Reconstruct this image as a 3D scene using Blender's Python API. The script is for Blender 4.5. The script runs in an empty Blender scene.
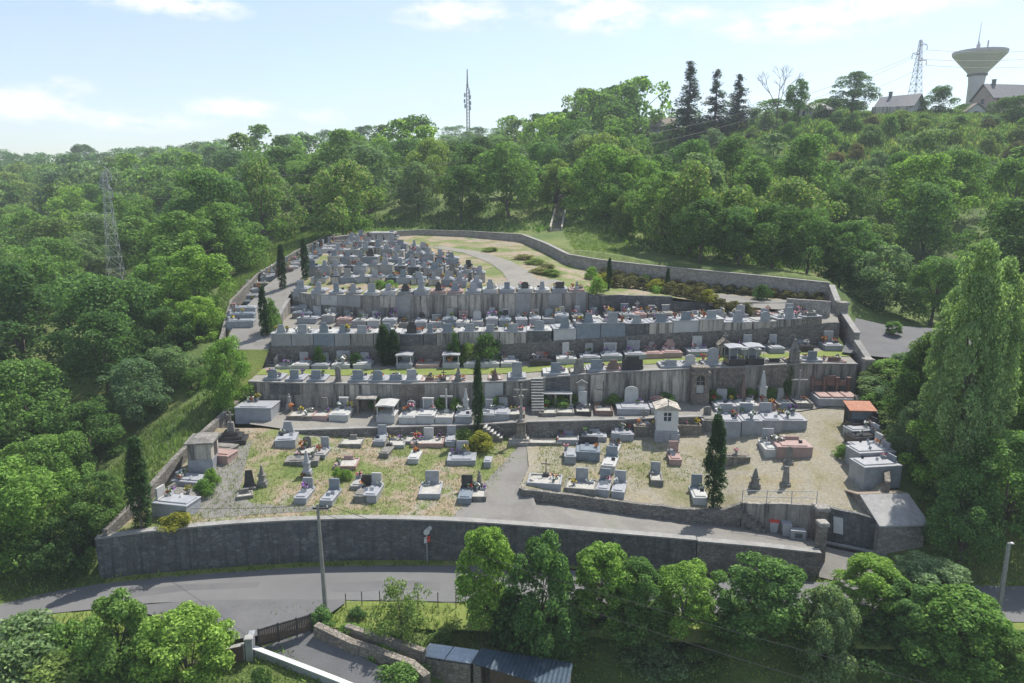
import bpy, bmesh, math, random
import numpy as np
from mathutils import Vector, Matrix
from mathutils.bvhtree import BVHTree

R = math.radians
rnd = random.Random(7)
SC = bpy.context.scene
COL = SC.collection
CAMZ, PITCH, F = 27.0, R(11.8), 720.0
CP, SP = math.cos(PITCH), math.sin(PITCH)

# ---------------------------------------------------------------- survey helpers
def ray(px, py):
    u, v = (px - 512) / F, (341.5 - py) / F
    return Vector((u, CP + v * SP, -SP + v * CP))
def P(px, py, z):
    """survey point seen at px,py standing at height z"""
    d = ray(px, py)
    return Vector((0, 0, CAMZ)) + d * ((z - CAMZ) / d.z)
def PY(px, py, Y):
    d = ray(px, py)
    return Vector((0, 0, CAMZ)) + d * (Y / d.y)
def topz(Y, py):
    d = ray(512, py)
    return CAMZ + Y * d.z / d.y
def proj(p):
    zc = p.y * CP - (p.z - CAMZ) * SP
    yc = p.y * SP + (p.z - CAMZ) * CP
    return 512 + F * p.x / zc, 341.5 - F * yc / zc, zc

# ---------------------------------------------------------------- object helpers
def tag(o, label=None, cat=None, group=None, kind=None):
    if label: o['label'] = label
    if cat: o['category'] = cat
    if group: o['group'] = group
    if kind: o['kind'] = kind
    return o
def link(name, me, parent=None, loc=None):
    o = bpy.data.objects.new(name, me)
    COL.objects.link(o)
    if parent is not None: o.parent = parent
    if loc is not None: o.location = loc
    return o
def empty(name, loc, rz=0.0):
    o = bpy.data.objects.new(name, None)
    o.empty_display_size = 0.3
    COL.objects.link(o)
    o.location = loc
    o.rotation_euler = (0, 0, rz)
    return o

class MB:
    """collects boxes, tubes and sheets that make ONE mesh"""
    def __init__(self): self.v, self.f, self.m = [], [], []
    def add(self, vs, fs, mi=0):
        k = len(self.v)
        self.v += [tuple(p) for p in vs]
        self.f += [tuple(i + k for i in q) for q in fs]
        self.m += [mi] * len(fs)
        return self
    def box(self, x0, x1, y0, y1, z0, z1, mi=0, taper=0.0):
        t = taper
        vs = [(x0, y0, z0), (x1, y0, z0), (x1, y1, z0), (x0, y1, z0),
              (x0 + t, y0 + t, z1), (x1 - t, y0 + t, z1), (x1 - t, y1 - t, z1), (x0 + t, y1 - t, z1)]
        return self.add(vs, [(0, 3, 2, 1), (4, 5, 6, 7), (0, 1, 5, 4), (1, 2, 6, 5), (2, 3, 7, 6), (3, 0, 4, 7)], mi)
    def slab(self, x0, x1, y0, y1, z0, z1, b=0.03, mi=0):
        """box with a chamfered top edge"""
        zc = z1 - b
        vs = [(x0, y0, z0), (x1, y0, z0), (x1, y1, z0), (x0, y1, z0), (x0, y0, zc), (x1, y0, zc), (x1, y1, zc), (x0, y1, zc),
              (x0 + b, y0 + b, z1), (x1 - b, y0 + b, z1), (x1 - b, y1 - b, z1), (x0 + b, y1 - b, z1)]
        fs = [(0, 3, 2, 1), (8, 9, 10, 11)]
        for a in (0, 4):
            fs += [(a, a + 1, a + 5, a + 4), (a + 1, a + 2, a + 6, a + 5), (a + 2, a + 3, a + 7, a + 6), (a + 3, a, a + 4, a + 7)]
        return self.add(vs, fs, mi)
    def tube(self, pts, rad, n=6, mi=0, cap=True):
        pts = [Vector(p) for p in pts]
        rs = rad if isinstance(rad, (list, tuple)) else [rad] * len(pts)
        vs, fs = [], []
        for i, p in enumerate(pts):
            d = (pts[min(i + 1, len(pts) - 1)] - pts[max(i - 1, 0)]).normalized()
            a = Vector((0, 0, 1)) if abs(d.z) < .9 else Vector((1, 0, 0))
            e1 = d.cross(a).normalized(); e2 = d.cross(e1)
            for j in range(n):
                th = 2 * math.pi * j / n
                vs.append(p + (e1 * math.cos(th) + e2 * math.sin(th)) * rs[i])
        for i in range(len(pts) - 1):
            for j in range(n):
                fs.append((i * n + j, i * n + (j + 1) % n, (i + 1) * n + (j + 1) % n, (i + 1) * n + j))
        if cap:
            fs.append(tuple(range(n))[::-1]); fs.append(tuple((len(pts) - 1) * n + j for j in range(n)))
        return self.add(vs, fs, mi)
    def prism(self, outline, y0, y1, mi=0):
        """outline in x,z extruded along y"""
        n = len(outline)
        vs = [(x, y0, z) for x, z in outline] + [(x, y1, z) for x, z in outline]
        fs = [tuple(range(n)), tuple(range(2 * n - 1, n - 1, -1))]
        fs += [(i, i + n, (i + 1) % n + n, (i + 1) % n) for i in range(n)]
        return self.add(vs, fs, mi)
    def lathe(self, prof, n=16, c=(0, 0), mi=0):
        vs, fs = [], []
        for r, z in prof:
            for j in range(n):
                a = 2 * math.pi * j / n
                vs.append((c[0] + r * math.cos(a), c[1] + r * math.sin(a), z))
        for i in range(len(prof) - 1):
            for j in range(n):
                fs.append((i * n + j, i * n + (j + 1) % n, (i + 1) * n + (j + 1) % n, (i + 1) * n + j))
        fs.append(tuple(range(n))[::-1]); fs.append(tuple((len(prof) - 1) * n + j for j in range(n)))
        return self.add(vs, fs, mi)
    def build(self, name, mats, parent=None, loc=None, smooth=False):
        me = bpy.data.meshes.new(name)
        me.from_pydata(self.v, [], self.f)
        for m in (mats if isinstance(mats, (list, tuple)) else [mats]): me.materials.append(m)
        me.polygons.foreach_set('material_index', self.m)
        if smooth: me.polygons.foreach_set('use_smooth', [True] * len(self.f))
        bm = bmesh.new(); bm.from_mesh(me)
        bmesh.ops.recalc_face_normals(bm, faces=bm.faces); bm.to_mesh(me); bm.free()
        return link(name, me, parent, loc)

# ---------------------------------------------------------------- materials
M = {}
def nodes(name):
    m = bpy.data.materials.new(name); m.use_nodes = True
    nt = m.node_tree
    return m, nt, nt.nodes['Principled BSDF']
def ramp(nt, src, stops):
    r = nt.nodes.new('ShaderNodeValToRGB')
    el = r.color_ramp.elements
    while len(el) < len(stops): el.new(0.5)
    for e, (p, c) in zip(el, stops):
        e.position = p; e.color = (*c, 1) if len(c) == 3 else c
    nt.links.new(src, r.inputs[0])
    return r.outputs[0]
def noise(nt, vec, scale, detail=4, rough=.55):
    n = nt.nodes.new('ShaderNodeTexNoise')
    n.inputs['Scale'].default_value = scale; n.inputs['Detail'].default_value = detail; n.inputs['Roughness'].default_value = rough
    nt.links.new(vec, n.inputs['Vector'])
    return n.outputs[0]
def mapping(nt, vec, sc):
    n = nt.nodes.new('ShaderNodeVectorMath'); n.operation = 'MULTIPLY'
    n.inputs[1].default_value = sc
    nt.links.new(vec, n.inputs[0]); return n.outputs[0]
def mixc(nt, fac, a, b, mode='MIX'):
    n = nt.nodes.new('ShaderNodeMix'); n.data_type = 'RGBA'; n.blend_type = mode
    for sock, val in ((n.inputs[0], fac), (n.inputs[6], a), (n.inputs[7], b)):
        if isinstance(val, (int, float)): sock.default_value = val
        elif isinstance(val, tuple): sock.default_value = (*val, 1)
        else: nt.links.new(val, sock)
    return n.outputs[2]
def pos(nt):
    return nt.nodes.new('ShaderNodeNewGeometry').outputs['Position']
def bump(nt, bs, h, strength, dist=.05):
    b = nt.nodes.new('ShaderNodeBump'); b.inputs['Strength'].default_value = strength; b.inputs['Distance'].default_value = dist
    nt.links.new(h, b.inputs['Height']); nt.links.new(b.outputs[0], bs.inputs['Normal'])

def mottled(key, stops, scale=1.0, rough=.8, fine=9.0, fine_amt=.35, streak=None, bmp=.3, spec=.3, stone=None, joint=(.1, .1, .095), soft=1.0):
    """weathered surface: colour stops over broad noise, fine grain, optional rain streaks (dirt) and masonry joints"""
    if key.startswith(('granite_light', 'marble', 'white_paint', 'concrete', 'granite_blue', 'path', 'gravel', 'dry', 'asphalt', 'coping')): stops = [(q, tuple(x * (.76 if key[:7] in ('granite', 'marble_', 'white_p') else .84) for x in cc)) for q, cc in stops]
    m, nt, bs = nodes(key); p = pos(nt)
    c = ramp(nt, noise(nt, p, scale, 5, .6), stops)
    fn = noise(nt, p, fine, 4, .65)
    g = ramp(nt, fn, [(.3, (.55, .55, .55)), (.7, (1.3, 1.3, 1.3))])
    c = mixc(nt, fine_amt, c, g, 'MULTIPLY')
    h = fn
    if stone:
        v = nt.nodes.new('ShaderNodeTexVoronoi'); v.feature = 'DISTANCE_TO_EDGE'; v.inputs['Scale'].default_value = 1
        wn = nt.nodes.new('ShaderNodeTexNoise'); wn.inputs['Scale'].default_value = 1.3; nt.links.new(p, wn.inputs['Vector'])
        wa = nt.nodes.new('ShaderNodeVectorMath'); wa.operation = 'MULTIPLY_ADD'; wa.inputs[1].default_value = (.7, .7, .5); nt.links.new(wn.outputs['Color'], wa.inputs[0]); nt.links.new(p, wa.inputs[2]); ps = wa.outputs[0]
        nt.links.new(mapping(nt, ps, stone), v.inputs['Vector'])
        v2 = nt.nodes.new('ShaderNodeTexVoronoi'); v2.inputs['Scale'].default_value = 1
        nt.links.new(mapping(nt, ps, stone), v2.inputs['Vector'])
        tint = ramp(nt, v2.outputs['Color'], [(.2, (.6, .59, .57)), (.8, (1.35, 1.33, 1.28))])
        c = mixc(nt, .8 * soft, c, tint, 'MULTIPLY')
        j = ramp(nt, v.outputs['Distance'], [(.02, (0, 0, 0)), (.09, (1, 1, 1))])
        cj = mixc(nt, j, joint, c); c = mixc(nt, soft, c, cj)
        h = j
    if streak:
        s = noise(nt, mapping(nt, p, (1.7, 1.7, .12)), 1.6, 5, .65)
        k = ramp(nt, s, [(streak[0], (0, 0, 0)), (streak[1], (1, 1, 1))])
        c = mixc(nt, k, c, streak[2])
    nt.links.new(c, bs.inputs['Base Color'])
    bs.inputs['Roughness'].default_value = rough
    bs.inputs['Specular IOR Level'].default_value = spec
    if bmp: bump(nt, bs, h, bmp, .06)
    M[key] = m
    return m

mottled('asphalt', [(.3, (.15, .15, .152)), (.6, (.185, .184, .182)), (.75, (.145, .145, .147))], .18, .9, 14, .35, bmp=.1)
mottled('asphalt_old', [(.3, (.13, .13, .134)), (.7, (.165, .165, .166))], .5, .9, 12, .4, bmp=.1)
mottled('path', [(.3, (.19, .18, .165)), (.55, (.245, .235, .215)), (.75, (.2, .205, .15))], .45, .95, 10, .4)
mottled('gravel', [(.3, (.235, .225, .2)), (.6, (.29, .275, .24)), (.8, (.2, .215, .12))], .5, .95, 7, .55, bmp=.5)
mottled('grass_mown', [(.25, (.12, .165, .035)), (.55, (.17, .21, .05)), (.8, (.225, .215, .08))], .5, .95, 6, .6, bmp=.7)
mottled('dry_grass', [(.34, (.13, .18, .05)), (.455, (.195, .22, .08)), (.505, (.28, .245, .155)), (.56, (.34, .265, .19)), (.61, (.31, .285, .22)), (.67, (.17, .205, .07))], .24, .95, 4, .75, bmp=.7)
mottled('stone_dark', [(.3, (.1, .105, .11)), (.7, (.17, .17, .165))], .8, .9, 6, .6, (.48, .7, (.06, .068, .062)), .6, stone=(1.9, 1.9, 3.4), joint=(.09, .095, .1), soft=.75)
mottled('dry_gravel', [(.3, (.17, .175, .075)), (.42, (.27, .245, .16)), (.52, (.31, .285, .225)), (.62, (.3, .26, .165)), (.72, (.2, .195, .09))], .2, .95, 5, .7, bmp=.6)
mottled('stone_wall', [(.3, (.17, .16, .145)), (.7, (.25, .235, .21))], .8, .9, 6, .5, None, .8, stone=(3.2, 3.2, 5.4), joint=(.1, .095, .09), soft=.6)
mottled('stone_warm', [(.3, (.2, .175, .145)), (.7, (.28, .25, .21))], .6, .9, 6, .5, (.52, .75, (.11, .105, .1)), .8, stone=(3.0, 3.0, 5.2), joint=(.12, .11, .1), soft=.6)
mottled('stone_pale', [(.3, (.28, .265, .24)), (.7, (.38, .36, .33))], .8, .9, 6, .5, None, .7, stone=(3.0, 3.0, 5.2), joint=(.18, .17, .16), soft=.6)
mottled('render_grey', [(.25, (.2, .185, .165)), (.6, (.33, .305, .265)), (.8, (.25, .225, .195))], .55, .9, 5, .4, (.46, .64, (.085, .083, .08)), .25)
mottled('render_pale', [(.25, (.33, .3, .26)), (.6, (.5, .455, .39)), (.8, (.4, .35, .29))], .7, .9, 5, .35, (.47, .64, (.125, .118, .11)), .2)
mottled('concrete', [(.3, (.3, .3, .29)), (.7, (.4, .395, .38))], .8, .85, 7, .3, (.55, .7, (.2, .2, .2)), .15)
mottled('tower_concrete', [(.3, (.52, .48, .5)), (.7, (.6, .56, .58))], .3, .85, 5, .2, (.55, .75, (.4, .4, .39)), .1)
mottled('coping', [(.3, (.24, .235, .22)), (.7, (.36, .35, .33))], 1.0, .85, 7, .45, None, .2)
mottled('granite_light', [(.3, (.33, .345, .37)), (.7, (.45, .46, .48))], 2.0, .45, 20, .25, None, 0, .5)
mottled('granite_grey', [(.3, (.22, .235, .25)), (.7, (.32, .335, .35))], 2.0, .4, 20, .3, None, 0, .5)
mottled('granite_blue', [(.3, (.19, .23, .27)), (.7, (.29, .335, .375))], 2.0, .35, 18, .3, None, 0, .5)
mottled('granite_black', [(.3, (.025, .026, .028)), (.7, (.05, .05, .052))], 2.0, .25, 20, .3, None, 0, .5)
mottled('granite_rose', [(.3, (.3, .2, .18)), (.7, (.4, .28, .25))], 2.0, .4, 20, .3, None, 0, .5)
mottled('granite_brown', [(.3, (.13, .085, .07)), (.7, (.2, .13, .11))], 2.0, .4, 20, .3, None, 0, .5)
mottled('marble_white', [(.3, (.5, .5, .48)), (.7, (.62, .62, .6))], 1.5, .4, 8, .2, (.62, .8, (.42, .42, .4)), 0, .5)
mottled('stone_old', [(.3, (.15, .145, .13)), (.7, (.27, .255, .23))], 2.5, .9, 9, .5, (.5, .7, (.1, .1, .09)), .5)
mottled('chippings', [(.3, (.32, .31, .28)), (.7, (.46, .45, .41))], 4, .95, 16, .7, None, .6)
mottled('soil', [(.3, (.15, .105, .065)), (.7, (.24, .17, .11))], 2, .95, 8, .6, None, .6)
mottled('iron', [(.3, (.03, .03, .032)), (.7, (.06, .055, .05))], 3, .6, 9, .4, None, 0, .4)
mottled('steel', [(.3, (.33, .34, .35)), (.7, (.42, .43, .44))], 1, .5, 9, .3, None, 0, .4)
mottled('wood_pole', [(.3, (.2, .19, .17)), (.7, (.29, .28, .26))], 2, .9, 9, .4, None, .2)
mottled('bark', [(.3, (.09, .075, .06)), (.7, (.17, .145, .12))], 3, .95, 9, .6, None, .8)
mottled('slate', [(.3, (.1, .105, .115)), (.7, (.15, .155, .165))], 1, .6, 6, .4, None, .3)
mottled('tile_red', [(.3, (.33, .15, .095)), (.7, (.42, .21, .14))], 2, .85, 8, .4, None, .3)
mottled('tile_brown', [(.3, (.2, .165, .13)), (.7, (.29, .245, .2))], 1.2, .85, 6, .5, None, .4)
mottled('white_paint', [(.3, (.7, .7, .68)), (.7, (.8, .8, .78))], 1, .6, 8, .2, (.6, .8, (.5, .5, .47)), 0)
mottled('brown_wood', [(.3, (.075, .05, .038)), (.7, (.11, .078, .058))], 3, .7, 9, .3, None, .1)
mottled('glass_dark', [(.3, (.03, .04, .05)), (.7, (.06, .07, .08))], 1, .1, 6, .2, None, 0, .6)

# ---------------------------------------------------------------- camera, light, sky
cam = bpy.data.cameras.new('camera'); cam.sensor_width = 36; cam.lens = F / 1024 * 36; cam.clip_end = 6000; cam.clip_start = .5
co = bpy.data.objects.new('camera', cam); COL.objects.link(co)
co.location = (0, 0, CAMZ); co.rotation_euler = (R(90) - PITCH, 0, 0)
SC.camera = co
SUN_EL = R(58); SDIR = Vector((.65, .76, 0)).normalized() * math.cos(SUN_EL) + Vector((0, 0, math.sin(SUN_EL)))
sl = bpy.data.lights.new('sun', 'SUN'); sl.energy = 3.35; sl.angle = R(.6); sl.color = (1, .95, .87)
so = bpy.data.objects.new('sun', sl); COL.objects.link(so); so.location = (0, 0, 200)
so.rotation_euler = (-SDIR).to_track_quat('-Z', 'Y').to_euler()
w = bpy.data.worlds.new('World'); SC.world = w; w.use_nodes = True
nt = w.node_tree; bg = nt.nodes['Background']; bg.inputs[1].default_value = .1
sky = nt.nodes.new('ShaderNodeTexSky'); sky.sky_type = 'NISHITA'; sky.sun_disc = False
sky.sun_elevation = SUN_EL; sky.sun_rotation = math.atan2(SDIR.x, SDIR.y)
sky.altitude = 300; sky.air_density = 1.0; sky.dust_density = 1.4; sky.ozone_density = 1.0
tc = nt.nodes.new('ShaderNodeTexCoord').outputs['Generated']
def vm(op, a, b=None):
    n = nt.nodes.new('ShaderNodeVectorMath'); n.operation = op
    for s, v in zip(n.inputs, (a, b)):
        if v is None: continue
        if isinstance(v, tuple): s.default_value = v
        else: nt.links.new(v, s)
    return n
def mt(op, a, b=None, c=None):
    n = nt.nodes.new('ShaderNodeMath'); n.operation = op
    for s, v in zip(n.inputs, (a, b, c)):
        if v is None: continue
        if isinstance(v, (int, float)): s.default_value = v
        else: nt.links.new(v, s)
    return n.outputs[0]
# small fair-weather clouds: each a soft patch of sky directions broken up by noise
total = None
CLOUDS = [(22, 106, 40, 11, .95), (140, 122, 44, 9, .75), (235, 109, 38, 9, .9), (172, 2, 55, 11, .9), (455, 14, 52, 13, .75), (598, 14, 48, 18, .85), (70, 86, 20, 8, .5), (325, 116, 24, 8, .5),
          (800, 26, 70, 14, .6), (880, 4, 90, 12, .7), (640, 148, 90, 14, .2), (940, 60, 60, 10, .25), (690, 14, 26, 8, .4), (720, 100, 80, 8, .3), (-200, 80, 90, 20, .9), (1250, 60, 100, 20, .9)]
wob = noise(nt, vm('MULTIPLY', tc, (26, 26, 60)).outputs[0], 1, 5, .62)
for (px, py, rx, ry, a) in CLOUDS:
    d = ray(px, py).normalized()
    e1 = Vector((d.y, -d.x, 0)).normalized(); e2 = e1.cross(d)
    df = vm('SUBTRACT', tc, tuple(d)).outputs[0]
    ux = mt('MULTIPLY', vm('DOT_PRODUCT', df, tuple(e1)).outputs['Value'], F / rx)
    uy = mt('MULTIPLY', vm('DOT_PRODUCT', df, tuple(e2)).outputs['Value'], F / ry)
    q = mt('ADD', mt('MULTIPLY', ux, ux), mt('MULTIPLY', uy, uy))
    g = mt('MULTIPLY', mt('EXPONENT', mt('MULTIPLY', q, -1.0)), a)
    total = g if total is None else mt('ADD', total, g)
mask = mt('MULTIPLY', total, mt('ADD', mt('MULTIPLY', wob, 3.4), -.9))
mask = ramp(nt, mask, [(.14, (0, 0, 0)), (.6, (.9, .9, .9))])
veil = ramp(nt, noise(nt, vm('MULTIPLY', tc, (3, 3, 9)).outputs[0], 1.6, 4, .6), [(.35, (.16, .16, .16)), (.8, (.5, .5, .5))])
c = mixc(nt, veil, sky.outputs[0], (3.95, 4.3, 4.75))
c = mixc(nt, mask, c, (5.7, 5.8, 5.95))
nt.links.new(c, bg.inputs[0])
SC.view_settings.view_transform = 'Standard'; SC.view_settings.look = 'None'; SC.view_settings.gamma = 1
SC.view_settings.exposure = 1.0
SC.render.engine = 'CYCLES'
cy = SC.cycles
cy.use_denoising = True
cy.max_bounces = 6; cy.diffuse_bounces = 4; cy.glossy_bounces = 2; cy.transmission_bounces = 3; cy.transparent_max_bounces = 6; cy.volume_bounces = 0
cy.caustics_reflective = False; cy.caustics_refractive = False
# ---------------------------------------------------------------- lie of the land
def resample(pts, n):
    pts = [Vector(p) for p in pts]
    L = [0]
    for a, b in zip(pts, pts[1:]): L.append(L[-1] + (b - a).length)
    out = []
    for i in range(n + 1):
        s = L[-1] * i / n; k = 0
        while k < len(L) - 2 and L[k + 1] < s: k += 1
        t = (s - L[k]) / max(L[k + 1] - L[k], 1e-9)
        out.append(pts[k].lerp(pts[k + 1], t))
    return out
def at_px(pts, px):
    """point of a surveyed polyline where it is seen at column px"""
    q = [(proj(p)[0], p) for p in pts]
    for (a, pa), (b, pb) in zip(q, q[1:]):
        if (a - px) * (b - px) <= 0 and a != b: return pa.lerp(pb, (px - a) / (b - a))
    return q[0][1] if abs(q[0][0] - px) < abs(q[-1][0] - px) else q[-1][1]
GROUND = []     # (verts, faces) of every walkable sheet
def strip(name, front, back, mat, nx=60, ny=8, sag=0.0, kind='structure', rough=0.03):
    f, b = resample(front, nx), resample(back, nx)
    vs, fs = [], []
    rr = random.Random(len(name))
    for j in range(ny + 1):
        for i in range(nx + 1):
            p = f[i].lerp(b[i], j / ny)
            if 0 < j < ny and 0 < i < nx: p.z += rr.uniform(-rough, rough)
            vs.append(tuple(p))
    for j in range(ny):
        for i in range(nx):
            a = j * (nx + 1) + i
            fs.append((a, a + 1, a + nx + 2, a + nx + 1))
    me = bpy.data.meshes.new(name); me.from_pydata(vs, [], fs); me.materials.append(M[mat])
    me.polygons.foreach_set('use_smooth', [True] * len(fs))
    o = link(name, me); tag(o, kind=kind)
    GROUND.append((vs, fs))
    return o
def wall_line(spec):
    """spec rows (px, py of foot, z of foot, py of top) -> feet, tops (plumb above each other)"""
    feet, tops = [], []
    for px, pb, z, pt in spec:
        p = P(px, pb, z); feet.append(p); tops.append(Vector((p.x, p.y, topz(p.y, pt))))
    return feet, tops
def wall(name, spec, mat, th=.45, label=None, cat='wall', coping='coping', cop=.12, n=None, below=.8, feet_tops=None, back=1, group=None):
    feet, tops = feet_tops or wall_line(spec)
    n = n or max(4, int(sum((b - a).length for a, b in zip(feet, feet[1:])) / 1.2))
    # resample both by the plan of the feet
    f2, t2 = [], []
    L = [0]
    for a, b in zip(feet, feet[1:]): L.append(L[-1] + (b - a).length)
    for i in range(n + 1):
        s = L[-1] * i / n; k = 0
        while k < len(L) - 2 and L[k + 1] < s: k += 1
        t = (s - L[k]) / max(L[k + 1] - L[k], 1e-9)
        f2.append(feet[k].lerp(feet[k + 1], t)); t2.append(tops[k].lerp(tops[k + 1], t))
    nor = []
    for i in range(n + 1):
        d = (f2[min(i + 1, n)] - f2[max(i - 1, 0)]); d.z = 0; d.normalize()
        nor.append(Vector((-d.y, d.x, 0)) * back)
    def body(mb, o0, o1, za, zb, mi=0):
        vs = []
        for i in range(n + 1):
            a, b = za(i), zb(i)
            for o, z in ((o0, a), (o0, b), (o1, b), (o1, a)):
                q = f2[i] + nor[i] * o; vs.append((q.x, q.y, z))
        fs = [(0, 1, 2, 3), (4 * n + 3, 4 * n + 2, 4 * n + 1, 4 * n)]
        for i in range(n):
            for k in range(4):
                fs.append((4 * i + k, 4 * i + (k + 1) % 4, 4 * i + 4 + (k + 1) % 4, 4 * i + 4 + k))
        mb.add(vs, fs, mi)
    rr = random.Random(sum(map(ord, name)) + n)
    jit = [rr.uniform(-.05, .05) for _ in range(n + 1)]
    mb = MB(); body(mb, 0, th, lambda i: f2[i].z - below, lambda i: t2[i].z - (cop if coping else 0) + (0 if coping else jit[i]))
    o = mb.build(name, M[mat])
    tag(o, label, cat, group)
    if coping:
        cb = MB(); body(cb, -.07, th + .07, lambda i: t2[i].z - cop + .003, lambda i: t2[i].z)
        cb.build('coping', M[coping], o)
    return f2, t2, nor

W1 = [(100, 579, 0, 538), (150, 574, 0, 531), (200, 570, 0, 526), (250, 566, 0, 522), (300, 563, 0, 519.5), (350, 561, 0, 518), (400, 560.5, 0, 518.5), (450, 561, 0, 520), (500, 563, 0, 523), (550, 565, 0, 527), (600, 567, 0, 531.5), (650, 569, 0, 535.5), (695, 571, 0, 539.5)]
W1C = [(696, 571, 0, 540.5), (760, 574, 0, 546), (819, 577, 0, 552.5)]
W1B = [(530, 482, 4.1, 479), (521, 489, 3.7, 484), (518, 496, 3.5, 487.5), (523, 501, 3.3, 489.8), (560, 505, 2.9, 494), (600, 511, 2.5, 499), (640, 517, 2.2, 504), (680, 522, 1.9, 509), (720, 526, 1.6, 511), (740, 528, 1.5, 504)]
W1D = [(741, 527.5, 1.5, 503.5), (780, 533, 1.3, 504), (814, 539, 1.1, 505)]
W1E = [(824, 540, 1.0, 507.5), (850, 546, .8, 513), (878, 553, .5, 520)]
W2 = [(291, 438, 5.3, 430), (340, 436.5, 5.2, 428.5), (400, 435, 5.0, 426.5), (470, 435, 4.9, 424.5), (526, 438, 4.8, 421.5), (570, 437, 4.9, 420.5), (614, 434, 5, 419.5), (660, 431, 5.2, 417.5), (700, 428, 5.4, 416), (744, 422, 5.95, 418.8)]
W3 = [(250, 407, 6.6, 381), (300, 407, 6.6, 382.5), (400, 407, 6.6, 383.5), (470, 407, 6.6, 382), (530, 406, 6.7, 380), (545, 405, 6.7, 377), (606, 404, 6.7, 372), (662, 402, 6.8, 369.5), (720, 399, 6.9, 367), (800, 396, 7.0, 363), (855, 393, 7.1, 363.5)]
W4 = [(268, 364, 9.2, 346), (400, 362.5, 9.3, 346), (517, 361, 9.6, 344), (552, 359.5, 9.8, 341), (624, 355, 10.1, 336), (672, 352.5, 10.3, 333), (723, 350, 10.5, 330.5), (752, 349, 10.6, 329.5), (838, 344, 10.8, 322)]
W5 = [(292, 307, 12.9, 291), (312, 312, 12.8, 294), (360, 317, 12.7, 295), (400, 318, 12.7, 295), (450, 318, 12.7, 294.5), (517, 317, 12.8, 292.6), (588, 315, 12.9, 292)]
W5B = [(589, 315, 13.0, 295), (640, 313, 13.1, 295.5), (672, 312, 13.2, 297)]
W6 = [(332, 243, 19.2, 237), (370, 238, 19.5, 232.5), (420, 235, 19.6, 229.6), (470, 237, 19.3, 231), (521, 241.6, 19, 234), (545, 253, 17.8, 243), (567, 266, 16.5, 254), (600, 273, 15.8, 259.5), (640, 281, 15.0, 264), (680, 287, 14.6, 268), (760, 295, 14.2, 275.5), (828, 301, 14, 282.5)]
L = {k: wall_line(v) for k, v in dict(W1=W1, W1C=W1C, W1B=W1B, W1D=W1D, W1E=W1E, W2=W2, W3=W3, W4=W4, W5=W5, W5B=W5B, W6=W6).items()}
dn = lambda pts, d: [Vector((p.x, p.y, p.z - d)) for p in pts]
bk = lambda pts, d: [Vector((p.x, p.y + d, p.z)) for p in pts]

# right edge line (boundary wall W8 of the lower ground): runs up the side of the tombs
EDGE_R = [P(880, 519, 3.0), P(884, 490, 4.2), P(880, 450, 5.4), P(866, 425, 6.2), P(853, 404, 6.9)]
# left boundary of the lower ground
EDGE_L = [P(108, 540, 2.9), P(150, 498, 4.2), P(188, 455, 5.4), P(218, 428, 6.1), P(248, 400, 6.7)]

# lower burial ground, left part (from the road wall to the long low wall)
T1_front = dn(bk(L['W1'][1][:9], .3), .12)
nose = L['W1B'][0][0]
T1_back = [Vector(EDGE_L[3])] + [P(262, 428, 6.1), P(288, 431, 5.9)] + L['W2'][0][1:5]
strip('burial_ground', [P(104, 538.5, 2.95)] + T1_front[1:8], T1_back[:1] + T1_back[1:], 'dry_grass', 80, 24)
T1B = BVHTree.FromPolygons([Vector(v) for v in GROUND[-1][0]], GROUND[-1][1])
def T1P(px, py):
    h = T1B.ray_cast(Vector((0, 0, CAMZ)), ray(px, py).normalized())
    return (h[0] if h[0] is not None else P(px, py, 4.5)) + Vector((0, 0, .06))
# ramp and drive from the gate up between the low stone wall and the road wall
ramp_front = dn(bk(L['W1'][1][7:], .3), .12) + dn(bk(L['W1C'][1], .3), .3)
ramp_back = [L['W2'][0][4], L['W1B'][0][0]] + L['W1B'][0][1:] + L['W1D'][0]
strip('gravel_drive', ramp_front, [p + Vector((0, .2, 0)) for p in ramp_back], 'path', 60, 6)
# upper part, right of the calvary, behind the low stone wall
T1R_front = dn(bk([L['W1B'][1][k] for k in (0, 2, 3, 4, 5, 6, 7, 8)], .25), .08) + dn(bk(L['W1D'][1], .25), .05) + [P(850, 514, 3.0), EDGE_R[0]]
T1R_back = [L['W2'][0][4]] + L['W2'][0][5:8] + [L['W2'][0][8], L['W2'][0][9], P(800, 412, 6.5), P(850, 404, 6.8), EDGE_R[4]]
strip('burial_plot', T1R_front, T1R_back, 'dry_gravel', 80, 24)
strip('burial_plot_edge', EDGE_R, [EDGE_R[0].lerp(EDGE_R[4], t) - Vector((.15, 0, 0)) for t in (0, .25, .5, .75, 1)], 'dry_gravel', 20, 4)
# second path, between the low wall and the tall wall
T2_front = [P(250, 424, 6.2)] + dn(bk(L['W2'][1], .2), .06) + [P(800, 411, 6.55), P(856, 402, 6.95)]
strip('terrace_path', T2_front, [p + Vector((0, .2, 0)) for p in L['W3'][0]], 'gravel', 70, 8)
strip('lawn_terrace', dn(bk(L['W3'][1], .2), .06), [p + Vector((0, .2, 0)) for p in L['W4'][0]], 'gravel', 70, 8)
T4_front = dn(bk(L['W4'][1], .3), .05)
T4_back = [p + Vector((0, .2, 0)) for p in L['W5'][0]] + [p + Vector((0, .2, 0)) for p in L['W5B'][0]] + [P(760, 310, 13.5), P(835, 306, 13.8)]
strip('tomb_terrace', T4_front, T4_back, 'gravel', 70, 10)
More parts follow.
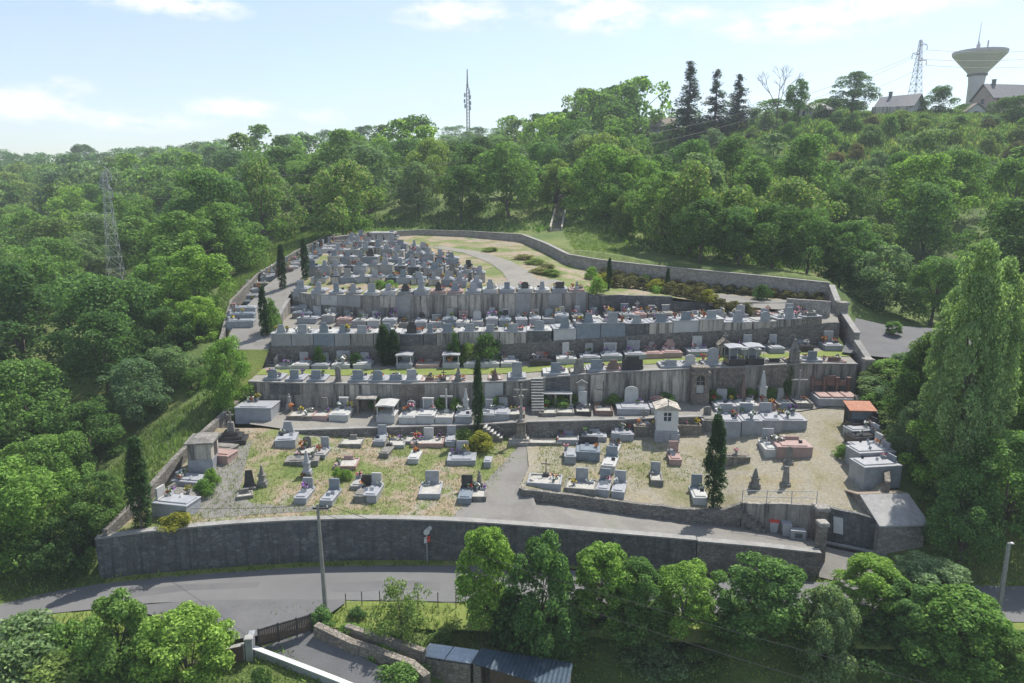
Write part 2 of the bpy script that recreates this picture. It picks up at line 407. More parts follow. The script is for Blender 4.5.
# top terrace climbs to the perimeter wall
K5 = .1012
def T5P(px, py, dz=0):
    d = ray(px, py)
    # plane z = 15.25 + K5*(Y-82.5)
    t = (15.25 - CAMZ + K5 * (-82.5) + dz) / (d.z - K5 * d.y)
    return Vector((0, 0, CAMZ)) + d * t
T5_front = dn(bk(L['W5'][1], .3), .05) + dn(bk(L['W5B'][1], .3), .1) + [P(740, 307, 13.9), P(832, 305, 14.0)]
strip('top_terrace', T5_front, [p for p in L['W6'][0]], 'dry_grass', 80, 24)
T5B = BVHTree.FromPolygons([Vector(v) for v in GROUND[-1][0]], GROUND[-1][1])
_plane = T5P
def T5P(px, py, dz=0):
    h = T5B.ray_cast(Vector((0, 0, CAMZ)), ray(px, py).normalized())
    return h[0] if h[0] is not None else _plane(px, py, dz)

# road, drive and verge
road_far = [(-260, 680), (-120, 634), (0, 604), (50, 592), (105, 583), (150, 577.5), (200, 573.5), (250, 570), (300, 566.5), (350, 564.5), (400, 564), (460, 564.5), (550, 569), (620, 573), (700, 577), (780, 581), (860, 583.5), (940, 585), (1024, 586), (1200, 590), (1500, 600)]
road_near = [(-200, 730), (-100, 655), (0, 622), (55, 613), (105, 608), (150, 603), (200, 601), (250, 600), (300, 599.5), (350, 600), (400, 600.5), (460, 602), (550, 606), (620, 610), (700, 614), (780, 617), (860, 619), (940, 620.5), (1024, 622), (1200, 626), (1500, 636)]
RF = [P(x, y, 0.0) for x, y in road_far]; RN = [P(x, y, 0.0) for x, y in road_near]
strip('road', RN, RF, 'asphalt', 90, 4, rough=0)
strip('verge', [p + Vector((0, -2.4, -.5)) for p in RN[1:20]], [p + Vector((0, .2, -.02)) for p in RN[1:20]], 'grass_mown', 80, 5, rough=.05)
strip('verge', [p + Vector((0, -.1, .004)) for p in RF[4:12]], [P(105, 579, .06)] + [p + Vector((0, .1, .05)) for p in L['W1'][0][1:]] + [L['W1C'][0][-1]], 'grass_mown', 80, 3, rough=.0)
for q_ in ([(130, 590), (190, 584), (260, 582), (258, 587), (190, 590), (132, 597)], [(330, 583), (400, 580), (440, 582), (440, 590), (400, 590), (332, 592)], [(560, 588), (640, 590), (720, 594), (720, 601), (640, 598), (560, 596)]):
    strip('road_patch', [P(x, y, .006) for x, y in q_[:2:-1]], [P(x, y, .006) for x, y in q_[:3]], 'asphalt_old', 12, 2, rough=0)
strip('lay_by', [P(178, 622, -.02), P(232, 640, -.1), P(312, 626, -.05), P(345, 603, .0)], [P(120, 606.5, .004), P(200, 600.2, .004), P(260, 599.3, .004), P(345, 599.2, .004)], 'asphalt_old', 24, 4, rough=0)

# paths on the slopes
def ribbon(name, pts, wid, mat, lift=.05):
    pts = resample(pts, 40)
    a, b = [], []
    for i, p in enumerate(pts):
        d = pts[min(i + 1, 40)] - pts[max(i - 1, 0)]; nrm = Vector((-d.y, d.x, 0)).normalized()
        wv = wid if isinstance(wid, (int, float)) else wid[0] + (wid[1] - wid[0]) * i / 40
        a.append(p + nrm * wv / 2 + Vector((0, 0, lift))); b.append(p - nrm * wv / 2 + Vector((0, 0, lift)))
    return strip(name, a, b, mat, 40, 3, rough=0)
strip('side_path', [P(222, 350, 10.9), P(238, 316, 13.0), P(262, 289, 14.9), P(296, 262, 17.0), P(330, 241, 19.25)], [P(268, 350, 10.9), P(278, 320, 12.6), P(288, 297, 14.3), P(312, 266, 16.9), P(348, 241, 19.3)], 'path', 30, 6, rough=0)
strip('gravel_track', [T1P(x, y) for x, y in [(226, 446), (212, 478), (190, 507), (205, 519), (260, 514), (330, 510.5)]], [T1P(x, y) for x, y in [(252, 441), (244, 470), (240, 492), (250, 503), (285, 506), (330, 507)]], 'path', 60, 14, rough=0)
o_ = bpy.data.objects['gravel_track']
for v in o_.data.vertices:
    h = T1B.ray_cast(Vector((v.co.x, v.co.y, 300)), Vector((0, 0, -1)))
    if h[0] is not None: v.co.z = h[0].z + .02
strip('grass_bank', [P(214, 378, 8.3), P(236, 404, 6.6), P(252, 398, 6.8)], [P(221, 349, 10.95), P(245, 349.5, 10.95), P(269, 349.5, 10.95)], 'grass_mown', 16, 8, rough=.08)
ribbon('grass_path', [T5P(x, y) for x, y in [(436, 247), (470, 252), (500, 262), (516, 272), (524, 282), (528, 291)]], (1.9, 4.2), 'gravel', .12)
o_ = bpy.data.objects['grass_path']
for v in o_.data.vertices:
    h = T5B.ray_cast(Vector((v.co.x, v.co.y, 300)), Vector((0, 0, -1)))
    if h[0] is not None: v.co.z = h[0].z + .045
strip('gravel_area', [T5P(x, y) + Vector((0, 0, .08)) for x, y in [(482, 290), (530, 289.5), (586, 289)]], [T5P(x, y) + Vector((0, 0, .08)) for x, y in [(496, 284), (520, 280), (556, 280)]], 'gravel', 20, 5, rough=0)
strip('columbarium_path', [P(562, 291, 15.2), P(640, 292, 14.7), P(700, 302, 14.0), P(770, 309, 13.9), P(826, 311, 13.9)], [P(562, 275, 15.9), P(640, 284.5, 15.0), P(700, 292, 14.55), P(770, 299, 14.2), P(826, 304, 14.05)], 'path', 30, 4, rough=0)
strip('upper_lane', [P(842, 352, 10.7), P(880, 357, 10.5), P(960, 362, 10.3), P(1100, 380, 9.5)], [P(856, 318, 12.5), P(886, 325, 12.0), P(960, 330, 11.5), P(1100, 340, 11)], 'asphalt_old', 24, 6, rough=0)
strip('lawn_strip', [p.lerp(q, .36) + Vector((0, 0, .035)) for p, q in zip(resample(dn(L['W3'][1], .06), 30), resample(L['W4'][0], 30))], [p.lerp(q, .66) + Vector((0, 0, .035)) for p, q in zip(resample(dn(L['W3'][1], .06), 30), resample(L['W4'][0], 30))], 'grass_mown', 60, 3, rough=0)
strip('gate_apron', [P(819, 577, .03), P(850, 584, .03), P(905, 584.5, .03)], [P(818, 545, 1.05), P(850, 552, .75), P(893, 558, .35)], 'path', 12, 5, rough=0)
strip('private_drive', [P(330, 683, -1.3), P(262, 657, -1.0), P(256, 649, -.7)][::-1] + [P(360, 694, -1.4)], [P(312, 630, -.25), P(330, 640, -.4), P(372, 662, -.8), P(430, 690, -1.2)], 'asphalt_old', 20, 6, rough=0)
# ---- open terrain around it: thin-plate surface through surveyed spots
spots = [P(*a) for a in [
    (100, 581, -.15), (60, 560, .8), (0, 560, 1.0), (110, 512, 3.2), (140, 480, 4.0), (180, 435, 5.6), (215, 400, 7.2), (100, 470, 2.6), (60, 500, 1.6), (0, 500, .6), (150, 420, 5.2),
    (236, 372, 8.6), (225, 345, 10.6), (228, 330, 11.2), (240, 290, 14.2), (285, 262, 16.6), (332, 236, 19.2), (215, 300, 13.0), (240, 260, 16.0),
    (370, 229, 20.0), (420, 227, 20.2), (521, 231, 20.0), (567, 251, 18.6), (640, 260, 17.8), (760, 271, 16.8), (828, 279, 16.2), (850, 300, 13.2),
    (845, 320, 12.2), (870, 345, 10.9), (900, 340, 10.6), (900, 352, 10.4), (950, 340, 10.6), (875, 375, 9.2), (895, 400, 7.8), (905, 440, 5.8), (915, 480, 4.2), (925, 545, 1.2), (960, 520, 2.4), (1020, 530, 2.2), (940, 577, .1), (1024, 579, .1),
    (1024, 450, 6.5), (1100, 480, 6), (1200, 560, 2),
    (580, 225, 21.2), (620, 245, 20.2), (560, 205, 24.0)]]
spots += [Vector(a) for a in [
    (-60, 90, 8), (-75, 130, 10), (-95, 170, 12), (-45, 115, 14.5), (-40, 140, 19), (-60, 60, 1.5), (-60, 45, -.5), (-90, 60, -1), (-130, 120, 3), (-170, 180, 8), (-230, 240, 18), (-110, 230, 22), (-60, 190, 27),
    (-30, 160, 25), (0, 150, 24.5), (0, 200, 31), (-40, 240, 36), (-100, 320, 36), (-220, 380, 34), (-320, 420, 36), (-60, 350, 45), (0, 400, 54), (0, 300, 44), (-20, 425, 57), (40, 420, 55), (-300, 300, 22), (-320, 150, 2),
    (35, 130, 23), (60, 125, 21.5), (50, 160, 30), (80, 170, 34), (60, 210, 43), (40, 260, 47), (90, 110, 19), (110, 140, 26), (130, 180, 38), (100, 210, 47), (125, 235, 51), (160, 250, 53), (190, 250, 54), (160, 200, 44), (100, 250, 51), (60, 260, 49), (60, 300, 51), (150, 300, 53), (220, 300, 54), (200, 200, 42),
    (75, 85, 11), (100, 85, 13), (140, 120, 22), (70, 65, 7), (100, 60, 7), (150, 90, 15), (200, 130, 24),
    (-10, 600, 56), (150, 600, 54), (300, 600, 52), (-200, 600, 46), (-400, 600, 48), (-450, 400, 40), (-450, 200, 14), (350, 300, 52), (300, 200, 42), (350, 100, 24), (150, 45, 2), (250, 40, 6), (-450, 40, 0), (-450, 5, -2),
    (-200, 40, -1.5), (0, 5, -5), (-100, 5, -4), (100, 5, -5), (300, 5, -4), (-80, 30, -2)]]
spots += [p - Vector((0, 0, .12)) for p in RN[3:19]] + [p - Vector((0, 0, .12)) for p in RF[1:20]]
spots += [P(*a) for a in [(30, 640, -.5), (80, 660, -1.2), (150, 650, -.9), (200, 660, -1.1), (240, 670, -1.2), (350, 610, -.1), (440, 615, -.3), (400, 640, -.6), (330, 640, -.4), (450, 650, -1.6), (560, 640, -2.0), (640, 640, -2.2), (580, 670, -3.0), (700, 660, -2.7), (800, 660, -2.6), (900, 670, -2.6), (1000, 640, -1.0), (700, 625, -1.0), (800, 630, -1.2), (900, 632, -1.2), (620, 620, -.9), (990, 626, -.3)]]
# under the cemetery the ground stays below the terraces
under = [(T1_front[k], .9) for k in (1, 4, 7)] + [(p, .8) for p in L['W2'][0][::3]] + [(p, 1.2) for p in L['W3'][0][::3]] + [(p, 1.2) for p in L['W4'][0][::3]] + [(p, 1.2) for p in L['W5'][0][::3]]
spots += [p - Vector((0, 0, d)) for p, d in under]
SX = np.array([(p.x, p.y) for p in spots]) / 100.0; SZ = np.array([p.z for p in spots])
def tps(a, b):
    r2 = ((a[:, None, :] - b[None, :, :]) ** 2).sum(-1)
    return np.where(r2 > 1e-12, .5 * r2 * np.log(np.maximum(r2, 1e-12)), 0)
n_ = len(SX)
A = np.zeros((n_ + 3, n_ + 3)); A[:n_, :n_] = tps(SX, SX) + np.eye(n_) * 2e-4
A[:n_, n_] = 1; A[:n_, n_ + 1:] = SX; A[n_, :n_] = 1; A[n_ + 1:, :n_] = SX.T
sol = np.linalg.solve(A, np.concatenate([SZ, np.zeros(3)]))
def tz_many(xy):
    q = np.asarray(xy, float) / 100.0
    return tps(q, SX) @ sol[:n_] + sol[n_] + q @ sol[n_ + 1:]
def inside(poly, x, y):
    c = False
    for (x0, y0), (x1, y1) in zip(poly, poly[1:] + poly[:1]):
        if (y0 > y) != (y1 > y) and x < (x1 - x0) * (y - y0) / (y1 - y0) + x0: c = not c
    return c
CEM = [(p.x, p.y) for p in (L['W1'][0] + L['W1C'][0] + [P(826, 560, .3), P(880, 552, .5)] + EDGE_R + [P(857, 380, 8), P(850, 345, 10.6), P(836, 318, 13), P(828, 300, 14)] + L['W6'][0][::-1][1:] + [P(290, 266, 16.3), P(262, 290, 14.6), P(236, 300, 13.6), P(224, 342, 11.0), P(262, 362, 9.2), P(248, 398, 6.8)] + EDGE_L[::-1])]
xs = np.concatenate([np.arange(-480, -90, 8), np.arange(-90, 110, 1.6), np.arange(110, 400, 8)])
ys = np.concatenate([np.arange(4, 24, 4), np.arange(24, 130, 1.6), np.arange(130, 300, 5), np.arange(300, 700, 12)])
gx, gy = np.meshgrid(xs, ys)
gz = tz_many(np.stack([gx.ravel(), gy.ravel()], 1)).reshape(gx.shape)
nz = np.random.RandomState(3).uniform(-.07, .07, gz.shape); gz = gz + nz
for j in range(gz.shape[0]):
    if not 40 < ys[j] < 135: continue
    for i in range(gz.shape[1]):
        if -60 < xs[i] < 60 and inside(CEM, xs[i], ys[j]): gz[j, i] -= 2.6
SB = BVHTree.FromPolygons([Vector(v) for v in sum([g[0] for g in GROUND], [])], [tuple(i + k for i in q) for k, g in zip(np.cumsum([0] + [len(g[0]) for g in GROUND[:-1]]).tolist(), GROUND) for q in g[1]])
for j in range(gz.shape[0]):
    if not 28 < ys[j] < 135: continue
    for i in range(gz.shape[1]):
        if not -75 < xs[i] < 110: continue
        for ox, oy in ((0, 0), (1.3, 0), (-1.3, 0), (0, 1.3), (0, -1.3)):
            h = SB.ray_cast(Vector((xs[i] + ox, ys[j] + oy, 300)), Vector((0, 0, -1)))
            if h[0] is not None: gz[j, i] = min(gz[j, i], h[0].z - .07)
tv = [(float(gx[j, i]), float(gy[j, i]), float(gz[j, i])) for j in range(len(ys)) for i in range(len(xs))]
nxg = len(xs)
tf = [(j * nxg + i, j * nxg + i + 1, (j + 1) * nxg + i + 1, (j + 1) * nxg + i) for j in range(len(ys) - 1) for i in range(nxg - 1)]
# thinner grass, bare patches and rough herbage
m, ntm, bs = nodes('terrain'); p_ = pos(ntm)
c1 = ramp(ntm, noise(ntm, p_, .09, 5, .62), [(.3, (.055, .1, .022)), (.5, (.1, .15, .035)), (.62, (.15, .18, .05)), (.75, (.22, .205, .085))])
c1 = mixc(ntm, .5, c1, ramp(ntm, noise(ntm, p_, 2.2, 5, .7), [(.3, (.45, .5, .4)), (.7, (1.4, 1.35, 1.3))]), 'MULTIPLY')
ntm.links.new(c1, bs.inputs['Base Color']); bs.inputs['Roughness'].default_value = .95
bump(ntm, bs, noise(ntm, p_, 3.0, 6, .7), .9, .25); M['terrain'] = m
me = bpy.data.meshes.new('terrain'); me.from_pydata(tv, [], tf); me.materials.append(m)
me.polygons.foreach_set('use_smooth', [True] * len(tf))
tag(link('terrain', me), kind='structure')
GROUND.append((tv, tf))

# everything walkable, for setting things down where they stand
gv, gf = [], []
for vs, fs in GROUND:
    k = len(gv); gv += vs; gf += [tuple(i + k for i in q) for q in fs]
BV = BVHTree.FromPolygons([Vector(v) for v in gv], gf)
TB = BVHTree.FromPolygons([Vector(v) for v in tv], tf)
def G(px, py):
    h = BV.ray_cast(Vector((0, 0, CAMZ)), ray(px, py).normalized())
    return h[0] if h[0] is not None else P(px, py, 0)
def drop(x, y):
    h = BV.ray_cast(Vector((x, y, 300)), Vector((0, 0, -1)))
    return h[0].z if h[0] is not None else 0.0
def col(px, Y):
    """ground point at distance Y under column px"""
    z = 10.0
    for _ in range(6):
        zc = Y * CP - (z - CAMZ) * SP; x = (px - 512) / F * zc
        z = drop(x, Y)
    return Vector((x, Y, z))

# ---------------------------------------------------------------- the walls
wall('retaining_wall', W1, 'stone_dark', .5, 'tall dark stone retaining wall curving along the road below the graves')
wall('retaining_wall', W1C, 'stone_wall', .5, 'rough lighter stone wall between the dark road wall and the gate pillar')
wall('garden_wall', W1B, 'stone_wall', .4, 'low dry stone wall with rounded end beside the gravel drive', coping=None)
wall('retaining_wall', W1D, 'render_grey', .35, 'stained plaster wall with railing on top behind the bins', coping=None)
wall('retaining_wall', W1E, 'stone_dark', .35, 'dark wall carrying a white notice board beside the gate pillar', coping=None)
wall('retaining_wall', W2, 'stone_wall', .35, 'long low stone wall behind the lower graves and the calvary')
wall('retaining_wall', W3, 'render_grey', .5, 'long stained grey wall with headstones along its top above the gravel path')
wall('retaining_wall', W4, 'stone_wall', .5, 'grey stone wall above the lawn strip carrying the row of vault tombs', coping=None)
wall('retaining_wall', W5, 'render_grey', .5, 'upper pale concrete wall streaked with rain stains below the packed tombs', coping='coping')
wall('retaining_wall', W5B, 'stone_dark', .4, 'dark wall under the clipped bushes beside the pale concrete wall', coping=None)
wall('perimeter_wall', W6, 'stone_pale', .5, 'pale stone perimeter wall bending around the top of the cemetery', coping='coping')
zz = lambda pts: ([p for p, h in pts], [p + Vector((0, 0, h)) for p, h in pts])
wall('boundary_wall', None, 'stone_pale', .5, 'wall running downhill from the corner of the pale perimeter wall', feet_tops=zz([(P(828, 301, 14), 2.0), (P(834, 318, 12.9), 2.0)]), back=1)
wall('boundary_wall', None, 'stone_pale', .5, 'stepped side wall with pale coping beside the upper lane, higher section', feet_tops=zz([(P(836, 324, 12.2), 2.0), (P(853, 352, 10.4), 2.1)]), back=1)
wall('boundary_wall', None, 'stone_pale', .5, 'stepped side wall with pale coping beside the upper lane, lower section', feet_tops=zz([(P(853, 354, 10.4), 1.5), (P(866, 372, 9.2), 1.3)]), back=1)
wall('boundary_wall', None, 'stone_wall', .4, 'low mossy wall along the meadow beside the big cypress', feet_tops=zz([(p, .75) for p in EDGE_L]), back=1, coping=None)
wall('boundary_wall', None, 'stone_wall', .35, 'low wall along the grass slope beside the side path of tombs', feet_tops=zz([(P(223, 346, 10.9), .7), (P(233, 306, 13.4), .7), (P(260, 278, 15.4), .7), (P(300, 254, 17.6), .7), (P(332, 238, 19.3), .7)]), back=1, coping=None)
wall('boundary_wall', None, 'stone_warm', .4, 'wall under the trees behind the pale granite tombs', feet_tops=zz([(p, .9) for p in [EDGE_R[1].lerp(EDGE_R[0], .05)] + EDGE_R[2:]]), back=-1, coping=None)

ep = [P(266, 352, 10.7), P(278, 320, 12.6), P(290, 299, 14.3)]
wall('retaining_wall', None, 'render_grey', .3, 'stained wall holding up the side path beside the streaked pale wall', feet_tops=([p - Vector((0, 0, 2.6)) for p in ep], [p + Vector((0, 0, .12)) for p in ep]), back=1)
# ---------------------------------------------------------------- tombs
ORD = 'first second third fourth fifth sixth seventh eighth ninth tenth eleventh twelfth thirteenth fourteenth fifteenth sixteenth seventeenth eighteenth nineteenth twentieth'.split()
ADJ = dict(granite_light='pale granite', granite_grey='grey granite', granite_blue='blue-grey granite', granite_black='black granite', granite_rose='pink granite', granite_brown='brown granite', marble_white='white marble', concrete='concrete', stone_old='weathered stone', render_pale='pale rendered', render_grey='stained grey', stone_warm='brown stone')
HSW = dict(rect='square headstone', arch='rounded headstone', step='stepped headstone', trap='tapered headstone', cross='stone cross', iron='iron cross', obelisk='pointed obelisk', low='low headstone', wide='wide headstone', frame='framed headstone', none='no headstone', statue='small statue')
TOMBS = []
def hs_outline(st, w, h):
    a = w / 2
    if st == 'arch':
        return [(-a, 0), (a, 0), (a, h * .72)] + [(a * math.cos(t), h * .72 + h * .28 * math.sin(t)) for t in [R(x) for x in (22, 45, 67, 90, 113, 135, 158)]] + [(-a, h * .72)]
    if st == 'step':
        return [(-a, 0), (a, 0), (a, h * .6), (a * .62, h * .72), (a * .62, h), (-a * .62, h), (-a * .62, h * .72), (-a, h * .6)]
    if st == 'trap':
        return [(-a, 0), (a, 0), (a * .62, h), (-a * .62, h)]
    return [(-a, 0), (a, 0), (a, h * .95), (a * .93, h), (-a * .93, h), (-a, h * .95)]
def cross_mb(mb, h, t, y, z0, mi=0):
    mb.box(-t / 2, t / 2, y - t / 2, y + t / 2, z0, z0 + h, mi)
    mb.box(-h * .3, -t / 2 - .002, y - t / 2 + .004, y + t / 2 - .004, z0 + h * .6, z0 + h * .6 + t, mi)
    mb.box(t / 2 + .002, h * .3, y - t / 2 + .004, y + t / 2 - .004, z0 + h * .6, z0 + h * .6 + t, mi)
FLOWERS = {}
def flower_proto(key, cols, leaf=True):
    """a terracotta or grey pot with a bunch of many small petals"""
    ms = []
    for i, c_ in enumerate(cols):
        k = f'petal_{key}_{i}'
        if k not in M: mottled(k, [(.3, tuple(v * .85 for v in c_)), (.7, c_)], 8, .7, 20, .2, None, 0)
        ms.append(M[k])
    r = random.Random(sum(map(ord, key)))
    t = MB()
    n = 34
    for i in range(n):
        a = r.uniform(0, 6.28); e = math.asin(r.uniform(-.1, 1)); rad = r.uniform(.13, .24)
        c_ = Vector((math.cos(a) * math.cos(e) * rad, math.sin(a) * math.cos(e) * rad, .3 + math.sin(e) * rad))
        s = r.uniform(.05, .09)
        n1 = Vector((r.uniform(-1, 1), r.uniform(-1, 1), r.uniform(.2, 1.4))).normalized()
        e1 = n1.cross(Vector((r.random(), r.random(), .1))).normalized() * s; e2 = n1.cross(e1)
        t.add([c_ - e1 - e2 * .6, c_ + e1 - e2 * .6, c_ + e1 * .7 + e2, c_ - e1 * .7 + e2], [(0, 1, 2, 3)], i % len(ms))
    me_f = t.build('flowers', ms)
    p = MB(); p.lathe([(.085, 0), (.125, .2), (.14, .2), (.14, .24), (.11, .24), (.1, .2)], 8)
    me_p = p.build('pot', M['tile_red' if key in 'red orange' else 'granite_grey'])
    a, b = me_p.data, me_f.data
    bpy.data.objects.remove(me_p); bpy.data.objects.remove(me_f)
    return a, b
GRN = (.06, .12, .03)
for key, cols in dict(red=[(.5, .04, .04), GRN], pink=[(.62, .25, .33), GRN], white=[(.75, .74, .7), GRN], yellow=[(.65, .48, .06), GRN], orange=[(.62, .2, .04), GRN], violet=[(.3, .13, .42), GRN], green=[GRN, (.09, .16, .04)]).items():
    FLOWERS[key] = flower_proto(key, cols)
def grave(loc, rz, kind='slab', w=1.1, l=2.2, h=.3, m='granite_light', hs='rect', hh=.8, hw=.75, hm=None, name='grave', where='', noun=None, group=None, pots=1, top=None, label=None, gap=0, plaques=1):
    """head at local +y; every grave has its own plinth, slab or bed, headstone and plaques"""
    hm = hm or m
    g = empty(name, loc, rz)
    cat = {'grave': 'grave', 'vault_tomb': 'tomb'}.get(name, 'tomb')
    noun = noun or {'slab': 'slab grave', 'bed': 'planted grave', 'vault': 'vault tomb', 'stele': 'old grave', 'shelter': 'canopy tomb'}[kind]
    def short(t):
        if len(t.replace(',', ' ').split()) > 16: t = t.replace(' granite', '')
        if len(t.replace(',', ' ').split()) > 16: t = t.replace(' slab grave', ' grave').replace(' vault tomb', ' vault').replace(' planted grave', ' bed')
        if len(t.replace(',', ' ').split()) > 16 and hm != m: t = t.replace('with ' + ADJ[hm].replace(' granite', '') + ' ', 'with ')
        if len(t.replace(',', ' ').split()) > 16: t = t.replace(' the ', ' ', 1)
        return t
    lab = label or f"{ADJ[m]} {noun} with {ADJ[hm] + ' ' if hm != m else ''}{HSW[hs]}{', ' + where if where else ''}"
    tag(g, short(lab), cat, group)
    y0, y1 = -l / 2, l / 2
    b = MB()
    if kind in ('slab', 'vault', 'shelter'):
        b.box(-w / 2, w / 2, y0, y1, -.5, h)
        b.build('plinth', M[m if kind != 'vault' else (top or m)], g)
        s = MB(); s.slab(-w / 2 - .04, w / 2 + .04, y0 - .05, y1 + .04, h + .003, h + .11, .03)
        s.slab(-w * .36, w * .36, y0 + .12, y1 - .45, h + .113, h + .2, .03)
        s.build('ledger_slab', M[m], g)
        zt = h + .11; zs = h + .2
    elif kind == 'bed':
        t = .13
        b.box(-w / 2, w / 2, y0, y0 + t, -.4, h).box(-w / 2, w / 2, y1 - t, y1, -.4, h)
        b.box(-w / 2, -w / 2 + t, y0 + t, y1 - t, -.4, h - .004).box(w / 2 - t, w / 2, y0 + t, y1 - t, -.4, h - .004)
        b.build('kerb', M[m], g)
        q = MB(); q.box(-w / 2 + t, w / 2 - t, y0 + t, y1 - t, -.3, h * .62); q.build('grave_bed', M[top or 'chippings'], g)
        zt = h * .62; zs = zt
    else:
        b.slab(-w / 2, w / 2, y1 - .5, y1 + .1, -.4, h, .04); b.build('plinth', M[m], g); zt = h; zs = .02
    yh = y1 - .22
    if hs in ('rect', 'arch', 'step', 'trap', 'low', 'wide'):
        d = MB()
        hh_ = hh * (.5 if hs == 'low' else 1)
        d.slab(-hw / 2 - .07, hw / 2 + .07, yh - .16, yh + .16, zt, zt + .12, .02)
        d.prism([(x, z + zt + .118) for x, z in hs_outline(hs, hw, hh_)], yh - .075, yh + .075)
        o = d.build('headstone', M[hm], g)
    elif hs == 'frame':
        d = MB(); a = hw / 2
        d.box(-a, -a + .12, yh - .12, yh + .12, zt, zt + hh).box(a - .12, a, yh - .12, yh + .12, zt, zt + hh).box(-a - .05, a + .05, yh - .15, yh + .15, zt + hh + .002, zt + hh + .12)
        o = d.build('headstone', M[hm], g)
        d = MB(); d.box(-a + .12, a - .12, yh - .04, yh + .04, zt, zt + hh - .003); d.build('inscription_panel', M['granite_grey' if hm != 'granite_grey' else 'granite_black'], o)
    elif hs in ('cross', 'iron'):
        d = MB(); d.slab(-.24, .24, yh - .2, yh + .2, zt, zt + .3, .04)
        cross_mb(d, hh, .13 if hs == 'cross' else .07, yh, zt + .298)
        o = d.build('cross', M['iron' if hs == 'iron' else hm], g)
    elif hs == 'obelisk':
        d = MB(); d.slab(-hw / 2 - .1, hw / 2 + .1, yh - hw / 2 - .1, yh + hw / 2 + .1, zt, zt + .28, .05)
        d.box(-hw / 2, hw / 2, yh - hw / 2, yh + hw / 2, zt + .278, zt + hh * .42, taper=.02)
        d.box(-hw / 2 - .05, hw / 2 + .05, yh - hw / 2 - .05, yh + hw / 2 + .05, zt + hh * .42 + .002, zt + hh * .5)
        d.box(-hw / 2 + .05, hw / 2 - .05, yh - hw / 2 + .05, yh + hw / 2 - .05, zt + hh * .5 + .002, zt + hh, taper=hw * .3)
        o = d.build('obelisk', M[hm], g)
    elif hs == 'statue':
        d = MB(); d.slab(-.26, .26, yh - .22, yh + .22, zt, zt + .5, .05)
        d.lathe([(.17, zt + .5), (.2, zt + .62), (.14, zt + .95), (.17, zt + 1.12), (.07, zt + 1.22), (.09, zt + 1.32), (.05, zt + 1.42), (.005, zt + 1.44)], 8, (0, yh))
        o = d.build('statue', M[hm], g)
    if kind == 'shelter':
        d = MB(); a = w / 2 - .1
        for sx in (-a, a):
            for sy in (y0 + .1, y1 - .1):
                d = MB(); d.box(sx - .05, sx + .05, sy - .05, sy + .05, h + .11, h + .95); d.build('post', M['marble_white'], g)
        d = MB(); d.prism([(-a - .16, h + .953), (a + .16, h + .953), (a + .16, h + 1.03), (0, h + 1.12), (-a - .16, h + 1.03)], y0 - .1, y1 + .1); d.build('canopy', M[hm], g)
    if plaques and kind in ('slab', 'vault') and l > 1.2:
        for k in range(rnd.choice((0, 1, 2, 2, 3))):
            d = MB(); x = rnd.uniform(-w * .28, w * .28); y = rnd.uniform(y0 + .3, y1 - .8)
            d.add([(x - .16, y, zs), (x + .16, y, zs), (x + .16, y + .02, zs), (x - .16, y + .02, zs), (x - .16, y + .1, zs + .24), (x + .16, y + .1, zs + .24), (x + .16, y + .13, zs + .23), (x - .16, y + .13, zs + .23)], [(0, 1, 5, 4), (1, 2, 6, 5), (2, 3, 7, 6), (3, 0, 4, 7), (4, 5, 6, 7), (0, 3, 2, 1)])
            d.build('plaque', M[rnd.choice(('marble_white', 'granite_black', 'granite_light'))], g)
    if kind in ('slab', 'vault', 'bed') and w > .9 and l > 1.6 and rnd.random() < .75:
        jx = rnd.choice((-1, 1)) * w * .27; jy = yh - .38; d = MB()
        jw = min(.3, w * .2); d.box(jx - jw, jx + jw, jy - .1, jy + .1, zs - .02, zs + .18, taper=-.02)
        for _ in range(16):
            c_ = Vector((jx + rnd.uniform(-jw, jw), jy + rnd.uniform(-.12, .12), zs + rnd.uniform(.2, .42))); n1 = Vector((rnd.uniform(-1, 1), rnd.uniform(-1, 1), rnd.uniform(.2, 1))).normalized()
            e1 = n1.cross(Vector((rnd.random(), rnd.random(), .1))).normalized() * rnd.uniform(.05, .1); e2 = n1.cross(e1)
            d.add([c_ - e1 - e2 * .6, c_ + e1 - e2 * .6, c_ + e1 * .7 + e2, c_ - e1 * .7 + e2], [(0, 1, 2, 3)], rnd.choice((1, 1, 2)))
        d.build('jardiniere', [M[rnd.choice(('granite_grey', 'marble_white', 'stone_old'))], M['petal_%s_0' % rnd.choice(('red', 'pink', 'white', 'white', 'yellow', 'orange', 'violet'))], M['petal_red_1']], g)
    TOMBS.append((g, w, l, zt, zs, where or 'tombs', pots))
    return g
NPOT = 0
def pot(loc, key, s, where):
    global NPOT
    NPOT += 1
    e = empty('flower_pot', loc, rnd.uniform(0, 6)); e.scale = (s, s, s)
    tag(e, f'pot of {key + " flowers" if key != "green" else "green leaves"} set on the {where}', 'flower pot', 'flower pots standing on the tombs')
    link('pot', FLOWERS[key][0], e); link('flowers', FLOWERS[key][1], e)
def row_label(items, i, start, end, what):
    n = len(items)
    return f"{ORD[i]} from the {start} {what}" if i < (n + 1) // 2 else f"{ORD[n - 1 - i]} from the {end} {what}"
def pick(r, opts): return r.choices([o for o, _ in opts], [k for _, k in opts])[0]
STONES = [('granite_light', 5), ('granite_grey', 4), ('granite_blue', 4), ('marble_white', 3), ('concrete', 3), ('granite_black', 1), ('granite_rose', 1.3), ('granite_brown', .6), ('stone_old', 2)]

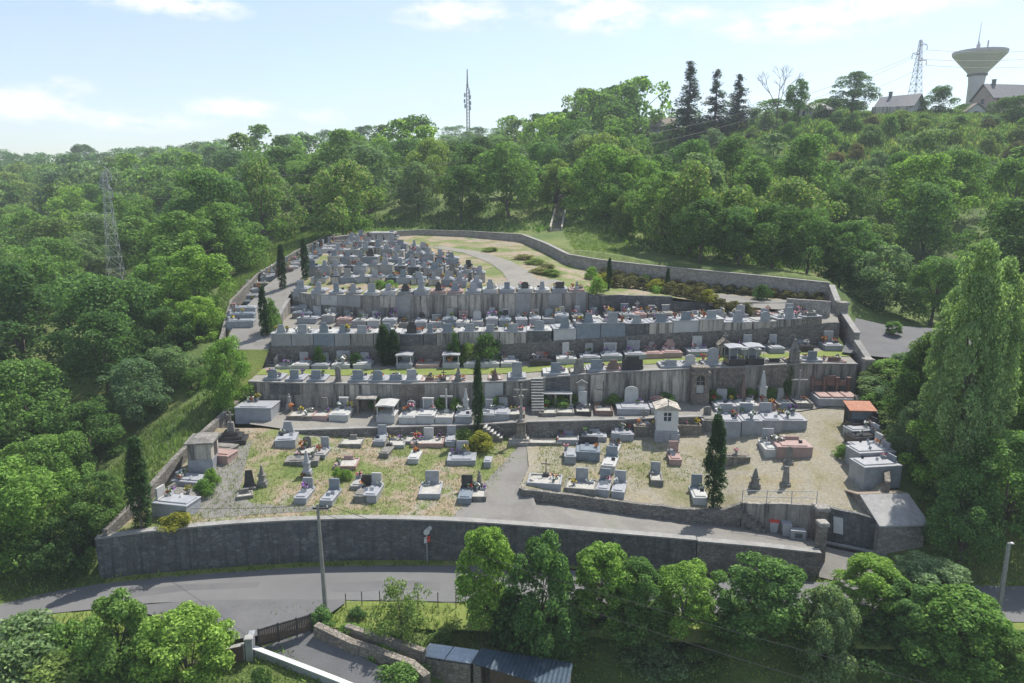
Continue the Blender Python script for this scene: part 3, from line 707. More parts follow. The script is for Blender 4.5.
# --- lower ground, left of the calvary: (px, py of the middle of the slab, kind, width, length, height, stone, headstone, hh, hw, headstone stone, turn, words)
LOW = [
 (287, 441, 'slab', 1.7, 2.1, .35, 'granite_light', 'trap', .95, 1.0, 'granite_grey', 8, 'under the end of the low wall'),
 (306, 452, 'bed', 1.6, 2.0, .25, 'stone_old', 'arch', .9, .7, 'stone_old', 6, 'behind the wide flat slab'),
 (303, 461, 'slab', 2.7, 1.5, .18, 'stone_old', 'none', .1, .7, None, 6, 'wide and flat in the grass'),
 (323, 454, 'slab', .9, 1.8, .2, 'concrete', 'rect', .9, .7, 'granite_grey', -4, 'beside the wide flat slab'),
 (306, 478, 'stele', .8, 1.2, .3, 'stone_old', 'obelisk', 1.9, .5, 'granite_light', 0, 'alone in the dry grass'),
 (249, 491, 'stele', 1.0, 1.2, .25, 'stone_old', 'trap', 1.2, .8, 'granite_black', 10, 'leaning on the gravel beside the side path'),
 (245, 496, 'bed', 1.2, 1.0, .2, 'stone_old', 'low', .5, .6, 'stone_old', 20, 'at the edge of the gravel'),
 (261, 488, 'stele', .8, 1.2, .25, 'stone_old', 'obelisk', 1.5, .45, 'stone_old', 0, 'on the gravel next to the dark leaning one'),
 (305, 497, 'slab', .95, 2.1, .3, 'granite_light', 'rect', .75, .8, None, -4, 'first of the front pair near the pole'),
 (331, 499, 'slab', .95, 2.2, .3, 'granite_light', 'rect', .8, .8, 'granite_blue', -6, 'second of the front pair near the pole'),
 (347, 464, 'bed', 1.9, 2.0, .2, 'granite_rose', 'low', .5, .8, 'granite_rose', 0, 'filled with pink gravel and pots'),
 (381, 441, 'slab', 1.0, 2.0, .25, 'granite_grey', 'rect', .8, .8, None, 0, 'in the row below the low wall'),
 (397, 443, 'bed', 1.6, 2.2, .2, 'concrete', 'none', .1, .6, None, 0, 'between two grey slabs below the low wall'),
 (352, 443, 'bed', 2.0, 1.8, .22, 'stone_old', 'low', .6, .6, 'stone_old', 0, 'grown over, below the low wall'),
 (387, 453, 'slab', .8, 1.9, .25, 'stone_old', 'iron', .9, .6, None, -8, 'in the middle of the grass'),
 (361, 483, 'slab', 1.1, 2.2, .12, 'concrete', 'none', .1, .6, None, -4, 'sunk flat into the grass'),
 (364, 495, 'slab', 1.0, 2.2, .3, 'stone_old', 'rect', .8, .75, 'granite_black', -5, 'beside the pale grave of the front row'),
 (374, 495, 'slab', 1.0, 2.3, .4, 'granite_light', 'rect', .85, .8, 'marble_white', -5, 'touching the one with a black stone'),
 (415, 459, 'slab', .9, 1.9, .3, 'marble_white', 'iron', .7, .4, None, -4, 'small and bright in the open grass'),
 (428, 443, 'bed', 2.9, 1.9, .3, 'granite_rose', 'rect', .9, .9, 'marble_white', 0, 'wide, with a row of pots'),
 (451, 442, 'slab', .9, 1.9, .3, 'granite_light', 'rect', .8, .8, None, 0, 'between the wide pink bed and the yellow bushes'),
 (462, 460, 'slab', 2.4, 1.9, .25, 'granite_grey', 'rect', 1.0, 1.05, 'granite_light', 0, 'wide, in front of the yellow bushes'),
 (488, 464, 'slab', .6, 1.3, .35, 'granite_light', 'none', .1, .6, None, -4, 'the smallest, beside the gravel drive'),
 (431, 491, 'bed', 1.7, 2.5, .3, 'granite_light', 'rect', 1.0, 1.1, 'granite_grey', 0, 'planted with green in the front row'),
 (466, 497, 'slab', 1.0, 2.2, .3, 'granite_blue', 'rect', .95, .9, 'granite_black', -3, 'in the front row beside the weathered cross'),
 (479, 494, 'bed', 1.2, 2.2, .25, 'stone_old', 'statue', 1.3, .7, 'stone_old', 0, 'last of the front row before the drive'),
 (412, 440, 'bed', 1.3, 1.8, .2, 'concrete', 'low', .5, .5, 'stone_old', 0, 'mossy, beside the wide pink bed'),
 # right of the drive
 (545, 482, 'bed', 2.7, 2.0, .3, 'granite_light', 'iron', 1.2, .4, None, -8, 'by the rounded end of the dry wall'),
 (581, 487, 'bed', 2.5, 2.1, .3, 'stone_old', 'rect', 1.0, 1.0, 'granite_grey', -10, 'covered in flower pots above the dry wall'),
 (570, 458, 'slab', .95, 2.1, .45, 'granite_grey', 'none', .1, .6, None, -4, 'plain, beside the broad dark one'),
 (588, 455, 'slab', 2.0, 2.2, .6, 'granite_blue', 'wide', .55, 1.7, 'granite_black', -6, 'broad, covered in pots'),
 (614, 451, 'slab', .95, 2.1, .35, 'marble_white', 'rect', .8, .85, 'granite_grey', -16, 'uppermost of the white file'),
 (610, 466, 'slab', 1.1, 2.4, .4, 'marble_white', 'rect', .8, .95, 'granite_blue', -16, 'middle of the white file'),
 (604, 489, 'slab', 1.0, 2.1, .3, 'granite_light', 'rect', .9, .85, 'granite_blue', -14, 'lower end of the white file'),
 (619, 491, 'slab', 1.0, 2.1, .3, 'granite_light', 'rect', .9, .9, None, -14, 'beside the lower end of the white file'),
 (656, 479, 'bed', 1.0, 2.0, .3, 'stone_old', 'rect', .9, .8, 'granite_grey', -6, 'alone in the dry grass'),
 (674, 460, 'slab', 1.0, 1.8, .3, 'granite_rose', 'rect', .95, .85, None, -4, 'alone below the white chapel'),
 (698, 496, 'slab', 1.1, 2.2, .25, 'marble_white', 'rect', 1.0, .85, 'granite_blue', -4, 'beside the foot of the tall cypress'),
 (757, 492, 'stele', .8, 1.6, .25, 'stone_old', 'obelisk', 1.5, .5, 'stone_old', 0, 'near the railing'),
 (790, 466, 'stele', .7, 1.2, .25, 'stone_old', 'arch', 1.2, .55, 'stone_old', 0, 'upper of two below the wide pink tomb'),
 (787, 488, 'stele', .7, 1.2, .25, 'stone_old', 'trap', 1.3, .55, 'stone_old', 0, 'lower of two below the wide pink tomb'),
 (770, 450, 'slab', 1.5, 2.4, .4, 'marble_white', 'rect', 1.0, 1.0, 'granite_light', -4, 'beside the wide pink tomb'),
 (791, 452, 'vault', 2.9, 1.9, .7, 'granite_rose', 'low', .5, 1.6, None, -3, 'wide, at the edge of the gravel'),
 (735, 461, 'vault', 2.2, 1.2, .5, 'stone_warm', 'none', .1, .5, None, -4, 'plain brown block in the grass'),
 # foot of the low wall
 (568, 440, 'bed', 2.0, 1.9, .35, 'granite_light', 'low', .6, .9, 'granite_blue', -3, 'heaped with pots below the low wall'),
 (594, 438, 'slab', 2.2, 1.3, .25, 'granite_light', 'low', .5, 1.0, None, -3, 'wide and low below the low wall'),
 (545, 443, 'bed', 3.0, 1.1, .2, 'stone_old', 'none', .1, .5, None, -2, 'long and narrow beside the calvary'),
 (622, 436, 'slab', 1.9, 1.9, .4, 'granite_light', 'arch', 1.0, .8, None, -3, 'below the low wall near the white chapel'),
 (644, 433, 'vault', 2.0, 1.6, .8, 'stone_warm', 'cross', .9, .4, 'stone_old', -3, 'next to the white chapel'),
 (688, 431, 'bed', 2.2, 1.5, .8, 'stone_warm', 'low', .6, .6, 'stone_old', -3, 'rough, behind the cypress by the chapel'),
 (708, 427, 'vault', 1.4, 1.6, .8, 'stone_old', 'arch', .8, .7, 'stone_old', -3, 'narrow, before the row of four tall vaults'),
]
for (px, py, kd, w_, l_, h_, m_, hs_, hh_, hw_, hm_, tn, wh) in LOW:
    g = G(px, py)
    grave(g, R(tn), kd, w_, l_, h_, m_, hs_, hh_, hw_, hm_, 'grave' if kd != 'vault' else 'vault_tomb', wh, group='graves of the lower burial ground', pots=2 if kd == 'bed' or w_ > 1.6 else 1)
# four tall vaults on the gravel, one lower step
for i, (px, m_, hm_) in enumerate([(731, 'granite_light', 'granite_grey'), (752, 'granite_light', 'granite_blue'), (772, 'granite_light', 'granite_grey'), (794, 'granite_light', 'granite_blue')]):
    p = P(px, 434.5 - i * .6, 5.6)
    grave(p + Vector((0, 1.2, 0)), R(-3), 'vault', 1.78 if i < 3 else 2.3, 2.4, 1.15 - .08 * (i == 3), m_, 'rect', .85, 1.15, hm_, 'vault_tomb', f'{ORD[i]} of the four tall ones from the chapel', top='granite_grey', group='tall vaults beside the gravel', pots=3)
# tombs along the wall under the trees (heads to the wall, feet to the gravel)
for i, (px, py, h_, m_, hs_, hm_, w_) in enumerate([(874, 478, 1.3, 'granite_light', 'low', 'granite_blue', 2.0), (869, 463, 1.2, 'granite_light', 'low', 'granite_light', 1.9), (866, 452, .6, 'granite_light', 'rect', 'marble_white', 1.6), (863, 441, .5, 'granite_black', 'rect', 'granite_light', 1.5), (861, 434, .5, 'granite_light', 'wide', 'granite_black', 1.5), (862, 427, .5, 'granite_black', 'arch', 'granite_black', 1.3)]):
    g = G(px, py)
    grave(g, R(-82), 'vault' if h_ > 1 else 'slab', w_, 3.2 if h_ > 1 else 2.6, h_, m_, hs_, .8, 1.0, hm_, 'vault_tomb', f'{ORD[i]} above the hut under the trees', group='tombs along the wall under the trees', pots=2, top='granite_grey')
# tombs along the meadow wall (heads to the wall)
for i, (px, py, w_, l_, h_, m_, hs_, hm_) in enumerate([(177, 512, 1.7, 2.9, .9, 'granite_light', 'rect', 'marble_white'), (184, 497, 1.5, 2.4, .3, 'stone_old', 'low', 'stone_old'), (193, 483, 1.6, 2.6, .35, 'granite_light', 'low', 'granite_blue'), (219, 458, 1.5, 2.6, .45, 'granite_rose', 'rect', 'granite_grey'), (222, 450, 1.2, 2.4, .3, 'stone_old', 'none', 'stone_old')]):
    g = G(px, py)
    grave(g, R(78), 'vault' if i == 0 else 'slab', w_, l_, h_, m_, hs_, .8, .9, hm_, 'grave', f'{ORD[i]} from the big cypress along the meadow wall', group='graves along the meadow wall', pots=2)

# --- foot of the tall grey wall: (px, kind, w, h, stone, headstone, hh, hw, hm)
F3 = [(265, 'vault', 3.4, 1.0, 'granite_light', 'none', .1, 1, None), (292, 'stele', .8, .4, 'stone_old', 'statue', 1.6, .7, 'concrete'), (308, 'bed', 2.4, .25, 'stone_warm', 'none', .1, 1, None), (327, 'bed', 1.5, .3, 'granite_rose', 'trap', 1.2, .8, 'stone_old'), (346, 'slab', 1.8, .35, 'marble_white', 'frame', 1.0, .8, 'marble_white'),
      (391, 'shelter', 1.7, .4, 'marble_white', 'rect', .8, .8, 'marble_white'), (412, 'slab', 1.6, .3, 'marble_white', 'arch', .9, .8, 'granite_light'), (429, 'slab', 1.7, .45, 'marble_white', 'frame', 1.0, 1.0, 'marble_white'), (447, 'bed', 1.6, .35, 'marble_white', 'cross', 2.0, .5, 'marble_white'), (466, 'slab', 1.6, .35, 'granite_light', 'obelisk', 2.1, .5, 'marble_white'),
      (489, 'slab', 1.5, .35, 'granite_light', 'rect', .8, .7, None), (503, 'slab', 1.4, .35, 'granite_light', 'frame', 1.1, 1.1, 'granite_black'), (517, 'bed', 1.5, .3, 'stone_old', 'cross', 1.4, .4, 'stone_old'), (547, 'bed', 1.6, .25, 'stone_old', 'none', .1, 1, None), (564, 'bed', 1.6, .25, 'stone_old', 'low', .6, .6, 'stone_old'), (581, 'bed', 1.5, .3, 'granite_black', 'rect', 1.4, .8, 'marble_white'), (601, 'bed', 1.7, .4, 'granite_brown', 'iron', 2.2, .5, None), (629, 'slab', 3.0, .4, 'granite_light', 'arch', 1.5, 1.3, 'marble_white'), (655, 'slab', 1.8, .4, 'granite_light', 'low', .9, .9, 'granite_rose'),
      (718, 'slab', 2.0, .35, 'granite_light', 'rect', 1.0, 1.0, 'granite_light'), (739, 'slab', 2.0, .4, 'marble_white', 'obelisk', 2.6, .4, 'granite_brown'), (758, 'bed', 1.6, .4, 'granite_rose', 'obelisk', 3.0, .65, 'marble_white'), (776, 'bed', 1.5, .35, 'stone_old', 'trap', 1.1, .7, 'concrete'), (794, 'bed', 1.6, .4, 'stone_old', 'cross', 2.6, .5, 'concrete')]
for i, (px, kd, w_, h_, m_, hs_, hh_, hw_, hm_) in enumerate(F3):
    p = at_px(L['W3'][0], px); l_ = 2.2 if px > 300 else 2.4
    loc = Vector((p.x, p.y - l_ / 2 - .7, 0)); loc.z = drop(loc.x, loc.y)
    grave(loc, R(-3), kd, w_, l_, h_, m_, hs_, hh_, hw_, hm_, 'grave', row_label(F3, i, 'meadow end', 'gravel end', 'under the tall wall'), group='graves at the foot of the tall grey wall', pots=3 if kd == 'bed' else 2)
# --- top of the tall grey wall, headstones with their backs to the road
B3 = [(271, 'slab', 1.7, 'granite_light', 'arch', .85, 1.0, 'granite_blue'), (293, 'slab', 1.7, 'granite_light', 'rect', .85, .95, 'granite_blue'), (315, 'slab', 1.7, 'granite_light', 'rect', .85, 1.0, 'granite_blue'), (337, 'stele', .8, 'stone_old', 'arch', 1.4, .6, 'stone_old'), (357, 'slab', 1.8, 'granite_light', 'rect', .9, 1.15, 'granite_blue'), (377, 'slab', 1.7, 'granite_light', 'arch', .9, 1.05, 'granite_blue'), (395, 'slab', 1.6, 'granite_light', 'low', .9, 1.3, 'granite_blue'), (411, 'slab', 1.6, 'marble_white', 'rect', 1.0, 1.05, 'granite_light'), (429, 'bed', 1.7, 'granite_rose', 'low', .6, .9, 'granite_brown'), (443, 'bed', 1.2, 'stone_old', 'iron', .9, .4, None), (458, 'bed', 1.4, 'granite_rose', 'obelisk', 1.5, .6, 'stone_old'), (495, 'bed', 1.4, 'granite_rose', 'obelisk', 1.3, .5, 'granite_brown'), (517, 'slab', 1.7, 'granite_light', 'rect', 1.5, 1.1, 'granite_grey'),
      (556, 'slab', 2.4, 'marble_white', 'rect', .95, 1.1, 'granite_blue'), (579, 'bed', 1.6, 'stone_old', 'step', 1.4, 1.1, 'stone_old'), (597, 'slab', 1.8, 'granite_light', 'rect', .95, 1.3, 'granite_blue'), (614, 'bed', 1.6, 'granite_rose', 'step', 1.0, 1.2, 'granite_brown'), (633, 'slab', 2.0, 'granite_black', 'step', 1.1, 2.3, 'granite_black'), (672, 'slab', 2.0, 'granite_light', 'low', 1.0, 1.2, 'granite_grey'), (691, 'slab', 1.7, 'granite_light', 'arch', 1.0, 1.1, 'marble_white'), (714, 'slab', 1.7, 'granite_light', 'arch', 1.7, 1.2, 'granite_grey'), (776, 'bed', 2.0, 'stone_old', 'low', .7, 1.2, 'granite_black'), (796, 'bed', 1.5, 'stone_old', 'obelisk', 2.6, .9, 'stone_old'), (814, 'slab', 2.0, 'granite_light', 'rect', .85, 1.0, 'granite_blue'), (836, 'bed', 2.4, 'granite_rose', 'low', .8, 1.3, 'granite_brown')]
for i, (px, kd, w_, m_, hs_, hh_, hw_, hm_) in enumerate(B3):
    p = at_px(L['W3'][1], px)
    grave(Vector((p.x, p.y + 1.35, p.z - .1)), R(180), kd, w_, 2.0, .22, m_, hs_, hh_ * .88, hw_ * .88, hm_, 'grave', row_label(B3, i, 'meadow end', 'lane end', 'atop the tall wall'), group='graves along the top of the tall grey wall', pots=3)
# --- foot of the stone wall above the lawn strip
F4 = [(290, 'bed', 1.8, 'marble_white', 'low', .6, .8, 'marble_white'), (306, 'slab', 1.8, 'marble_white', 'rect', .9, .9, 'granite_light'), (325, 'slab', 1.7, 'granite_light', 'rect', .8, 1.1, 'granite_grey'), (345, 'slab', 1.8, 'marble_white', 'wide', 1.0, 1.4, 'granite_light'), (366, 'slab', 1.8, 'marble_white', 'rect', .8, .9, 'granite_light'), (407, 'shelter', 1.6, 'granite_light', 'rect', .8, .8, 'granite_light'), (430, 'bed', 2.4, 'granite_rose', 'low', .5, .9, 'stone_old'), (453, 'shelter', 1.7, 'marble_white', 'rect', .7, .8, 'granite_light'), (474, 'slab', 1.8, 'marble_white', 'statue', 1.4, .6, 'concrete'), (491, 'slab', 1.8, 'marble_white', 'trap', .7, 1.2, 'marble_white'), (510, 'slab', 1.8, 'marble_white', 'low', .6, 1.0, 'granite_light'), (540, 'slab', 2.1, 'granite_black', 'low', .9, .9, 'granite_rose'), (565, 'slab', 2.0, 'marble_white', 'rect', 1.2, .7, 'marble_white'), (588, 'slab', 2.0, 'granite_light', 'rect', 1.0, .8, 'concrete'), (609, 'slab', 2.1, 'granite_light', 'frame', .9, 1.3, 'marble_white'), (632, 'slab', 2.1, 'granite_light', 'frame', 1.0, 1.3, 'granite_light'), (650, 'slab', 1.8, 'granite_rose', 'arch', .8, .6, 'concrete'), (668, 'slab', 2.0, 'granite_rose', 'step', .9, 1.1, 'granite_rose'), (695, 'slab', 2.4, 'granite_light', 'rect', 1.2, 1.0, 'marble_white'), (745, 'slab', 2.0, 'granite_light', 'rect', 1.1, .9, 'granite_light'), (770, 'vault', 1.5, 'granite_light', 'rect', 1.0, .8, 'granite_light'), (798, 'vault', 1.5, 'granite_black', 'low', .5, .8, 'granite_light'), (825, 'vault', 1.8, 'granite_light', 'rect', 1.1, 1.0, 'granite_light')]
for i, (px, kd, w_, m_, hs_, hh_, hw_, hm_) in enumerate(F4):
    p = at_px(L['W4'][0], px)
    loc = Vector((p.x, p.y - 1.25, 0)); loc.z = drop(loc.x, loc.y)
    grave(loc, 0, kd, w_, 1.8, .45 if px > 520 else .3, m_, hs_, hh_, hw_, hm_, 'grave', row_label(F4, i, 'stair end', 'lane end', 'behind the lawn strip'), group='graves behind the lawn strip', pots=4 if px < 400 else 3)
# --- vaults standing on the stone wall: columns where one ends, wall stone, headstone
V4 = [(271, 291, 'concrete', 'trap', 1.0, 'granite_light', 283), (291.5, 313, 'concrete', 'rect', 1.1, 'granite_light', 304), (313.5, 334, 'granite_blue', 'step', 1.3, 'granite_blue', 325), (334.5, 350, 'concrete', 'trap', 1.0, 'granite_blue', 343), (350.5, 373, 'render_grey', 'rect', .9, 'granite_light', 363), (373.5, 400, 'render_grey', 'trap', 1.1, 'granite_light', 387), (400.5, 424, 'stone_dark', 'step', 1.5, 'granite_black', 412), (424.5, 437, 'stone_dark', 'rect', 1.1, 'granite_blue', 431), (437.5, 459, 'render_grey', 'wide', 1.0, 'granite_blue', 448), (459.5, 481, 'render_pale', 'rect', .9, 'granite_light', 470), (481.5, 500, 'render_pale', 'rect', .8, 'granite_grey', 492), (500.5, 527, 'render_pale', 'wide', .9, 'granite_light', 515), (527.5, 552, 'stone_dark', 'arch', 1.2, 'granite_grey', 541), (552.5, 575, 'marble_white', 'trap', 1.4, 'granite_blue', 563), (575.5, 599, 'granite_blue', 'trap', 1.2, 'granite_blue', 588), (599.5, 624, 'granite_blue', 'rect', 1.3, 'granite_grey', 612), (624.5, 648, 'stone_dark', 'trap', .9, 'granite_light', 636), (648.5, 672, 'render_pale', 'rect', 1.0, 'granite_blue', 661), (672.5, 698, 'marble_white', 'rect', 1.0, 'granite_blue', 685), (698.5, 723, 'render_pale', 'rect', 1.0, 'granite_light', 711), (723.5, 752, 'render_pale', 'step', 1.4, 'granite_light', 735), (752.5, 775, 'render_pale', 'arch', 1.2, 'granite_light', 765), (775.5, 800, 'render_grey', 'trap', 1.4, 'granite_light', 785), (800.5, 820, 'stone_warm', 'low', .6, 'stone_old', 810)]
for i, (x0, x1, m_, hs_, hh_, hm_, hx) in enumerate(V4):
    a, b = at_px(L['W4'][1], x0), at_px(L['W4'][1], x1); c_ = (a + b) / 2; wd = (b - a).length
    ang = math.atan2(b.y - a.y, b.x - a.x)
    hgt = {0: 1.25}.get(0 if i < 20 else 1, .75) + (.25 if i in (15, 14) else 0) + rnd.uniform(-.06, .1)
    top_m = rnd.choice(('marble_white', 'granite_light', 'granite_light', 'concrete'))
    z0 = min(a.z, b.z)
    grave(Vector((c_.x, c_.y + 1.22, z0)) , ang + math.pi, 'vault', wd - .02, 2.3, hgt, top_m, hs_, hh_ * .74, min(1.0, wd * .42), hm_, 'vault_tomb', row_label(V4, i, 'stair end', 'lane end', 'on the stone wall'), noun='vault', top=m_, group='vaults standing on the stone wall', pots=4)
# --- foot of the upper pale wall, two files of tombs on the narrow terrace
for r_i, (off, step, n0, n1, what) in enumerate([(1.7, 14.5, 306, 668, 'below the pale streaked wall'), ]):
    xs_ = []
    x = n0
    rr = random.Random(21)
    while x < n1:
        xs_.append(x); x += rr.uniform(12.5, 16.5)
    for i, px in enumerate(xs_):
        ln = L['W5'][0] + L['W5B'][0]
        p = at_px(ln, px)
        loc = Vector((p.x, p.y - off, 0)); loc.z = drop(loc.x, loc.y)
        m_ = pick(rr, STONES); hm_ = pick(rr, STONES)
        hs_ = pick(rr, [('rect', 4), ('frame', 3), ('arch', 2), ('cross', 1), ('step', 1), ('low', 2), ('statue', .5)])
        kd = pick(rr, [('slab', 6), ('bed', 1.4), ('shelter', .25)])
        lab = f"{ADJ[m_]} {dict(slab='tomb', bed='plot', shelter='canopy tomb')[kd]} with {ADJ[hm_]} {HSW[hs_]} below the streaked wall, {ORD[i] + ' from the path' if i < 14 else ORD[len(xs_) - 1 - i] + ' from the bushes'}"
        grave(loc, R(rr.uniform(-4, 4)), kd, rr.uniform(1.25, 1.6), 2.2, rr.uniform(.25, .6), m_, hs_, rr.uniform(.5, .95), rr.uniform(.6, .95), hm_, 'tomb', label=lab, where='tombs below the pale wall', group='tombs below the pale streaked wall', pots=3)
# right end of that terrace: flat tombs below the bushes
for i, px in enumerate((694, 716, 738, 762, 786, 806)):
    g = G(px, 318 - i * .8)
    rr = random.Random(px); m_ = rr.choice(('granite_light', 'marble_white', 'granite_rose')); hs_ = rr.choice(('rect', 'low', 'arch'))
    grave(g, R(180), 'slab', 1.7, 2.0, .3, m_, hs_, .9, .9, 'granite_light', 'tomb', f'{ORD[i]} from the round bush below the columbarium', group='tombs below the columbarium', pots=2)
# --- along the top of the pale wall
XT = [300, 318, 336, 353, 371, 388, 405, 421, 438, 455, 473, 490, 507, 525, 542, 560, 577]
for i, px in enumerate(XT):
    p = at_px(L['W5'][1], px); rr = random.Random(px * 3)
    hs_ = {421: 'obelisk', 577: 'cross', 560: 'rect'}.get(px, rr.choice(('rect', 'arch', 'trap', 'step', 'rect')))
    hm_ = {405: 'granite_black', 438: 'granite_black', 525: 'granite_black', 560: 'granite_black'}.get(px, rr.choice(('granite_grey', 'granite_blue', 'granite_light')))
    m_ = rr.choice(('granite_light', 'marble_white', 'granite_light', 'granite_rose', 'concrete'))
    grave(Vector((p.x, p.y + 1.3, p.z - .1)), R(180), 'slab', 1.7, 2.1, rr.uniform(.25, .5), m_, hs_, {421: 2.0}.get(px, rr.uniform(.6, 1.0)), rr.uniform(.6, .95), hm_, 'tomb', row_label(XT, i, 'side path', 'bushes', 'along the pale wall'), noun='tomb', group='tombs along the top of the pale wall', pots=3)
# --- the packed tiers climbing the top terrace: (front line of a tier, how many, height)
TIERS = [('lowest tier', [(318, 284), (360, 283), (410, 284), (452, 287), (484, 290)], 12.5, .75), ('second tier', [(312, 276), (352, 275), (395, 275), (440, 279), (492, 284)], 12.5, 1.15), ('third tier', [(334, 267), (365, 266), (400, 270), (440, 275), (480, 279)], 12, 1.3), ('fourth tier', [(338, 259), (370, 257), (405, 261), (440, 267), (464, 272)], 11.5, 1.3), ('fifth tier', [(348, 252), (375, 250), (405, 253), (432, 258)], 11, 1.3), ('top tier', [(352, 246), (375, 245), (398, 246)], 10, 1.4)]
for t_i, (tn, line, step, hh0) in enumerate(TIERS):
    pts = [T5P(x, y) for x, y in line]
    x = line[0][0]; rr = random.Random(t_i + 40); i = 0
    while x < line[-1][0]:
        p = at_px(pts, x)
        m_ = pick(rr, STONES); hm_ = pick(rr, [('granite_blue', 4), ('granite_grey', 4), ('granite_light', 4), ('granite_black', 2.2), ('stone_old', 1), ('concrete', 1)])
        hs_ = pick(rr, [('rect', 5), ('arch', 2.5), ('step', 2), ('trap', 2), ('low', 1), ('cross', .7)])
        top_m = pick(rr, [('render_pale', 4), ('granite_light', 3), ('granite_blue', 3), ('concrete', 3), ('stone_dark', 1)])
        ww = rr.uniform(1.2, 1.9)
        grave(Vector((p.x, p.y + 1.1, p.z)), R(180 + rr.uniform(-3, 3)), 'vault', ww, 2.0, hh0 * rr.uniform(.85, 1.1), m_, hs_, rr.uniform(.5, 1.0), ww * rr.uniform(.36, .52), hm_, 'vault_tomb', f'{ORD[i]} from the side path, {tn}', noun='vault', top=top_m, group='packed vaults of the top terrace', pots=2)
        x += ww * F / proj(p)[2] * 1.06 + rr.choice((0, 0, 0, 2)); i += 1
# --- file of low tombs beside the side path
SL = [(241, 325), (242, 318), (243.5, 311.5), (246, 305), (249, 299), (253, 293), (258, 287)]
for i, (px, py) in enumerate(SL):
    g = G(px, py); m_ = ['granite_grey', 'granite_blue', 'granite_light', 'granite_blue', 'granite_grey', 'granite_light', 'stone_old'][i]
    grave(g, R(97), 'slab', 1.15, 2.9, .45, m_, 'low', .6, .9, ['granite_grey', 'granite_light', 'granite_brown'][i % 3], 'tomb', f'{ORD[i]} up the side path', noun='tomb', group='low tombs beside the side path', pots=1)
for i in range(15):
    t = i / 14
    px, py = 269 + 71 * t, 280 - 36 * t
    g = G(px, py); rr = random.Random(i + 90); m_ = pick(rr, STONES); hm_ = pick(rr, STONES); hs_ = rr.choice(('low', 'rect', 'arch', 'low'))
    grave(g, R(115), 'slab', 1.2, 2.3, rr.uniform(.3, .5), m_, hs_, .8, .8, hm_, 'tomb', f'{ORD[i]} before the wall corner, upper side path', noun='tomb', group='tombs on the upper side path', pots=2)
# pale slabs stepping down at the path end of the pale wall
for i, (px, py) in enumerate([(300, 311), (304, 316), (309, 321.5)]):
    g = G(px, py)
    grave(g, R(80), 'slab', 1.2, 2.4, .4, ['granite_light', 'granite_blue', 'granite_light'][i], 'none', .1, .6, None, 'tomb', f'{ORD[i]} of three stepping down at the path end', noun='tomb', group='slabs stepping down beside the path end', pots=0)
# --- flower pots
order = list(range(len(TOMBS))); rnd.shuffle(order)
for k in order:
    g, w_, l_, zt, zs, wh, n = TOMBS[k]
    mat = Matrix.Translation(g.location) @ Matrix.Rotation(g.rotation_euler.z, 4, 'Z')
    place = g['group'].replace('graves ', 'graves ')
    for q in range(n):
        if NPOT > 285 or rnd.random() > .62: continue
        x = rnd.uniform(-w_ * .42, w_ * .42); y = rnd.choice((l_ / 2 - .55, rnd.uniform(-l_ * .4, l_ * .25)))
        big = rnd.random() < .3
        z = zs if abs(x) < w_ * .34 and y < l_ / 2 - .5 else zt
        pot(mat @ Vector((x, y, z)), rnd.choice(('red', 'pink', 'pink', 'white', 'white', 'yellow', 'orange', 'violet', 'green', 'red')), rnd.uniform(1.2, 1.6) if big else rnd.uniform(.8, 1.15), place)
# ---------------------------------------------------------------- trees and shrubs
def foliage(key, base, alt, tip=None, sc=.5):
    m = bpy.data.materials.new(key); m.use_nodes = True
    nt = m.node_tree; nt.nodes.clear()
    out = nt.nodes.new('ShaderNodeOutputMaterial')
    oi = nt.nodes.new('ShaderNodeObjectInfo'); geo = nt.nodes.new('ShaderNodeNewGeometry')
    c = mixc(nt, ramp(nt, noise(nt, geo.outputs['Position'], sc, 3, .6), [(.35, (0, 0, 0)), (.65, (1, 1, 1))]), base, alt)
    k = ramp(nt, geo.outputs['Random Per Island'], [(0, (.5, .53, .5)), (.7, (1.15, 1.15, 1.1)), (1, (1.9, 1.75, 1.6))])
    c = mixc(nt, 1, c, k, 'MULTIPLY')
    t = ramp(nt, oi.outputs['Random'], [(0, (.72, .85, .88)), (.35, (.92, 1, .98)), (.7, (1.02, 1.08, .92)), (1, (1.2, 1.2, 1.1))])
    c = mixc(nt, 1, c, t, 'MULTIPLY')
    p = nt.nodes.new('ShaderNodeBsdfPrincipled'); p.inputs['Roughness'].default_value = .7; p.inputs['Specular IOR Level'].default_value = .12
    tr = nt.nodes.new('ShaderNodeBsdfTranslucent')
    nt.links.new(c, p.inputs['Base Color'])
    c2 = mixc(nt, 1, c, (1.15, 1.3, .7), 'MULTIPLY'); nt.links.new(c2, tr.inputs['Color'])
    mx = nt.nodes.new('ShaderNodeMixShader'); mx.inputs[0].default_value = .44
    nt.links.new(p.outputs[0], mx.inputs[1]); nt.links.new(tr.outputs[0], mx.inputs[2]); nt.links.new(mx.outputs[0], out.inputs[0])
    M[key] = m; return m
foliage('leaf_dark', (0.075, 0.14, 0.045), (0.105, 0.18, 0.055))
foliage('leaf_mid', (0.125, 0.215, 0.062), (0.165, 0.26, 0.08))
foliage('leaf_bright', (0.18, 0.285, 0.065), (0.22, 0.33, 0.08))
foliage('leaf_grey', (0.155, 0.225, 0.115), (0.2, 0.27, 0.14))
foliage('leaf_olive', (0.16, 0.225, 0.065), (0.21, 0.27, 0.09))
foliage('leaf_poplar', (0.24, 0.32, 0.16), (0.29, 0.37, 0.19))
foliage('leaf_straw', (0.25, 0.225, 0.12), (0.22, 0.22, 0.1))
foliage('leaf_cypress', (.036, .078, .032), (.052, .1, .038), sc=1.5)
foliage('leaf_conifer', (.055, .09, .065), (.08, .12, .085))
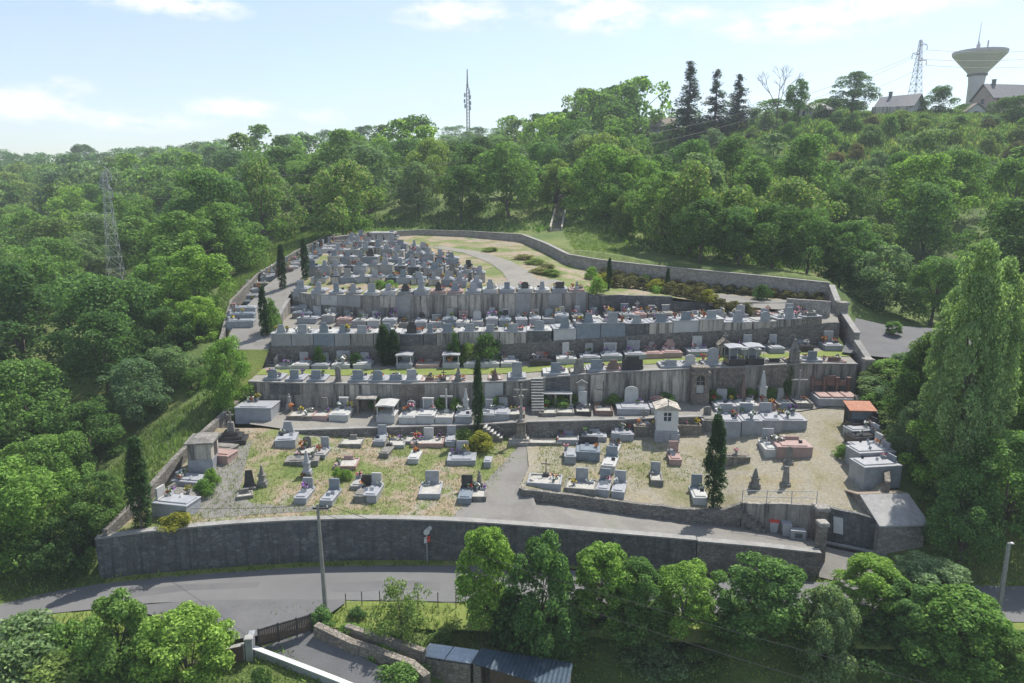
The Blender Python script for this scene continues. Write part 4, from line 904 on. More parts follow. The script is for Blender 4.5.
foliage('leaf_yellow', (.22, .22, .04), (.32, .29, .05), sc=1.5)
foliage('leaf_rust', (0.13, 0.11, 0.055), (0.17, 0.16, 0.08), sc=1.5)
foliage('leaf_blossom', (.3, .3, .16), (.2, .22, .09))
foliage('leaf_pale', (.13, .19, .06), (.18, .23, .1))

def leaf_mesh(name, c, n, size, mats, mi=None, asp=.55, up=None):
    """one small kite-shaped leaf per row of c, facing n"""
    N = len(c); rs = np.random.RandomState(len(name) + N)
    n = n / np.maximum(np.linalg.norm(n, axis=1, keepdims=True), 1e-6)
    a = rs.normal(size=(N, 3)) if up is None else np.tile(np.array(up, float), (N, 1)) + rs.normal(size=(N, 3)) * .35
    e1 = a - (a * n).sum(1, keepdims=True) * n; e1 /= np.maximum(np.linalg.norm(e1, axis=1, keepdims=True), 1e-6)
    e2 = np.cross(n, e1)
    s = (size * rs.uniform(.6, 1.3, N))[:, None]
    v = np.stack([c - e1 * s * .5, c + e2 * s * asp * .5, c + e1 * s * .5 + n * s * .08, c - e2 * s * asp * .5], 1).reshape(-1, 3)
    me = bpy.data.meshes.new(name)
    me.vertices.add(4 * N); me.vertices.foreach_set('co', v.ravel().astype(np.float32))
    me.loops.add(4 * N); me.loops.foreach_set('vertex_index', np.arange(4 * N, dtype=np.int32))
    me.polygons.add(N); me.polygons.foreach_set('loop_start', np.arange(0, 4 * N, 4, dtype=np.int32)); me.polygons.foreach_set('loop_total', np.full(N, 4, dtype=np.int32))
    for m_ in mats: me.materials.append(m_)
    if mi is not None: me.polygons.foreach_set('material_index', mi.astype(np.int32))
    me.update(); me.validate()
    return me
def crown_points(rs, H, Rr, base, prof, nclump, nleaf, rc, lob=.25, flat=.75, face=.85):
    """leaf positions and facings: clumps of leaves strung over an uneven crown"""
    C, Nn = [], []
    ph = rs.uniform(0, 6.28, 6)
    cs = []
    for _ in range(nclump):
        t = rs.beta(1.3, 1.15); z = base + (H - base) * t
        a = rs.uniform(0, 6.28)
        rmax = Rr * prof(t) * (1 + lob * math.sin(2 * a + ph[0] + 3 * t) + lob * .8 * math.sin(3 * a + ph[1] - 5 * t) + lob * .6 * math.sin(5 * a + ph[2] + 7 * t))
        r = rmax * (rs.uniform(.15, 1) ** .45)
        cs.append((r * math.cos(a), r * math.sin(a), z, rc * rs.uniform(.6, 1.35)))
    for x, y, z, q in cs:
        k = int(nleaf * (q / rc) ** 1.6)
        d = rs.normal(size=(k, 3)); d[:, 2] += .7; d /= np.linalg.norm(d, axis=1, keepdims=True)
        rad = q * rs.uniform(.4, 1.05, (k, 1)) ** .5
        c = d * rad * np.array([1, 1, flat]) + np.array([x, y, z])
        C.append(c); Nn.append(d * face + rs.normal(size=(k, 3)) * (.95 - face * .45) + np.array([0, 0, .25]))
    return np.concatenate(C), np.concatenate(Nn), cs
def trunk_mesh(name, rs, H, base, cs, r0, nl=8, n=7):
    mb = MB()
    top = base + (H - base) * .55
    bend = rs.uniform(-.25, .25, 2)
    mb.tube([(0, 0, -.6), (bend[0] * .3, bend[1] * .3, base * .5), (bend[0], bend[1], base), (bend[0] * 1.6, bend[1] * 1.6, top)], [r0 * 1.25, r0, r0 * .8, r0 * .3], n)
    for k in rs.choice(len(cs), min(nl, len(cs)), replace=False):
        x, y, z, q = cs[k]
        z0 = base * .75 + (top - base * .75) * rs.uniform(.0, .7)
        mb.tube([(bend[0], bend[1], z0), (x * .45, y * .45, z0 + (z - z0) * .6), (x, y, z)], [r0 * .45, r0 * .28, r0 * .08], 5)
    o = mb.build(name, M['bark'], smooth=True); me = o.data; bpy.data.objects.remove(o); return me
PRO = {}
def proto(key, seed, H, Rr, base, prof, nclump, nleaf, rc, leaf, mats, blossom=0, r0=.2, nl=8, lob=.25, asp=.55, up=None, flat=.92, face=.85):
    rs = np.random.RandomState(seed)
    c, n, cs = crown_points(rs, H, Rr, base, prof, nclump, nleaf, rc, lob, flat, face)
    mi = None
    if blossom:
        rad = np.hypot(c[:, 0], c[:, 1]) / Rr + (c[:, 2] - base) / (H - base)
        mi = ((rs.uniform(size=len(c)) < blossom) & (rad > 1.0)).astype(int)
    PRO[key] = (leaf_mesh('crown', c, n, leaf, [M[x] for x in mats], mi, asp, up), trunk_mesh('trunk', rs, H, base, cs, r0, nl), H, Rr)
rnd_p = lambda t: math.sqrt(max(0, 1 - (2 * t - .85) ** 2 / 1.35)) if t < .95 else .3
egg = lambda t: math.sin(math.pi * min(1, .12 + .88 * t) ** .8) ** .7
dome = lambda t: math.sqrt(max(.02, 1 - t ** 2.2))
column_p = lambda t: (min(1, t * 2.2 + .5)) * (1 - t ** 6) ** .7
for k in range(4): proto(f'wood{k}', 10 + k, 11, 4.2, 1.6, rnd_p, 50, 200, 1.3, .38, ['leaf_mid'], r0=.24)
for k in range(2): proto(f'tall{k}', 20 + k, 13, 3.6, 1.6, egg, 48, 200, 1.15, .38, ['leaf_mid'], r0=.24)
proto('far0', 31, 10, 4.4, .4, rnd_p, 40, 60, 1.6, .75, ['leaf_mid'], r0=.25, nl=3)
proto('far1', 32, 11, 4.0, .4, egg, 40, 60, 1.5, .75, ['leaf_mid'], r0=.25, nl=3)
for k in range(4): proto(f'near{k}', 40 + k, 7.5, 2.6, .9, rnd_p, 92, 240, .68, .26, ['leaf_mid'], r0=.14, nl=12, lob=.14)
proto('big0', 50, 11, 4.8, 1.5, rnd_p, 64, 300, 1.2, .34, ['leaf_mid'], r0=.28, nl=10)
proto('big1', 51, 11, 4.4, 1.2, rnd_p, 95, 220, 1.1, .32, ['leaf_mid'], r0=.28, nl=10)
proto('chestnut', 60, 9.5, 5.6, .8, dome, 62, 170, 1.3, .42, ['leaf_mid', 'leaf_blossom'], blossom=.3, r0=.3)
proto('poplar', 70, 19, 2.9, 2.0, column_p, 170, 190, .95, .3, ['leaf_mid'], r0=.3, nl=16, lob=.16, face=.3)
proto('cypress', 80, 7, .62, .15, lambda t: min(1, .55 + t * 1.6) * (1 - t ** 2.6) ** .75, 120, 70, .24, .2, ['leaf_cypress'], r0=.09, nl=4, lob=.06, asp=.4, up=(0, 0, 1), flat=1.8)
for k in range(3): proto(f'bush{k}', 90 + k, 1.7, 1.25, .05, dome, 46, 90, .42, .17, ['leaf_mid'], r0=.05, nl=10, lob=.2)
proto('airy', 95, 3.6, 1.7, .3, egg, 60, 75, .42, .17, ['leaf_olive'], r0=.05, nl=30, lob=.3)
# conifers: drooping tiers of sprays
def conifer(key, seed, H, Rr, tiers):
    rs = np.random.RandomState(seed); C, Nn = [], []; mb = MB()
    mb.tube([(0, 0, -.5), (0, 0, H * .5), (0, 0, H)], [.25, .16, .03], 6)
    for i in range(tiers):
        t = (i + .5) / tiers; z_ = .8 + (H - .8) * t
        nb = max(4, int(9 * (1 - t)) + 2)
        for b in range(nb):
            if rs.rand() < .2: continue
            z = z_ + rs.uniform(-.35, .35) * H / tiers * 1.6; a = 6.28 * (b + rs.rand() * .9) / nb; rl = Rr * (1 - t) ** .85 * rs.uniform(.45, 1.3) + .2
            k = int(40 + 90 * rl / Rr)
            u = rs.uniform(.1, 1, k) ** .7
            x = np.cos(a) * rl * u + rs.normal(size=k) * .24; y = np.sin(a) * rl * u + rs.normal(size=k) * .24
            zz_ = z + .25 * rl * u ** 2 - .12 * rl - rs.uniform(0, .95, k) * u
            C.append(np.stack([x, y, zz_], 1)); Nn.append(np.stack([rs.normal(size=k) * .4, rs.normal(size=k) * .4, np.ones(k)], 1))
            mb.tube([(0, 0, z - .1), (math.cos(a) * rl * .9, math.sin(a) * rl * .9, z + .1 * rl)], [.05, .015], 4)
    o = mb.build('trunk', M['bark']); tm = o.data; bpy.data.objects.remove(o)
    PRO[key] = (leaf_mesh('crown', np.concatenate(C), np.concatenate(Nn), .42, [M['leaf_conifer']], None, .5), tm, H, Rr)
conifer('conifer0', 3, 13, 3.4, 21); conifer('conifer1', 4, 11, 3.0, 18); conifer('conifer2', 9, 12, 3.3, 16)

TREES = []
def tree(key, loc, H, Rr, tone, name='tree', label='', cat='tree', group=None, crown='crown', trunk=True, turn=None):
    cm, tm, H0, R0 = PRO[key]
    e = empty(name, loc, rnd.uniform(0, 6.28) if turn is None else turn)
    e.scale = (Rr / R0, Rr / R0, H / H0)
    tag(e, label, cat, group)
    c = link(crown, cm, e)
    if tone:
        c.material_slots[0].link = 'OBJECT'; c.material_slots[0].material = M[tone]
    if trunk: link('trunk', tm, e)
    TREES.append((e, H, Rr))
    return e
def tree_px(key, px, pb, pt, wpx, tone, label, z=None, **kw):
    b = G(px, pb) if z is None else P(px, pb, z)
    zc = proj(b)[2]; H = max(.4, topz(b.y, pt) - b.z); Rr = wpx / 2 * zc / F
    if z is None: b.z -= .05
    return tree(key, b, H, Rr, tone, label=label, **kw)
def tree_at(key, px, Y, pt, wpx, tone, label, **kw):
    b = col(px, Y); zc = proj(b)[2]
    H = topz(Y, pt) - b.z; Rr = wpx / 2 * zc / F
    if key.startswith(('big', 'wood')) and H < 2.05 * Rr: b.z -= 2.05 * Rr - H; H = 2.05 * Rr
    return tree(key, b, H, Rr, tone, label=label, **kw)

# the clipped row below the road
ROW = 'row of leafy trees below the road'
for i, (px, Y, pt, w_, tn, lb) in enumerate([(489, 41.5, 531, 62, 'leaf_bright', 'first tree, next to the blue shed roof, of the roadside row'), (540, 40.5, 541, 74, 'leaf_mid', 'broad dark tree behind the blue shed roof in the roadside row'), (603, 42.0, 546, 70, 'leaf_bright', 'third tree of the roadside row from the blue shed'), (636, 41.0, 562, 50, 'leaf_mid', 'slimmer tree wedged fourth in the roadside row'), (683, 41.0, 566, 66, 'leaf_bright', 'fifth tree of the roadside row with bright top'),
                                             (758, 40.5, 556, 88, 'leaf_mid', 'big round tree in the middle of the roadside row before the stone wall'), (822, 39.5, 590, 62, 'leaf_grey', 'low greyish tree next to the big round one in the roadside row'), (868, 42.5, 560, 66, 'leaf_bright', 'tree in front of the gate pillar, taller of two there'), (928, 43.0, 562, 82, 'leaf_grey', 'grey green tree standing behind the largest one near the concrete post'), (905, 40.5, 585, 60, 'leaf_mid', 'dark tree tucked between others near the concrete post'), (950, 39.2, 592, 98, 'leaf_bright', 'largest bright tree at the concrete post end of the row'), (1010, 38.5, 634, 60, 'leaf_mid', 'low tree cut by the frame beyond the concrete post')]):
    tree_at(f'near{i % 4}', px, Y, pt + 2, w_ * .9, tn, lb, group=ROW)
for i, (px, pb, pt, w_, tn, lb) in enumerate([(515, 650, 600, 60, 'leaf_dark', 'dark shrub under the first roadside trees'), (570, 640, 605, 60, 'leaf_dark', 'dark shrub between two roadside trunks'), (655, 668, 645, 60, 'leaf_grey', 'grey green shrub on the grass under the roadside row'), (700, 672, 652, 46, 'leaf_olive', 'olive shrub on the grass under the roadside row'), (870, 655, 628, 70, 'leaf_dark', 'dark undergrowth shrub below the roadside row near the post'), (985, 672, 640, 60, 'leaf_mid', 'shrub at the foot of the concrete post'), (735, 640, 612, 60, 'leaf_dark', 'dark undergrowth shrub behind the big round roadside tree'), (640, 634, 608, 64, 'leaf_dark', 'dark shrub behind the slimmer roadside tree'), (800, 640, 612, 50, 'leaf_dark', 'dark shrub between the round tree and the greyish one')]):
    tree_px(f'bush{i % 3}', px, pb, pt, w_, tn, lb, name='shrub', cat='shrub', group='shrubs under the roadside row', crown='foliage')
# garden side
tree_at('near1', 124, 37.5, 601, 64, 'leaf_mid', 'loose garden tree below the road bend, taller of two', name='tree')
tree_at('near3', 193, 36.5, 615, 76, 'leaf_bright', 'rounded garden tree beside the white garden wall')
for i, (px, pb, pt, w_, tn, lb) in enumerate([(20, 668, 628, 80, 'leaf_grey', 'grey green bush below the road bend, beside the taller garden tree'), (58, 672, 632, 60, 'leaf_mid', 'mid green bush below the road bend'), (95, 690, 650, 70, 'leaf_bright', 'bright bush in front of the taller garden tree'), (15, 700, 655, 90, 'leaf_grey', 'pale bush at the bottom of the garden slope'), (60, 705, 664, 80, 'leaf_olive', 'olive bush at the bottom of the garden slope'), (150, 690, 645, 60, 'leaf_dark', 'dark bush between the two garden trees'), (88, 660, 634, 40, 'leaf_dark', 'small dark bush on the road verge'), (322, 628, 610, 26, 'leaf_mid', 'bush by the gate post beside the wooden pole'), (350, 640, 626, 28, 'leaf_bright', 'low bush on the stone garden bed'), (398, 694, 670, 54, 'leaf_mid', 'bush at the bottom edge of the asphalt drive'), (357, 618, 609, 16, 'leaf_dark', 'small dark shrub by the wire fence'), (385, 655, 645, 30, 'leaf_bright', 'weeds on the garden wall below the yellowish shrub'), (440, 645, 632, 26, 'leaf_olive', 'tuft beside the grey sheets'), (262, 700, 672, 20, 'leaf_dark', 'tiny shrub on the garden lawn')]):
    tree_px(f'bush{i % 3}', px, pb, pt, w_, tn, lb, name='bush', cat='bush', group='bushes of the roadside gardens', crown='foliage')
tree_px('airy', 403, 640, 583, 50, 'leaf_olive', 'airy yellowish shrub on the garden bank beside the wire fence', name='shrub', cat='shrub')
# cypresses
for px, pb, pt, w_, lb in [(143, 528, 441, 21, 'thick dark cypress in the meadow corner at the end of the road wall'), (478.5, 437.5, 362, 11, 'slender cypress standing through the terrace path by the small steps'), (713, 507, 419, 20, 'tall dark cypress rising from the dry stone wall above the drive'), (283, 289, 246, 8.5, 'cypress on the grass beside the side path, lower of the pair'), (305.5, 279, 240, 8, 'cypress by the pale streaked wall end, upper of the pair'), (265, 336, 288, 9, 'thin cypress beside a bush at the side path'), (384, 365, 326, 14, 'dark clipped cypress at the stone wall, thicker of the pair'), (394, 365, 331, 12, 'dark clipped cypress at the stone wall, shorter of the pair'), (609, 290, 259, 6, 'thin cypress by the perimeter wall next to the bright bush'), (667, 300, 269, 5.5, 'thin cypress by the columbarium path')]:
    tree_px('cypress', px, pb, pt, w_, None, lb, name='cypress', cat='cypress')
# shrubs inside the cemetery
for i, (px, pb, pt, w_, tn, lb) in enumerate([(176, 526, 515, 32, 'leaf_yellow', 'yellow flowering mound near the big cypress'), (212, 484, 470, 14, 'leaf_bright', 'green tuft beside the meadow wall graves, upper'), (204, 494, 480, 18, 'leaf_bright', 'green tuft beside the meadow wall graves, lower'), (466, 444, 430, 22, 'leaf_olive', 'yellowish bush at the foot of the slender cypress'), (481, 448, 433, 26, 'leaf_yellow', 'yellow bush at the foot of the slender cypress'), (268, 405, 386, 20, 'leaf_mid', 'shrub growing against the tall wall at the meadow end'), (338, 479, 469, 10, 'leaf_bright', 'clipped low green hedge plant among the lower graves, first'), (346, 479, 470, 12, 'leaf_bright', 'clipped low green hedge plant among the lower graves, second'), (272, 332, 303, 18, 'leaf_mid', 'bush beside the thin cypress at the side path'), (290, 296, 285, 12, 'leaf_dark', 'dark bush at the end of the pale streaked wall'), (380, 290, 281, 12, 'leaf_bright', 'bright hedge plant among the top tombs, first'), (390, 290, 281, 14, 'leaf_bright', 'bright hedge plant among the top tombs, second'), (320, 366, 349, 12, 'leaf_dark', 'dark shrub against the stone wall, next to the stairs'), (356, 366, 354, 12, 'leaf_dark', 'dark shrub against the stone wall, next to a white headstone'), (455, 364, 336, 12, 'leaf_dark', 'ivy shrub climbing the stone wall behind the white canopy tomb'), (489, 363, 338, 26, 'leaf_dark', 'wide dark shrub against the stone wall above the slender cypress'), (469, 364, 345, 18, 'leaf_olive', 'olive shrub against the stone wall'), (649, 346, 330, 12, 'leaf_pale', 'pale leafy shrub in front of the dark vaults'), (596, 294, 279, 18, 'leaf_bright', 'bright round bush at the end of the pale wall'), (656, 306, 288, 20, 'leaf_bright', 'bright round bush below the columbarium path'), (591, 279, 268, 14, 'leaf_bright', 'bright bush at the foot of the perimeter wall'), (643, 286, 276, 12, 'leaf_dark', 'dark bush at the foot of the perimeter wall beside the thin cypress'), (762, 299, 286, 16, 'leaf_dark', 'dark bush at the foot of the perimeter wall near its corner'), (528, 402, 388, 16, 'leaf_mid', 'shrub at the foot of the tall wall stairs'), (841, 457, 446, 15, 'leaf_bright', 'bright bush on the gravel beside the pale tombs'), (786, 396, 366, 10, 'leaf_dark', 'ivy column on the tall wall behind the stone cross')]):
    tree_px(f'bush{i % 3}', px, pb, pt, w_, tn, lb, name='shrub', cat='shrub', group='shrubs of the cemetery', crown='foliage')
for i, (px, w_) in enumerate([(543, 22), (561, 20), (574, 14), (612, 16), (665, 20), (712, 16), (730, 16), (748, 14), (768, 16), (378, 16), (440, 10), (456, 12), (497, 14)]):
    p = at_px(L['W3'][0], px); b = Vector((p.x, p.y - .45, p.z)); zc = proj(b)[2]
    tree(f'bush{i % 3}', b, .95, w_ / 2 * zc / F, 'leaf_mid', 'shrub', 'green shrub growing along the foot of the tall grey wall', 'shrub', 'shrubs along the foot of the tall grey wall', 'foliage')
for i, px in enumerate(range(604, 752, 13)):   # clipped rust and green border below the columbarium
    b = P(px, 297 + max(0, (px - 640)) * .1, 14.1); b.z = drop(b.x, b.y); zc = proj(b)[2]
    tree(f'bush{i % 3}', b, 1.3, 8.5 * zc / F, 'leaf_rust' if i % 4 else 'leaf_yellow', 'shrub', 'rusty ground shrub of the border below the columbarium slabs' if i % 4 else 'yellowing ground shrub of the border below the columbarium slabs', 'shrub', 'border shrubs below the columbarium', 'foliage')
for i, px in enumerate(range(604, 826, 14)):
    f_ = at_px(L['W6'][0], px); b = Vector((f_.x, f_.y - .8, f_.z)); b.z = drop(b.x, b.y); zc = proj(b)[2]
    tree(f'bush{i % 3}', b, .9, 8 * zc / F, 'leaf_rust', 'shrub', 'low rusty shrub at the foot of the pale perimeter wall', 'shrub', 'low shrubs along the perimeter wall', 'foliage')
for i, (px, py, h_) in enumerate([(490, 251, .8), (524, 259, 1.0), (536, 264, 1.2), (546, 270, 1.2), (552, 275, 1.1), (540, 273, 1.0)]):
    b = G(px, py); tree(f'bush{i % 3}', b, h_ * .6, 1.3, 'leaf_straw' if i % 2 else 'leaf_olive', 'shrub', 'withered straw scrub on the bank above the grass path' if i % 2 else 'olive scrub on the bank above the grass path', 'shrub', 'scrub on the bank above the grass path', 'foliage')
# named big trees
BIGT = 'big trees around the cemetery'
for key, px, Y, pt, w_, tn, lb in [('big0', 12, 47.5, 470, 108, 'leaf_bright', 'bright tree overhanging the road bend'), ('big1', 100, 49.3, 478, 64, 'leaf_dark', 'dark tree at the foot of the road wall beside the meadow'), ('big0', 56, 56, 442, 80, 'leaf_mid', 'tree behind the bright one at the road bend'), ('big1', 66, 47.2, 520, 62, 'leaf_dark', 'low dark tree between the bright one and the road wall'), ('big0', -45, 46, 500, 90, 'leaf_mid', 'tree cut by the frame beyond the bright one at the bend'), ('big1', 200, 80, 300, 52, 'leaf_bright', 'tree at the lower end of the grass slope beside the side path'), ('big0', 196, 70, 372, 40, 'leaf_dark', 'dark low tree above the meadow beside the bright one'), ('big1', 140, 68, 363, 64, 'leaf_grey', 'pale grey green tree at the meadow edge below the pylon'), ('big0', 172, 72, 352, 56, 'leaf_grey', 'greyish tree above the meadow next to the pale one'), ('big0', 234, 66.5, 344, 48, 'leaf_bright', 'bright tree at the bottom of the side path'), ('big1', 35, 66, 366, 100, 'leaf_mid', 'wide tree on the low slope across the meadow'), ('big0', 95, 63, 408, 76, 'leaf_dark', 'dark tree in the hollow beside the meadow'),
                                 ('big1', 226, 108, 208, 74, 'leaf_mid', 'great round tree beside the grass slope, lower lobe'), ('wood1', 210, 114, 180, 76, 'leaf_mid', 'great round tree beside the grass slope, taller one behind'), ('big1', 168, 92, 262, 80, 'leaf_bright', 'broad tree beside the slope under the pylon'), ('big0', 100, 80, 284, 110, 'leaf_mid', 'massive tree in front of the pylon'), ('big1', 170, 78, 312, 66, 'leaf_dark', 'dark tree at the upper end of the meadow'),
                                 ('chestnut', 345, 126, 169, 82, None, 'flowering chestnut with cream blossom above the wall corner'), ('chestnut', 262, 128, 168, 66, None, 'flowering chestnut behind the great round tree'), ('chestnut', 790, 112, 186, 80, None, 'flowering chestnut in the wood behind the perimeter wall, upper'), ('chestnut', 735, 104, 194, 78, None, 'flowering chestnut directly behind the perimeter wall'), ('chestnut', 690, 108, 172, 70, None, 'flowering chestnut above the cypress of the columbarium'),
                                 ('big0', 602, 134, 152, 84, 'leaf_bright', 'vivid green maple above the hillside steps'), ('big1', 634, 128, 160, 66, 'leaf_bright', 'vivid green maple beside the larger one'), ('big0', 626, 118, 196, 32, 'leaf_pale', 'small pale tree in the grass below the vivid maples'), ('big1', 660, 112, 176, 60, 'leaf_mid', 'tree at the edge of the hillside grass by the perimeter wall')]:
    tree_at(key, px, Y, pt, w_, tn, lb, group=BIGT)
for i, (px, Y, pt, w_, tn, lb) in enumerate([(700, 100.5, 205, 52, 'leaf_dark', 'dark low tree touching the perimeter wall behind the columbarium'), (738, 99, 212, 50, 'leaf_mid', 'second low tree touching the perimeter wall behind the dark slabs'), (772, 98, 210, 52, 'leaf_dark', 'third low tree touching the perimeter wall, before its corner'), (806, 97, 214, 50, 'leaf_mid', 'low tree just behind the corner of the perimeter wall'), (838, 94, 240, 44, 'leaf_dark', 'dark low tree beyond the perimeter wall corner above the lane')]):
    tree_at(f'wood{i % 4}', px, Y, pt, w_, tn, lb, group=BIGT)
# right hand side above the hut
for key, px, Y, pt, w_, tn, lb in [('poplar', 952, 52, 248, 46, 'leaf_poplar', 'tall poplar behind the hut, full height'), ('poplar', 980, 54, 264, 42, 'leaf_poplar', 'second tall poplar growing against the first'), ('poplar', 934, 55, 292, 34, 'leaf_poplar', 'shorter poplar on the lane side of the pair'),
                                 ('big0', 938, 54, 428, 80, 'leaf_bright', 'bright tree leaning over the hut roof'), ('big1', 1000, 49, 440, 96, 'leaf_mid', 'broad tree at the foot of the poplars'), ('big1', 912, 60, 350, 52, 'leaf_dark', 'dark tree beside the sunlit mound'), ('big0', 928, 60, 338, 54, 'leaf_olive', 'tree between the mound and the poplars'), ('big0', 1015, 60, 330, 70, 'leaf_bright', 'bright tree beyond the poplars'), ('big1', 960, 47.8, 478, 70, 'leaf_mid', 'low tree in front of the poplars above the verge'), ('big0', 1040, 55, 400, 80, 'leaf_mid', 'tree at the frame edge beyond the poplars'), ('big1', 910, 57, 405, 40, 'leaf_grey', 'slim greyish tree above the wall of pale tombs'),
                                 ('near0', 893, 78, 322, 16, 'leaf_mid', 'sapling beside the upper lane'), ('big1', 880, 90, 250, 70, 'leaf_grey', 'pale tree above the upper lane'), ('big0', 930, 86, 262, 60, 'leaf_mid', 'tree above the upper lane behind the poplars'), ('big0', 850, 96, 226, 66, 'leaf_mid', 'tree behind the wall corner at the lane')]:
    tree_at(key, px, Y, pt, w_, tn, lb, group='trees around the hut and the lane')
# conifers and the rest of the skyline
for key, px, Y, pt, w_, lb in [('conifer0', 687, 205, 61, 44, 'tallest pointed conifer on the ridge'), ('conifer2', 714, 208, 70, 38, 'second pointed conifer on the ridge'), ('conifer1', 737, 212, 74, 32, 'third and smallest pointed conifer on the ridge')]:
    tree_at(key, px, Y, pt, w_, None, lb, name='conifer', cat='conifer', group='conifers on the ridge')
for key, px, Y, pt, w_, tn, lb in [('tall0', 852, 215, 75, 40, 'leaf_grey', 'birch like tree between two ridge houses'), ('wood2', 938, 222, 89, 30, 'leaf_dark', 'round dark tree between the pylon and the water tower'), ('wood3', 607, 235, 95, 42, 'leaf_mid', 'full tree on the ridge before the conifers'), ('tall1', 796, 200, 82, 26, 'leaf_mid', 'slim tree on the ridge by the leafless one'), ('tall0', 565, 260, 111, 12, 'leaf_dark', 'narrow tree on the ridge beside a gable'), ('wood0', 86, 420, 147, 26, 'leaf_dark', 'round tree standing above the distant woodline'), ('wood1', 1012, 205, 100, 40, 'leaf_dark', 'dark tree in front of the pink house')]:
    tree_at(key, px, Y, pt, w_, tn, lb, group='single trees on the skyline')
# leafless tree
b = col(776, 205); bm_ = MB(); rs_ = random.Random(5)
def twig(p, d, ln, r, dep):
    q = p + d * ln; bm_.tube([p, q], [r, r * .65], 4, cap=False)
    if dep:
        for _ in range(3):
            nd = (d + Vector((rs_.uniform(-.7, .7), rs_.uniform(-.7, .7), rs_.uniform(-.1, .5)))).normalized(); twig(q, nd, ln * .72, r * .6, dep - 1)
HB = topz(205, 72) - b.z
twig(Vector((0, 0, -.5)), Vector((0, 0, 1)), HB * .42, .22, 4)
e = empty('leafless_tree', b); tag(e, 'bare leafless tree on the ridge among green ones', 'tree'); bm_.build('trunk', M['bark'], e)

# the woods
def lin(x, pts):
    for (a, va), (b_, vb) in zip(pts, pts[1:]):
        if a <= x <= b_: return va + (vb - va) * (x - a) / (b_ - a)
    return pts[0][1] if x < pts[0][0] else pts[-1][1]
LEFT_EDGE = [(215, 360), (224, 340), (230, 310), (240, 276), (262, 240), (275, 222), (300, 208), (340, 204), (370, 208), (385, 200), (400, 176), (420, 142), (450, 108), (480, 84), (520, 66), (560, 76), (590, 60)]
def zone(px, py, Y):
    """what grows where the ground is seen at px,py"""
    if py > 585: return None
    if px < lin(py, LEFT_EDGE) and px < 345: return 'wood'
    if 300 <= px < 560 and py < 224: return 'wood'
    if 545 <= px < 575 and py < 190: return 'wood'
    if 575 <= px < 640 and py < 214: return 'wood'
    if px >= 640:
        if Y > 138 and 640 < px < 1040 and Y < 228: return 'scrub'
        if py < lin(px, [(640, 236), (700, 254), (830, 272), (842, 280), (870, 310), (905, 318), (1100, 322)]): return 'wood'
        if px > 940 and 375 < py < 500: return 'wood'
    return None
hz = np.full(1500, 600.0)
def mark(e, H, Rr):
    b = e.location; px, py, zc = proj((b.x, b.y, b.z + H)) if False else proj(Vector((b.x, b.y, b.z + H)))
    w_ = Rr * F / zc
    return px, py, w_, zc
cand = []
rf = random.Random(99)
placed = [(e.location.x, e.location.y, Rr) for e, H, Rr in TREES if H > 4]
Y = 50.0
pool = []
for _ in range(26000):
    y = 48 + 420 * rf.random() ** 1.25; half = (y * 1.0 + 10) * .78
    x = rf.uniform(-half, half)
    z = TB.ray_cast(Vector((x, y, 300)), Vector((0, 0, -1)))[0]
    if z is None: continue
    px, py, zc = proj(z)
    if not -60 < px < 1084: continue
    k = zone(px, py, y)
    if k is None: continue
    pool.append((y, x, z.z, px, py, zc, k))
grid = {}
def near_any(x, y, d):
    gx_, gy_ = int(x // 8), int(y // 8)
    for i in range(gx_ - 2, gx_ + 3):
        for j in range(gy_ - 2, gy_ + 3):
            for (a, b_, r) in grid.get((i, j), ()):
                if (a - x) ** 2 + (b_ - y) ** 2 < ((d + r) * .5) ** 2: return True
    return False
for a, b_, r in placed: grid.setdefault((int(a // 8), int(b_ // 8)), []).append((a, b_, r * 1.5))
acc = []
for (y, x, z, px, py, zc, k) in pool:
    sp = (4.4 if k == 'scrub' else 6.8) + y * .014
    if near_any(x, y, sp): continue
    grid.setdefault((int(x // 8), int(y // 8)), []).append((x, y, sp))
    acc.append((y, x, z, px, py, zc, k))
acc.sort()
